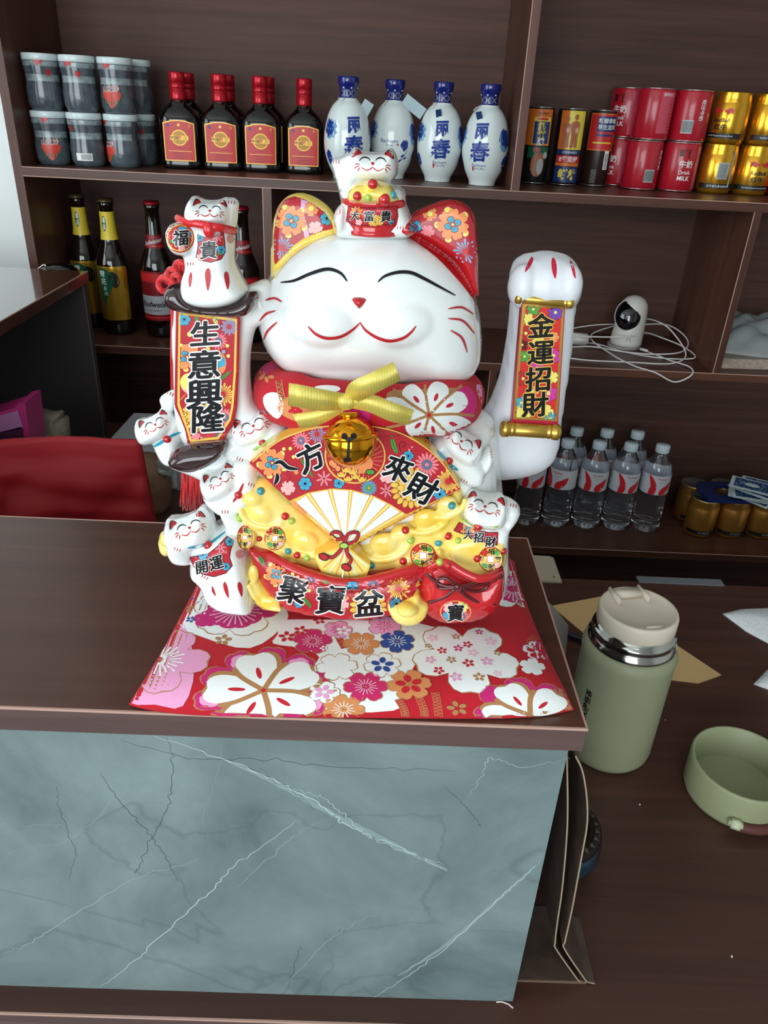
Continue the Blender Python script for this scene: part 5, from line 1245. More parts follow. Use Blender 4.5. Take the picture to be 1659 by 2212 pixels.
# flat small liquor bottles with red caps
m_liq = pbr('black_brown_liquor_glass', (14, 9, 8), .06, coat=.5); m_cap = pbr('red_metal_cap', (176, 20, 36), .25, metal=.35)
def make_liq():
    t = empty('liquor_bottle', cat='bottle'); q = MB()
    q.lathe([(.0001, 0), (.0300, 0), (.0325, .0025), (.0325, .010), (.0315, .012), (.0325, .014), (.0325, .074), (.0312, .082), (.0262, .091), (.0190, .098), (.0125, .104), (.0108, .108), (.0105, .116), (.0001, .116)], 40, sy=.62, power=3.0); q.build('glass', m_liq, t)
    q = MB(); q.lathe([(.0001, .108), (.0124, .108), (.0128, .110), (.0128, .124), (.0122, .1245), (.0128, .125), (.0128, .132), (.0122, .1325), (.0128, .133), (.0128, .148), (.0120, .150), (.0001, .1505)], 28); q.build('cap', m_cap, t)
    def f(x, y, o): return Vector((x, -.0325*.62*(1-.10*abs(x/.03)**3)-o, y))
    d = Dec(f, step=.005, base=.0003, lay=.00008)
    arch = lambda k: [(-.0250+k, .0130+k), (.0250-k, .0130+k), (.0250-k, .0730-k), (.012, .0765-k), (0, .0775-k), (-.012, .0765-k), (-.0250+k, .0730-k)]
    d.poly(arch(0), m_lgold, 0); d.poly(arch(.0016), m_lred, 1)
    d.ell(0, .050, .0125, .0125, m_lgold, 2, n=24); d.ell(0, .050, .0108, .0108, pbr('label_bronze', (150, 110, 40), .35, metal=.3), 3, n=24); rect(d, -.0145, .0145, .0465, .0535, m_lgold, 4)
    d.text('中国', -.0085, .050, .0062, m_txtk, 5, off=.02); d.text('劲', .0005, .050, .0075, m_lred, 5, off=.03); d.text('酒', .0095, .050, .0062, m_txtk, 5, off=.02)
    d.ell(-.017, .069, .0024, .0024, pbr('label_violet', (70, 60, 130), .4), 3); d.ell(0, .070, .0022, .0022, m_lgold, 3); d.ell(.017, .069, .0024, .0024, m_lorg, 3)
    rect(d, -.019, .019, .0285, .0292, m_lgold, 3)
    for y in (.034, .026, .022, .018): d.text('中国劲酒有限公司' if y < .03 else '一二三四五六七', 0, y, .0022, pbr('label_dark_red', (120, 20, 24), .4), 3, sx=1.4)
    d.build('label', t); return t
liq = make_liq(); first = True
for x, y, rz, lb in [(-.374, 1.535, .10, 'flat dark liquor bottle with red cap, nearest the sauce jars'), (-.301, 1.540, .10, 'flat dark liquor bottle with red cap, second from the sauce jars'), (-.230, 1.548, .08, 'flat dark liquor bottle with red cap, third from the sauce jars'), (-.152, 1.556, .02, 'flat dark liquor bottle with red cap, next to the white vases'),
                     (-.372, 1.600, .10, 'red capped liquor bottle in the second row behind the first one'), (-.299, 1.606, .10, 'red capped liquor bottle in the second row behind the second one'), (-.226, 1.612, .08, 'red capped liquor bottle in the second row behind the third one')]:
    t = liq if first else dup(liq); first = False; t.scale = (1.10, 1.12, 1.03); place(t, x, y, Z1+.0003, rz, lb, 'small flat liquor bottles on the top shelf')

# white porcelain wine vases
m_por = pbr('bluish_white_porcelain', (222, 232, 230), .12, coat=.6); m_cob = pbr('cobalt_blue_glaze', (24, 34, 110), .15, coat=.6); m_inkb = pbr('cobalt_brush_paint', (26, 56, 140), .25); m_wash = pbr('pale_blue_wash', (110, 160, 200), .25)
VP = [(.0001, 0), (.0215, 0), (.0235, .002), (.0250, .008), (.0335, .024), (.0395, .044), (.0410, .062), (.0390, .082), (.0340, .102), (.0265, .116), (.0185, .124), (.0145, .128)]
def vase_r(z): return float(np.interp(z, [p[1] for p in VP], [p[0] for p in VP]))
def make_vase(kind):
    t = empty('porcelain_wine_bottle', cat='bottle'); q = MB(); P = bez(VP, 4); q.lathe([(max(1e-4, a), c) for a, c in P]+[(.0001, .128)], 40); q.build('vase', m_por, t)
    q = MB(); q.lathe([(.0145, .126), (.0150, .130), (.0145, .140), (.0160, .146), (.0180, .150), (.0182, .158), (.0172, .1600), (.0120, .1602), (.0110, .1590), (.0001, .1590)], 32); q.build('stopper', m_cob, t)
    d = Dec(cylp(vase_r, .040), step=.005, base=.0003, lay=.00008)
    def splot(cx, cy, r, m, lay, sd):
        g = random.Random(sd); pts = [(cx+r*(1+g.uniform(-.28, .22))*math.cos(a), cy+r*1.25*(1+g.uniform(-.28, .22))*math.sin(a)) for a in np.linspace(0, 2*PI, 22)[:-1]]; d.poly(pts, m, lay)
    if kind != 1:
        d.text('丽', 0, .088, .026, m_inkb, 3, off=.04, rise=.05); d.text('春', 0, .056, .033, m_inkb, 3, off=.03, rise=.08, sx=1.05)
        d.stroke([(-.004, .062), (-.010, .050), (-.018, .042)], .0034, m_inkb, 3, 'end'); d.stroke([(.004, .062), (.010, .052), (.018, .050)], .003, m_inkb, 3, 'end')
        d.text('Rachoers', 0, .034, .0075, m_inkb, 3, slant=.2); d.text('Wine Wine', .001, .0285, .0045, m_inkb, 3)
        d.poly([(-.014, .031), (-.010, .032), (-.011, .024), (-.014, .025)], m_lred, 3)
    else:
        d.text('Rachoers', -.006, .064, .0085, m_inkb, 3, slant=.2); d.text('Wine', -.006, .057, .0055, m_inkb, 3); d.ell(.009, .058, .0022, .0016, m_lred, 3)
        splot(.022, .058, .0072, m_inkb, 3, 5); d.stroke([(.030, .050), (.020, .036), (.012, .026)], .0012, m_inkb, 3)
        for a, b in ((.020, .040), (.026, .036), (.016, .032)): d.ell(a, b, .004, .0016, m_inkb, 3, rot=.5)
    splot(-.046, .080, .014, m_wash, 1, 1); splot(-.050, .082, .011, m_inkb, 2, 2); splot(.048, .076, .014, m_wash, 1, 3); splot(.050, .078, .0125, m_inkb, 2, 4); splot(.060, .040, .012, m_inkb, 2, 6); splot(-.050, .036, .009, m_inkb, 2, 8)
    d.build('painting', t, None)
    d = Dec(cylp(lambda z: .0150 if z < .142 else .0183, .016), step=.004, base=.0004)
    for x in (-.012, 0, .012):
        d.stroke([(x-.005, .130), (x+.005, .140)], .0008, m_lgrey, 1, False); d.stroke([(x+.005, .130), (x-.005, .140)], .0008, m_lgrey, 1, False); d.ell(x, .143, .0012, .0012, m_txtw, 1)
    d.build('cap_print', t)
    q = MB(); q.tube([Vector((.0165*math.cos(a), .0165*math.sin(a), .1265+.001*math.sin(3*a))) for a in np.linspace(0, 2*PI, 28)[:-1]], .0007, 6, closed=True)
    q.tube([(-.010, -.013, .127), (-.018, -.020, .123), (-.022, -.022, .118)], .0007, 6); q.build('cord', m_txtw, t)
    q = MB(); M = Matrix.Translation((.024, -.020, .110)) @ Matrix.Rotation(.55, 4, 'Y') @ Matrix.Rotation(-.25, 4, 'Z')
    if kind == 0: q.box(-.009, .009, -.0003, .0003, -.022, .016, M=M)
    elif kind == 1: q.box(-.010, .010, -.0003, .0003, -.022, .020, M=Matrix.Translation((.034, -.012, .120)) @ Matrix.Rotation(-1.0, 4, 'Y'))
    else: q.box(-.005, .005, -.0003, .0003, -.008, .006, M=Matrix.Translation((-.008, -.0345, .112)) @ Matrix.Rotation(-.2, 4, 'Y') @ Matrix.Rotation(.5, 4, 'X'))
    q.build('paper_tag', pbr('tag_blue', (34, 62, 110), .5) if kind == 2 else pbr('tag_pale', (170, 190, 196), .5), t, smooth=False)
    return t
v0, v1, v2 = make_vase(0), make_vase(1), make_vase(2)
grp = 'white and blue wine vases on the top shelf'
place(v0, -.070, 1.490, Z1+.0003, .35, 'white wine vase with blue characters and tag, nearest the red capped bottles', grp)
place(v1, .0105, 1.548, Z1+.0003, 0, 'white wine vase without characters, its small script facing out', grp)
place(v2, .0960, 1.530, Z1+.0003, 0, 'white wine vase with centred blue characters and blue tag', grp)
v3 = dup(v2); place(v3, .1755, 1.500, Z1+.0003, -.35, 'white wine vase next to the shelf upright, characters turned left', grp)

# cans
m_rim = pbr('tin_rim', (190, 190, 186), .25, metal=.9)
def can_body(t, r, h, mat, name='body', band=True):
    q = MB(); q.lathe([(.0001, .0015), (r*.88, .0015), (r*.92, 0), (r*.95, .0012), (r, .0040), (r, h-.0045), (r*.95, h-.0012), (.0001, h-.003)], 36); q.build(name, mat, t)
    for z in (.0022, h-.0012): 
        q = MB(); q.tube([Vector((r*.955*math.cos(a), r*.955*math.sin(a), z)) for a in np.linspace(0, 2*PI, 33)[:-1]], .0012, 6, closed=True); q.build('rim', m_rim, t)
def make_coco(kind):
    t = empty('coconut_drink_can', cat='can'); r, h = .0255, .130; can_body(t, r, h, m_txtk if kind != 2 else pbr('can_dark_brown', (44, 26, 20), .3))
    d = Dec(cyl(r), step=.004, base=.0002, lay=.00008)
    if kind == 0:
        rect(d, -.034, .022, .066, .126, m_lorg); rect(d, -.014, .018, .068, .113, m_lyel, 1); rect(d, -.013, .017, .069, .106, m_lblue, 2); d.text('椰', .002, .097, .016, m_lyel, 3, off=.04); d.text('树', .002, .0835, .016, m_lyel, 3, off=.04); d.text('牌', .002, .073, .0135, m_txtw, 3, off=.03)
        d.text('椰树集团', .002, .119, .005, m_txtk, 3); rect(d, -.008, .012, .108, .112, m_lred, 3); rect(d, -.020, .022, .045, .064, m_lgrn, 1); d.ell(.001, .034, .013, .021, m_skin, 2); d.ell(.006, .031, .0065, .014, m_lgrey, 3); d.ell(.015, .050, .005, .006, m_lgrey, 3); rect(d, -.010, .004, .056, .062, pbr('label_rose', (190, 80, 86), .4), 3)
    elif kind == 1:
        rect(d, -.026, .024, .062, .126, m_lyel); rect(d, -.026, -.010, .062, .126, m_lorg, 1)
        for x, y, s in ((-.012, .066, 1.0), (.004, .066, 1.08)):                                  # two plain standing figures with infants
            d.ell(x, y+.046*s, .0038, .005, m_skin, 3); d.poly([(x-.008, y+.038*s), (x+.008, y+.038*s), (x+.006, y+.016), (x+.007, y), (x+.001, y), (x, y+.012), (x-.001, y), (x-.007, y), (x-.006, y+.016)], m_skin, 2, 2)
            d.ell(x+.003, y+.028, .0035, .005, pbr('label_peach', (214, 160, 140), .4), 4)
        rect(d, -.026, .024, .054, .061, m_lblue, 2); d.text('正宗椰树椰汁', 0, .0575, .0048, m_txtw, 3); rect(d, -.026, .024, .040, .052, m_lred, 2); d.text('8年坚持', -.001, .046, .0105, m_txtw, 3, off=.02); rect(d, -.026, .024, .034, .0395, m_lorg, 2)
        rect(d, -.026, .024, .006, .033, m_lblue, 2); d.text('鲜榨', .001, .020, .019, m_lyel, 3, off=.04)
    else:
        rect(d, -.028, .028, .062, .124, m_lorg); rect(d, -.026, .026, .064, .122, m_lred, 1); rect(d, -.012, .026, .094, .119, m_lblue, 2); d.text('新婚幸福', .007, .112, .0088, m_txtw, 3, off=.02); d.text('早生龙凤', .007, .1015, .0088, m_txtw, 3, off=.02)
        rect(d, -.012, .018, .086, .090, m_lblue, 2); rect(d, -.016, .020, .074, .0765, m_lyel, 2); rect(d, .010, .020, .030, .062, m_txtw, 2)
        for i in range(12): rect(d, .0112, .0188, .032+.0022*i, .0330+.0022*i, m_txtk, 3)
        for i in range(6): d.text('口口口', -.006, .028-.004*i, .0035, m_lgrey, 2)
    d.build('label', t); return t
grp = 'tall dark coconut drink cans'
for k, x, y, rz, lb in ((0, .2820, 1.588, 0, 'tall coconut drink can with blue panel beside the shelf upright'), (1, .3400, 1.582, 0, 'tall yellow coconut drink can, middle of the three'), (2, .4020, 1.600, -.1, 'tall orange red coconut drink can, rightmost of the three')):
    place(make_coco(k), x, y, Z1+.0003, rz, lb, grp)
def make_milk(kind):
    t = empty('milk_drink_can', cat='can'); r, h = .0335, .0845; can_body(t, r, h, pbr('milk_can_red', (176, 24, 42), .28, coat=.3))
    d = Dec(cyl(r), step=.005, base=.0002, lay=.00008)
    if kind == 0:
        d.text('旺仔', -.004, .066, .015, m_txtk, 2, off=.03); d.text('牛奶', -.004, .048, .013, m_txtw, 2, off=.02); d.text('Drink', -.004, .034, .0095, m_txtw, 2, off=.01); d.text('MILK', -.004, .024, .0105, m_txtw, 2, off=.02); rect(d, .016, .042, .006, .078, pbr('can_rose', (196, 74, 92), .35), 1)
    elif kind == 1:
        rect(d, -.004, .026, .012, .078, pbr('can_rose', (196, 74, 92), .35), 1)
        for i in range(10): rect(d, .020-(i % 3)*.003, .026, .016+.0052*i, .0185+.0052*i, m_lred, 2)
        d.text('营养成分', .010, .074, .0055, m_txtw, 3)
    else:
        d.text('旺仔牛奶', .000, .052, .0085, m_txtw, 2, -PI/2, .02); rect(d, -.032, -.012, .014, .036, m_lgrey, 2)
        for i in range(10): rect(d, -.031+.0019*i, -.0301+.0019*i, .016, .034, m_txtk, 3)
    d.build('label', t); return t
mk = [make_milk(0), make_milk(1), make_milk(2)]
grp = 'red milk drink cans'
place(mk[2], .4830, 1.578, Z1+.0003, .9, 'plain side of a red milk drink can, bottom row nearest the gap', grp)
place(mk[0], .5540, 1.578, Z1+.0003, .15, 'red milk drink can with white lettering, bottom row next to gold cans', grp)
place(mk[1], .4870, 1.578, Z1+.0848, .1, 'red milk drink can with pale text block, top row left', grp)
t = dup(mk[2]); place(t, .5560, 1.578, Z1+.0848, .25, 'red milk drink can with upright lettering, top row next to gold cans', grp)
t = dup(mk[0]); place(t, .4560, 1.640, Z1+.0848, -.6, 'red milk drink can in the second row, top left', grp)
t = dup(mk[0]); place(t, .4540, 1.642, Z1+.0003, -.6, 'red milk drink can in the second row, below another', grp)
m_gcan = pbr('gold_can', (222, 164, 50), .22, metal=.85)
def make_gold(kind):
    t = empty('energy_drink_can', cat='can'); r, h = .0335, .0845; q = MB()
    q.lathe([(.0001, .0015), (r*.88, .0015), (r*.93, 0), (r*.93, .004), (r, .0075), (r, .066), (r*.97, .0675), (r*.985, .069), (r*.955, .0705), (r*.97, .072), (r*.94, .0735), (r*.955, .075), (r*.92, .079), (r*.94, .083), (r*.92, .0845), (r*.88, .083), (.0001, .082)], 40); q.build('body', m_gcan, t)
    d = Dec(cyl(r), step=.004, base=.0002, lay=.00008)
    rect(d, -.042, .042, .009, .0175, m_txtk)
    if kind == 0:
        for s in (-1, 1):                                     # two red bulls charging at each other
            T = lambda p: [(s*(.0085+a*1.0), .052+c) for a, c in p]
            d.poly(T([(-.0065, .001), (-.005, .003), (-.002, .0035), (.001, .006), (.005, .0065), (.009, .004), (.0098, -.001), (.0088, -.003), (.006, -.001), (.003, -.002), (.0, -.004), (-.002, -.001), (-.005, -.001)]), m_lred, 2)
            for a in (-.001, .003, .007): d.stroke(T([(a, 0), (a-.001, -.0055)]), .0016, m_lred, 2, 'end')
            d.stroke(T([(.009, .004), (.012, .006)]), .0008, m_lred, 2); d.stroke(T([(-.006, .002), (-.008, .005)]), .0008, m_lred, 2)
        d.text('RedBull', 0, .0385, .0095, m_txtk, 2, off=.02); d.text('红牛', 0, .0275, .0100, m_txtk, 2, off=.03, sx=1.2); d.text('Red Bull Vitamin Function Drink', .001, .0133, .0038, m_txtw, 2)
    else:
        rect(d, -.012, .008, .026, .054, m_lgrey, 2)
        for i in range(11): rect(d, -.010, .006, .028+.0022*i, .0288+.0022*i, m_txtk, 3)
        rect(d, .013, .0165, .012, .074, m_lgrey, 2); d.text('红牛维生素功能饮料', -.004, .0133, .0048, m_txtw, 2)
    d.build('label', t); return t
gk = [make_gold(0), make_gold(1)]; grp = 'gold energy drink cans on the top shelf'
place(gk[1], .6270, 1.580, Z1+.0003, .05, 'gold energy drink can with barcode, bottom row beside the red cans', grp)
place(gk[0], .6960, 1.580, Z1+.0003, -.05, 'gold energy drink can with two red bulls, bottom row right', grp)
t = dup(gk[0]); place(t, .6290, 1.580, Z1+.0848, -.75, 'gold energy drink can turned left, top row beside the red cans', grp)
t = dup(gk[0]); place(t, .7000, 1.580, Z1+.0848, .15, 'gold energy drink can with two red bulls, top row right', grp)
t = dup(mk[0]); place(t, .7680, 1.580, Z1+.0003, 0, 'red milk drink can at the right picture edge, bottom row', 'red milk drink cans')
t = dup(mk[1]); place(t, .7720, 1.580, Z1+.0848, 0, 'red milk drink can at the right picture edge, top row', 'red milk drink cans')

# beer bottles on the middle shelf
m_beer = pbr('dark_brown_beer_glass', (20, 12, 7), .05, coat=.6); m_bcap = pbr('bronze_crown_cap', (96, 82, 54), .35, metal=.6); m_rcap = pbr('red_crown_cap', (150, 22, 38), .3, metal=.4)
m_bg = pbr('gold_foil_label', (206, 160, 52), .25, metal=.75); m_br = pbr('beer_label_red', (124, 18, 26), .4); m_by = pbr('neck_label_yellow', (226, 200, 54), .35); m_bwht = pbr('beer_label_white', (170, 172, 176), .45)
BP = [(.0001, 0), (.0275, 0), (.0310, .003), (.0315, .010), (.0315, .128), (.0300, .140), (.0240, .156), (.0175, .170), (.0145, .190), (.0132, .215), (.0130, .236), (.0142, .238), (.0142, .243), (.0128, .245)]
def beer_r(z): return float(np.interp(z, [p[1] for p in BP], [p[0] for p in BP]))
def make_beer(kind):
    t = empty('beer_bottle', cat='bottle'); q = MB(); q.lathe(BP+[(.0001, .245)], 36); q.build('glass', m_beer, t)
    q = MB(); q.lathe([(.0001, .2445), (.0158, .2445), (.0148, .2475), (.0130, .2505), (.0001, .2512)], 21, power=2); 
    o = q.build('crown_cap', m_rcap if kind else m_bcap, t)
    d = Dec(cylp(beer_r, .0315), step=.005, base=.0002, lay=.00008)
    if kind == 0:
        rect(d, -.062, .062, .178, .228, m_by); d.ell(-.010, .207, .010, .014, m_lgrn, 1); d.text('雪花', -.010, .207, .012, m_txtw, 2, -PI/2, .02)
        rect(d, -.034, .034, .030, .132, m_bg); d.poly([(-.024, .124), (-.010, .128), (.002, .118), (.004, .100), (-.004, .085), (-.012, .070), (-.018, .055), (-.024, .100)], m_lgrn, 1, 2); d.poly([(-.002, .122), (.012, .118), (.016, .100), (.006, .092), (-.002, .104)], m_txtk, 1, 2)
        d.text('雪', -.016, .118, .013, m_txtw, 3, .05, .02); d.text('花', -.015, .104, .013, m_txtw, 3, .05, .02); d.text('勇', -.013, .091, .009, m_txtw, 3, .05); d.text('闯', -.012, .081, .008, m_txtw, 3, .05)
    else:
        rect(d, -.05, .05, .168, .192, m_br); rect(d, -.05, .05, .171, .173, m_lred, 1); rect(d, -.05, .05, .187, .189, m_lred, 1); d.text('Budweiser', .004, .180, .0115, m_txtw, 2, .12, .0, sx=1.7, slant=.25)
        rect(d, -.044, .044, .034, .128, m_br); rect(d, -.044, .044, .108, .124, m_lred, 1); rect(d, -.044, .044, .046, .082, m_bwht, 2); rect(d, -.044, .044, .038, .042, m_lred, 1); d.text('Budweiser', .004, .066, .0150, m_txtk, 4, .0, .02, slant=.25); d.text('KING OF BEERS', .0, .054, .004, m_txtk, 4)
    d.build('label', t); return t
b0, b1 = make_beer(0), make_beer(1); grp = 'beer bottles on the middle shelf'
place(b0, -.588, 1.560, Z2+.0003, .3, 'beer bottle with yellow neck label, nearest the left shelf side', grp)
t = dup(b0); place(t, -.521, 1.520, Z2+.0003, .1, 'beer bottle with gold and green label, fully visible, second from left', grp)
place(b1, -.434, 1.515, Z2+.0003, -.1, 'red capped beer bottle partly behind the small scroll cat', grp)
t = dup(b1); place(t, -.265, 1.500, Z2+.0003, .1, 'red capped beer bottle beside the shelf divider', grp)

# water bottles on the low shelf
m_pet = pbr('clear_bottle_plastic', (240, 244, 250), .03, trans=.975, ior=1.28, coat=1.0); m_wcap = pbr('pale_blue_white_cap', (206, 220, 226), .4); m_wl = pbr('clear_grey_label', (206, 208, 214), .35); m_swoosh = pbr('label_swoosh_red', (206, 40, 50), .35)
def wat_r(z): return float(np.interp(z, [0, .005, .012, .092, .148, .160, .176, .188, .196, .2], [.026, .0305, .0315, .0315, .0315, .0300, .0200, .0140, .0130, .013]))
def make_water():
    t = empty('water_bottle', cat='bottle'); P = [(.0001, .006), (.012, .001), (.024, 0), (.0300, .004), (.0315, .010)]
    for i in range(8): z = .016+.0105*i; P += [(.0320, z), (.0288, z+.0048)]
    P += [(.0316, .102), (.0312, .104), (.0312, .140), (.0316, .143), (.0305, .152), (.0260, .164), (.0190, .176), (.0140, .186), (.0128, .190), (.0128, .196), (.0001, .1965)]
    q = MB(); q.lathe(P, 40); q.build('body', m_pet, t)
    q = MB(); q.lathe([(.0001, .190), (.0142, .190), (.0150, .192), (.0150, .205), (.0140, .2075), (.0001, .208)], 30); q.build('cap', m_wcap, t)
    d = Dec(cyl(.0316), step=.005, base=.0004, lay=.0001)
    rect(d, -.0985, .0985, .099, .145, m_wl)
    d.poly([(-.034, .143), (-.026, .140), (-.015, .122), (-.016, .101), (-.030, .100), (-.027, .120)], m_swoosh, 1, 2); d.poly([(-.007, .101), (.006, .100), (.018, .114), (.021, .129), (.006, .121), (-.004, .114)], m_swoosh, 1, 2); d.text('Runfang', -.003, .137, .0062, m_swoosh, 2, off=.01); d.text('饮用天然水', -.003, .130, .0036, m_lgrey, 2)
    d.build('label', t); return t
wt = make_water(); first = True; grp = 'water bottles on the low shelf'
for x, y, rz, lb in [(.632, 1.530, .25, 'rightmost water bottle of the front row, white cap'), (.563, 1.532, .30, 'water bottle of the front row, second from the right end'), (.494, 1.534, .10, 'water bottle of the front row, third from the right end'), (.425, 1.536, -.5, 'water bottle of the front row with side of label, fourth from the right'), (.356, 1.538, .1, 'front row water bottle half hidden behind the waving arm and small cat'),
                     (.598, 1.604, 0, 'water bottle of the rear row, cap seen farthest right'), (.529, 1.606, .2, 'water bottle of the rear row, middle cap'), (.460, 1.608, 0, 'water bottle of the rear row, cap just right of the gold rod')]:
    t = wt if first else dup(wt); first = False; place(t, x, y, Z3+.0003, rz, lb, grp)

# carrier of shrink-wrapped gold cans with a blue handle, and playing cards on it
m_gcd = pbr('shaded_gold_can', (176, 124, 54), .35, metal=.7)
def make_gold2():
    t = empty('wrapped_drink_can', cat='can'); r, h = .0335, .090; q = MB()
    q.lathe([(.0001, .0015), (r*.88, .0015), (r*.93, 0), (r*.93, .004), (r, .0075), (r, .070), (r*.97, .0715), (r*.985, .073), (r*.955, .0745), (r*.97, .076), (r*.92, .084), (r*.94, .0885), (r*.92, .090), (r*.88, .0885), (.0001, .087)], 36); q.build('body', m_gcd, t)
    q = MB(); q.lathe([(.0001, .0872), (r*.90, .0880), (r*.93, .0908), (r*.86, .0905), (r*.84, .0885), (.0001, .0885)], 32); q.build('lid', m_rim, t)
    d = Dec(cyl(r), step=.005, base=.0002); rect(d, -.042, .042, .009, .018, m_txtk); d.text('红牛维生素', 0, .0135, .0050, m_lgrey, 2); d.build('label', t); return t
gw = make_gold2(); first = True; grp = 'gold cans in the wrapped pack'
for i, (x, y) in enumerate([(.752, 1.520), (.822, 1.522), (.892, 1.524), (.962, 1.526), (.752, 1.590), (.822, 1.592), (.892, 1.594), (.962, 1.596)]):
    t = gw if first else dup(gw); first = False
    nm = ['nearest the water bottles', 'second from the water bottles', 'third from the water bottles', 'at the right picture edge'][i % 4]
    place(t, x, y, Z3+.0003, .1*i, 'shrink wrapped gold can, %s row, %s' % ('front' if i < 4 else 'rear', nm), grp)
q = MB(); hp = []
pts = [(x*.034+.0, y) for x, y in ()]
outl = closed_smooth([(.742, 1.505), (.765, 1.488), (.90, 1.490), (.975, 1.500), (.975, 1.570), (.90, 1.582), (.77, 1.580), (.742, 1.560)], 4); holes = closed_smooth([(.775, 1.515), (.80, 1.507), (.84, 1.507), (.85, 1.535), (.83, 1.560), (.79, 1.560), (.775, 1.54)], 4)
n_ = len(outl); vsl = [Vector(p) for p in outl]+[Vector(p) for p in holes]; es = [(i, (i+1) % n_) for i in range(n_)]+[(n_+i, n_+(i+1) % len(holes)) for i in range(len(holes))]
r_ = delaunay_2d_cdt(vsl, es, [], 1, 1e-7); F = [f for f in r_[2] if not in_poly(np.array([sum(r_[0][i][0] for i in f)/3]), np.array([sum(r_[0][i][1] for i in f)/3]), holes)[0] and in_poly(np.array([sum(r_[0][i][0] for i in f)/3]), np.array([sum(r_[0][i][1] for i in f)/3]), outl)[0]]
zb = Z3+.0925; m = len(r_[0]); vs = [(p[0], p[1], zb+.008) for p in r_[0]]+[(p[0], p[1], zb) for p in r_[0]]
ed = {(f[i], f[(i+1) % 3]) for f in F for i in range(3)}; fs = [tuple(f) for f in F]+[tuple(m+i for i in reversed(f)) for f in F]+[(a, b_, m+b_, m+a) for a, b_ in ed if (b_, a) not in ed]
q.add(vs, fs); tag(q.build('pack_carrier', pbr('navy_plastic', (26, 40, 92), .35), auto=40), 'flat navy blue plastic carrier lying on the wrapped gold cans', 'carrier')
m_card = pbr('card_stock', (214, 226, 228), .45)
def make_card():
    q = MB(); q.box(-.031, .031, -.044, .044, 0, .0006); o = q.build('playing_card', m_card, smooth=False)
    d = Dec(lambda x, y, z: Vector((x, y, .0006+z)), step=.02, base=.0001, lay=.00005); bl = pbr('card_back_blue', (34, 70, 120), .5)
    rect(d, -.022, .026, -.036, .036, bl)
    g = random.Random(5)
    for i in range(60): a, c = g.uniform(-.020, .024), g.uniform(-.033, .033); d.stroke([(a, c), (a+g.uniform(-.004, .004), c+.003), (a+g.uniform(-.006, .006), c+.001)], .0009, m_card, 1, n=3)
    d.ell(.002, 0, .009, .016, m_card, 2); d.build('card_back', o); return o
card = make_card(); grp = 'playing cards piled on the wrapped cans'; rr = random.Random(9)
for i in range(9):
    o = card if i == 0 else dup(card)
    o.location = (.852+rr.uniform(-.016, .016), 1.506+rr.uniform(-.014, .014), zb+.0085+.0036*i); o.rotation_euler = (rr.uniform(-.02, .02), rr.uniform(-.02, .02), 1.0+rr.uniform(-.35, .35))
    tag(o, 'topmost blue backed playing card of the loose pile, its back facing up' if i == 8 else ('lowest playing card of the loose pile, lying on the navy carrier' if i == 0 else 'blue backed playing card within the loose pile at the right picture edge'), 'playing card', grp)

# security camera, charger and cable on the middle shelf
m_cw = pbr('warm_white_plastic', (214, 210, 200), .35); m_lens = pbr('glossy_black_dome', (8, 8, 10), .04, coat=1.0)
camo = empty('security_camera', (.518, 1.580, Z2), .05, 'small white dome security camera with black lens on the middle shelf', 'camera')
q = MB(); q.lathe([(.0001, 0), (.0335, 0), (.0345, .002), (.0345, .0050), (.0330, .0060), (.0001, .0060)], 40); q.build('base', pbr('grey_base', (150, 146, 142), .4), camo)
q = MB(); q.lathe([(.0001, .0062), (.0325, .0062), (.0325, .014), (.0312, .040), (.0298, .062), (.0285, .078), (.0255, .092), (.0190, .101), (.0100, .1055), (.0001, .107)], 44, M=Matrix.Translation((.002, 0, 0)) @ Matrix.Rotation(.05, 4, 'Y')); sh = q.build('shell', m_cw, camo)
q = MB(); M = Matrix.Translation((-.008, -.0155, .0700)) @ Matrix.Rotation(-.32, 4, 'Z') @ Matrix.Rotation(math.radians(68), 4, 'X')
q.lathe([(.0001, .0150), (.0070, .0140), (.0140, .0110), (.0190, .0065), (.0222, .0), (.0222, -.004), (.0001, -.004)], 36, M=M @ Matrix.Scale(1.42, 4, (0, 1, 0)) @ Matrix.Scale(1.20, 4, (1, 0, 0))); q.build('lens_dome', m_lens, camo)
q = MB(); q.tube([Vector((.0270*math.cos(a), .0226*1.42*math.sin(a), -.002)) for a in np.linspace(0, 2*PI, 40)[:-1]], .0010, 6, closed=True); q.v = [tuple(M @ Vector(v)) for v in q.v]; q.build('lens_ring', pbr('ring_white', (220, 222, 224), .2), camo)
d = Dec(cyl(.0325), step=.004, base=.0003); d.stroke([(-.008, .018), (-.008, .024), (-.004, .0245), (-.001, .0245), (-.001, .018)], .0008, pbr('logo_grey', (110, 110, 108), .4), 1, False); d.build('logo', camo)
chg = empty('charger_plug', (.423, 1.585, Z2+.0002), -.25, 'white square charger plug beside the security camera', 'charger')
q = MB(); q.box(-.020, .020, -.012, .012, 0, .022); q.build('plug_body', m_cw, chg, bevel=.003, auto=35)
q = MB(); q.box(-.0205, -.0198, -.005, .005, .006, .015); q.build('port', pbr('port_green', (40, 90, 60), .4), chg, smooth=False)
zc = Z2+.0018
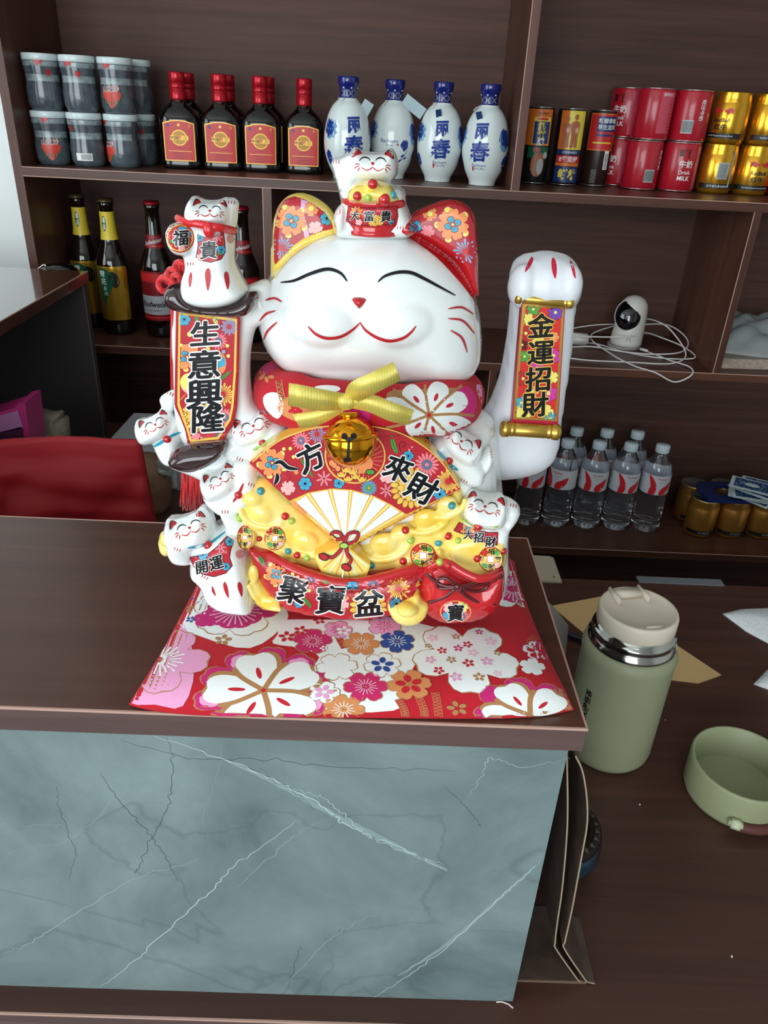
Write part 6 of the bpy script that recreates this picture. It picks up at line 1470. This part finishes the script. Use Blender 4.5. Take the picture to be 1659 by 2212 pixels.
loop = [(.375, 1.585, zc), (.41, 1.578, zc+.001), (.46, 1.585, zc), (.51, 1.530, zc), (.58, 1.500, zc), (.640, 1.500, zc+.004), (.635, 1.555, zc+.010), (.60, 1.60, zc+.016), (.56, 1.585, zc+.028), (.52, 1.545, zc+.030), (.47, 1.545, zc+.026), (.42, 1.57, zc+.018), (.38, 1.59, zc+.010), (.36, 1.62, zc+.004),
        (.40, 1.63, zc+.014), (.47, 1.64, zc+.026), (.56, 1.645, zc+.030), (.62, 1.625, zc+.036), (.645, 1.57, zc+.022), (.62, 1.52, zc+.010), (.56, 1.505, zc+.006), (.50, 1.52, zc+.004), (.44, 1.55, zc+.003), (.37, 1.535, zc), (.34, 1.50, zc), (.40, 1.465, zc), (.50, 1.462, zc), (.585, 1.468, zc), (.620, 1.50, zc+.012), (.600, 1.56, zc+.044), (.575, 1.60, zc+.052), (.55, 1.625, zc+.045),
        (.52, 1.64, zc+.03), (.45, 1.60, zc+.012), (.47, 1.50, zc+.004), (.50, 1.44, zc), (.535, 1.4145, zc-.004), (.575, 1.4125, zc-.020), (.605, 1.4145, zc-.006), (.610, 1.44, zc+.002), (.585, 1.485, zc+.001), (.555, 1.53, zc+.003)]
q = MB(); q.tube(bez(loop, 8), .0015, 8); cbl = tag(q.build('charging_cable', pbr('white_cable', (222, 218, 214), .4)), 'long white charging cable looped round the security camera', 'cable')
q = MB(); q.box(-.010, .010, -.003, .003, 0, .005, M=Matrix.Translation((.548, 1.538, zc+.002)) @ Matrix.Rotation(-.9, 4, 'Z')); q.build('plug', pbr('white_cable', (222, 218, 214), .4), cbl, bevel=.0012)

# stone offcut and clear plastic bag in the right compartment
q = MB(); q.prism([(.672, 1.452, Z2+.0003), (.782, 1.458, Z2+.0003), (.776, 1.560, Z2+.0003), (.668, 1.600, Z2+.0003)], (0, 0, .020))
tag(q.build('stone_offcut', mottled('beige_terrazzo', (150, 136, 122), (178, 164, 150), 160, .5, bump=.3), smooth=False, bevel=.0015), 'beige speckled stone offcut lying in the right shelf compartment', 'stone')
def crumple(name, outline, z0, h, mat, label, cat, seed, th=.0012, step=.008, amp=.25):
    """a folded soft sheet or bag lying on a level, with creases"""
    V, F = tri_poly(outline, step); x = np.array([p[0] for p in V]); y = np.array([p[1] for p in V]); d = dist_poly(x, y, outline); R_ = d.max() or 1
    g = random.Random(seed); ks = [(g.uniform(-1, 1)*90, g.uniform(-1, 1)*90, g.random()*6, g.random()) for _ in range(6)]
    vs = []
    for i, (a, b_) in enumerate(V):
        w = sum(k[3]*abs(math.sin(a*k[0]+b_*k[1]+k[2])) for k in ks)/3; hh = h*(1-(1-min(1, d[i]/R_))**2)*(1-amp+amp*2*w*.6); vs.append((a, b_, z0+th+hh))
    n_ = len(vs); vs += [(p[0], p[1], z0) for p in vs]; ed = {(f[i], f[(i+1) % 3]) for f in F for i in range(3)}
    q = MB(); q.add(vs, [tuple(f) for f in F]+[tuple(n_+i for i in reversed(f)) for f in F]+[(a, b_, n_+b_, n_+a) for a, b_ in ed if (b_, a) not in ed])
    return tag(q.build(name, mat), label, cat)
m_clear = pbr('clear_crinkled_plastic', (170, 176, 176), .22, coat=.8, alpha=.72)
bagc = crumple('plastic_bag', [(.672, 1.500), (.76, 1.470), (.86, 1.480), (.90, 1.56), (.86, 1.660), (.74, 1.665), (.675, 1.64)], Z2+.0206, .062, m_clear, 'crumpled clear plastic bag lying on the stone offcut at the right', 'bag', 3, amp=.5)

# ------------------------------------------------------------------ things on the desk, right of the counter
m_sage = pbr('sage_green_coating', (146, 150, 120), .5); m_steel = pbr('polished_steel', (190, 188, 182), .12, metal=1.0); m_cream = pbr('cream_plastic', (222, 210, 192), .42)
th = empty('thermos', (.2555, .5850, DESK), .2, 'sage green thermos with steel neck and cream lid on the desk', 'thermos'); th.scale = (.90, .90, .96)
q = MB(); q.lathe([(.0001, .0), (.0400, 0), (.0445, .002), (.0480, .007), (.0492, .013), (.0492, .128), (.0500, .132), (.0500, .137), (.0480, .143), (.0455, .145), (.0001, .145)], 64); q.build('body', m_sage, th)
q = MB(); q.lathe([(.0448, .144), (.0462, .146), (.0462, .149), (.0430, .152), (.0418, .155), (.0430, .1565), (.0440, .158), (.0430, .160), (.0405, .162), (.0390, .168), (.0001, .168)], 64); q.build('neck_ring', m_steel, th)
q = MB(); q.lathe([(.0001, .166), (.0400, .166), (.0408, .167), (.0408, .181), (.0398, .1835), (.0375, .1842), (.0360, .1830), (.0150, .1800), (.0001, .1795)], 64); lid_ = q.build('inner_lid', m_cream, th)
q = MB(); q.box(-.0155, .0155, .020, .034, .1815, .1868); q.box(-.0185, -.0150, .010, .036, .1805, .1880); q.box(.0150, .0185, .010, .036, .1805, .1880); q.build('flip_tab', m_cream, lid_, bevel=.001, auto=35)
q = MB(); q.box(-.010, .010, -.034, -.030, .1815, .1842); q.build('finger_grip', m_cream, lid_, bevel=.0012, auto=35)
d = Dec(cyl(.0492), step=.004, base=.0003); d.text('CAI健悟茶', -.060, .078, .0090, m_txtk, 1, PI/2, .02); d.build('lettering', th)
cup = empty('thermos_cup', (.3680, .5270, DESK), .1, 'sage green thermos cup lying open upward at the right desk edge', 'cup')
q = MB(); q.lathe([(.0001, 0), (.0420, 0), (.0460, .002), (.0480, .007), (.0486, .040), (.0478, .0428), (.0462, .0432), (.0450, .0420), (.0446, .006), (.0430, .0040), (.0001, .0038)], 64); q.build('cup_body', pbr('pale_green_plastic', (152, 158, 122), .5), cup)
q = MB(); a0 = -2.15; q.tube([Vector((.0505*math.cos(a), .0505*math.sin(a), .0115-.0015*math.sin(3*(a-a0)))) for a in np.linspace(a0, -.5, 24)], [.0050]*24, 10); q.build('carry_strap', pbr('brown_strap', (92, 50, 44), .6), cup)
q = MB(); M = Matrix.Rotation(a0+PI/2+.08, 4, 'Z') @ Matrix.Translation((0, -.0515, .0135)); q.box(-.0062, .0062, -.0055, .0045, -.0045, .0045, M=M); q.build('strap_button', pbr('pale_green_button', (196, 204, 170), .4), cup, bevel=.0022, auto=35)

env = [(.246, .832), (.322, .860), (.425, .704), (.392, .688), (.345, .694), (.290, .75)]
q = MB(); q.prism([(x, y, DESK+.0003) for x, y in env], (0, 0, .0012)); ev = tag(q.build('envelope', pbr('kraft_paper', (206, 170, 116), .8), smooth=False), 'tan kraft paper envelope lying under the thermos', 'envelope')
d = Dec(lambda x, y, o: Vector((x, y, DESK+.0015+o)), step=.02); 
for i in range(3): d.stroke([(.345+.006*i, .735-.006*i), (.351+.006*i, .737-.006*i)], .0022, m_txtk, 1, n=2)
d.build('handwriting', ev)
pen = empty('ballpoint_pen', (.247, .768, DESK+.0062), -.55, 'dark ballpoint pen peeking out on the envelope behind the thermos', 'pen')
q = MB(); q.tube([(-.045, 0, 0), (.060, 0, 0)], .0042, 14); q.build('barrel', pbr('pen_navy', (20, 28, 40), .3), pen)
q = MB(); q.lathe([(.0001, -.016), (.0012, -.014), (.0042, 0), (.0001, 0)], 14, M=Matrix.Translation((-.045, 0, 0)) @ Matrix.Rotation(PI/2, 4, 'Y')); q.build('tip', m_txtk, pen)
q = MB(); q.lathe([(.0043, 0), (.0047, .001), (.0047, .006), (.0043, .007)], 14, M=Matrix.Translation((-.022, 0, 0)) @ Matrix.Rotation(PI/2, 4, 'Y')); q.build('ring', m_txtw, pen)
ya = PZ(1222, 1425, DESK).y; A_ = [P3(u, v, ya) for u, v in [(1222, 1422), (1130, 1418), (1130, 1260), (1187, 1303), (1205, 1322), (1228, 1352)]]
for p in A_[:2]: p.z = DESK+.0003
q = MB(); q.prism(A_, (0, .0015, 0)); tag(q.build('acrylic_sheet', pbr('cloudy_acrylic', (150, 144, 138), .25, coat=.4), smooth=False), 'small grey translucent sheet corner standing between counter and thermos', 'sheet')
m_terry = mottled('white_terry_cloth', (222, 228, 230), (238, 242, 244), 400, .9, bump=.6)
crumple('towel', [(.476, .830), (.505, .842), (.560, .850), (.60, .83), (.60, .74), (.545, .750), (.515, .764), (.492, .793)], DESK+.0003, .012, m_terry, 'white towel corner on the desk, the farther of two at the right edge', 'towel', 6)
crumple('towel', [(.458, .690), (.485, .716), (.510, .735), (.58, .73), (.60, .66), (.52, .665), (.478, .678)], DESK+.0003, .014, m_terry, 'white towel corner on the desk, the nearer of two at the right edge', 'towel', 8)
q = MB(); q.prism([(.225, .889, DESK+.0004), (.271, .8885, DESK+.0004), (.2712, .952, DESK+.0004), (.266, .956, DESK+.0004), (.225, .957, DESK+.0004)], (0, 0, .003)); nt = tag(q.build('card', pbr('beige_card', (176, 166, 142), .6), smooth=False), 'small beige card at the far edge of the desk', 'card')
q = MB()
for x, y in ((.237, .945), (.262, .900)): q.lathe([(.0001, 0), (.0016, 0), (.0010, .0006), (.0001, .0007)], 10, M=Matrix.Translation((x, y, DESK+.0034)))
q.build('staple', pbr('worn_brass', (92, 80, 62), .5), nt)
q = MB(); q.box(.383, .505, .8985, .9130, DESK+.0003, DESK+.0023); tag(q.build('folder', pbr('grey_folder', (112, 114, 118), .5), smooth=False), 'thin grey folder edge at the far side of the desk', 'folder')

# leather sign holder edge-on beside the marble
m_lea = mottled('brown_grey_leather', (74, 60, 52), (92, 76, 66), 60, .5, bump=.1); m_core = pbr('cream_board_core', (160, 144, 118), .6)
hold = empty('sign_holder', (.150, .36, DESK), label='folded brown leather sign holder with cream edges beside the marble', cat='sign holder', absolute=True)
def sheet(pp, y0, y1, back):
    P = [P3(u, v, y0) for u, v in bez(pp, 5)]; P[-1].z = max(P[-1].z, DESK+.0012); q = MB(); e = MB(); w = .0010; n_ = len(P); vs = []; ev_ = []
    for i, p in enumerate(P):
        t = (P[min(i+1, n_-1)]-P[max(i-1, 0)]).normalized(); nn_ = Vector((-t.z, 0, t.x))*w/2
        vs += [p+nn_, p-nn_, p+nn_+Vector((0, y1-y0, 0)), p-nn_+Vector((0, y1-y0, 0))]; ev_ += [p+nn_+Vector((0, -.0006, 0)), p-nn_+Vector((0, -.0006, 0)), p+nn_, p-nn_]
    fs = [(0, 1, 3, 2), (4*n_-4, 4*n_-2, 4*n_-1, 4*n_-3)]
    for i in range(n_-1):
        a = 4*i; c = a+4; fs += [(a, c, c+1, a+1), (a+2, a+3, c+3, c+2), (a, a+2, c+2, c), (a+1, c+1, c+3, a+3)]
    q.add(vs, fs); e.add(ev_, fs); o = q.build('panel', m_lea, hold, auto=30); e.build('board_edge', m_core, o, smooth=False)
sheet([(1224, 1625), (1226, 1740), (1223, 1820), (1214, 1920), (1204, 1990), (1199, 2035), (1203, 2052), (1262, 2135)], .338, .392, 0)
sheet([(1243, 1632), (1258, 1665), (1267, 1720), (1268, 1778), (1256, 1850), (1236, 1960), (1221, 2030), (1221, 2052), (1280, 2138)], .3375, .390, 0)
q = MB(); q.box(.1225, .179, .338, .398, DESK+.0004, DESK+.0030); o = q.build('foot', m_lea, hold, smooth=False)
q = MB(); q.box(.1225, .179, .3372, .338, DESK+.0004, DESK+.0030); q.build('foot_edge', pbr('worn_leather_edge', (110, 88, 72), .6), o, smooth=False)

# incense burner behind it
m_bz = mottled('aged_bronze', (36, 38, 40), (34, 78, 100), 70, .35, lo=.45, hi=.7, metal=.3)
ib = empty('incense_burner', (.1720, .4480, DESK), 0, 'round dark bronze incense burner with pierced lid behind the sign holder', 'incense burner')
q = MB(); q.lathe([(.0001, 0), (.0260, 0), (.0300, .003), (.0370, .012), (.0400, .022), (.0395, .032), (.0370, .038), (.0001, .038)], 48); q.build('bowl', m_bz, ib)
q = MB(); q.lathe([(.0300, .036), (.0375, .038), (.0380, .041), (.0350, .0435), (.0290, .0450), (.0240, .0445), (.0235, .040), (.0290, .036)], 48); q.build('lid', pbr('dark_bronze', (42, 34, 32), .3, metal=.6), ib)
for k in range(4):
    q = MB(); a = k*PI/2+.3; q.tube([Vector((.0245*math.cos(a), .0245*math.sin(a), .043)), Vector((.013*math.cos(a+.25), .013*math.sin(a+.25), .045)), Vector((.0001, .0001, .0455))], .0030, 8); q.build('spoke', pbr('dark_bronze', (42, 34, 32), .3, metal=.6), ib)
for k in range(26):
    a = 2*PI*k/26; q = MB(); q.prism([Vector((.0318*math.cos(a-.055), .0318*math.sin(a-.055), .0444)), Vector((.0318*math.cos(a+.055), .0318*math.sin(a+.055), .0444)), Vector((.0356*math.cos(a), .0356*math.sin(a), .0432))], (0, 0, .0012)); q.build('triangle_stud', pbr('worn_stud', (110, 96, 80), .35, metal=.6), ib, smooth=False)
# crumbs on the desk
for (u, v, w_), lb in zip(((1090, 2168, 9), (1382, 1738, 3), (1437, 1555, 2), (1581, 2066, 3), (1009, 1827, 0)), ('short curved white shred on the desk ledge below the marble', 'small pale crumb on the desk between thermos and cup', 'tiny crumb on the desk beside the thermos', 'tiny white crumb low at the right of the desk', '')):
    if not w_: continue
    p = PZ(u, v, DESK+.0008); q = MB()
    if w_ > 5: q.tube([p+Vector((-.006, .001, 0)), p+Vector((-.002, .0012, .0003)), p+Vector((.003, -.0003, 0)), p+Vector((.006, -.003, 0))], .0006, 6)
    else: q.ell(p, .00028*w_, .00035*w_, .0003*w_, 0, 8, 6)
    tag(q.build('paper_shred' if w_ > 5 else 'crumb', pbr('crumb_white', (214, 200, 192), .7)), lb, 'crumb')

# ------------------------------------------------------------------ left side: red bag and the things behind it
m_foil = pbr('red_paper_bag', (160, 18, 28), .62)
V0 = []; F0 = []; NX, NZ = 60, 34; g = random.Random(2)
bx0, bx1, by, bh = -.66, -.270, .800, .0
top_l = [P3(u, v, .80) for u, v in ((-60, 968), (0, 955), (60, 948), (130, 940), (190, 944), (240, 952), (290, 955), (302, 953))]
def top_z(x): return float(np.interp(x, [p.x for p in top_l], [p.z for p in top_l]))
xr0, xr1 = P3(302, 953, .80).x, P3(340, 1128, .78).x
q = MB()
for j in range(NZ+1):
    t_ = j/NZ
    for i in range(NX+1):
        s_ = i/NX; xe = xr1+(xr0-xr1)*t_; x = bx0+(xe-bx0)*s_; zt = top_z(min(x, xr0)); z = DESK+.001+(zt-DESK-.001)*t_
        fold = .016*abs(math.sin(26*x+3*math.sin(11*z)))*(1-t_)**.7+.010*abs(math.sin(47*x-22*z+2))*(1-t_)+.004*math.sin(70*x+20*z)*(1-t_)+.004*abs(math.sin(90*z+10*x))*(t_ > .6)
        belly = .055*(1-t_)**1.2*math.sin(PI*min(1, .12+s_*.88))**.5
        V0.append((x, .800-belly-fold*(1-.75*(t_ > .86)), z+.002*math.sin(40*x)*(t_ > .98)))
n_ = len(V0)
for j in range(NZ+1):
    t_ = j/NZ
    for i in range(NX+1):
        p = V0[j*(NX+1)+i]; V0.append((p[0], .804+.050*(1-t_)**1.1*math.sin(PI*min(1, .1+i/NX*.9))**.5, p[2]))
for j in range(NZ):
    for i in range(NX):
        a = j*(NX+1)+i; F0 += [(a, a+1, a+NX+2, a+NX+1), (n_+a, n_+a+NX+1, n_+a+NX+2, n_+a+1)]
b_ = [(i, i+1) for i in range(NX)]+[(NZ*(NX+1)+i+1, NZ*(NX+1)+i) for i in range(NX)]+[((i+1)*(NX+1), i*(NX+1)) for i in range(NZ)]+[(i*(NX+1)+NX, (i+1)*(NX+1)+NX) for i in range(NZ)]
F0 += [(d_, c_, n_+c_, n_+d_) for c_, d_ in b_]; q.add(V0, F0)
tag(q.build('gift_bag', m_foil), 'creased bright red paper bag standing behind the counter at the left', 'bag')
pk = empty('pink_box', (-.66, .93, DESK), 0, 'magenta and lilac box corner rising behind the red bag', 'box', absolute=True)
def slab(pts, y, th, nm, mat, par):
    q = MB(); q.prism([P3(u, v, y) for u, v in pts], (0, th, 0)); return q.build(nm, mat, par, smooth=False)
slab([(-60, 910), (34, 880), (36, 873), (54, 870), (64, 945), (68, 1120), (-60, 1130)], .93, .05, 'carton', pbr('magenta_card', (176, 42, 110), .45), pk)
slab([(-60, 915), (38, 887), (50, 925), (-60, 946)], .928, .0015, 'lilac_panel', pbr('lilac_card', (168, 112, 156), .45), pk)
slab([(-60, 948), (47, 922), (50, 948), (-60, 975)], .928, .0015, 'plum_panel', pbr('plum_card', (72, 26, 58), .45), pk)
cl = [(62, 897), (100, 906), (118, 903), (122, 908), (117, 916), (130, 915), (134, 950), (130, 1130), (62, 1130)]
q = MB(); P_ = [P3(u, v, 1.0) for u, v in cl]; q.prism(P_, (0, .035, 0)); tag(q.build('canvas_pouch', mottled('beige_canvas', (128, 120, 104), (150, 142, 124), 200, .85, bump=.4), bevel=.003), 'beige canvas pouch between pink box and dark panel', 'pouch')
q = MB(); q.prism([(x, y, DESK+.0003) for x, y in [(-.461, 1.212), (-.457, 1.34), (-.28, 1.345), (-.26, 1.16), (-.32, 1.115), (-.38, 1.125)]], (0, 0, .048)); tag(q.build('plastic_tray', pbr('light_grey_plastic', (196, 198, 204), .4), bevel=.006, auto=40), 'light grey plastic box with sloping edges behind the red bag', 'box')
gd = empty('clay_pot', (-.345, 1.050, DESK), 0, 'round brown clay pot wrapped in clear film behind the red bag', 'pot')
q = MB(); q.lathe([(.0001, 0), (.022, 0), (.030, .015), (.034, .045), (.033, .070), (.026, .086), (.016, .094), (.0001, .095)], 32); q.build('clay_body', mottled('brown_clay', (116, 84, 62), (136, 102, 78), 40, .6), gd)
crm = MB(); crm.ell((.030, -.010, .080), .014, .012, .016, .3, 10, 7); g = random.Random(3); crm.v = [(a+g.uniform(-.003, .003), b+g.uniform(-.003, .003), c+g.uniform(-.003, .003)) for a, b, c in crm.v]; crm.build('film_knot', m_clear, gd, smooth=False)
bb = empty('black_bag', (-.585, 1.50, Z2), 0, 'black glossy bag behind the side counter, in front of the shelf', 'bag', absolute=True)
q = MB(); P_ = bez([(80, 580, 1.36), (92, 574, 1.362), (104, 576, 1.366), (120, 570, 1.37), (150, 570, 1.37), (168, 580, 1.38)], 5)
b = MB(); inflate(b, [(74, 600), (78, 582), (96, 572), (125, 567), (150, 570), (170, 584), (185, 610)], 1.385, .02, .02, 20, step=5); o = fuse('pouch', b, pbr('black_patent', (12, 12, 14), .15, coat=.6), bb, .003, 3)
q = MB(); q.tube([P3(u, v, 1.362) for u, v in bez([(82, 582), (90, 575), (97, 572), (99, 580), (96, 586)], 4)], .0016, 8); q.build('clasp', m_steel, bb)
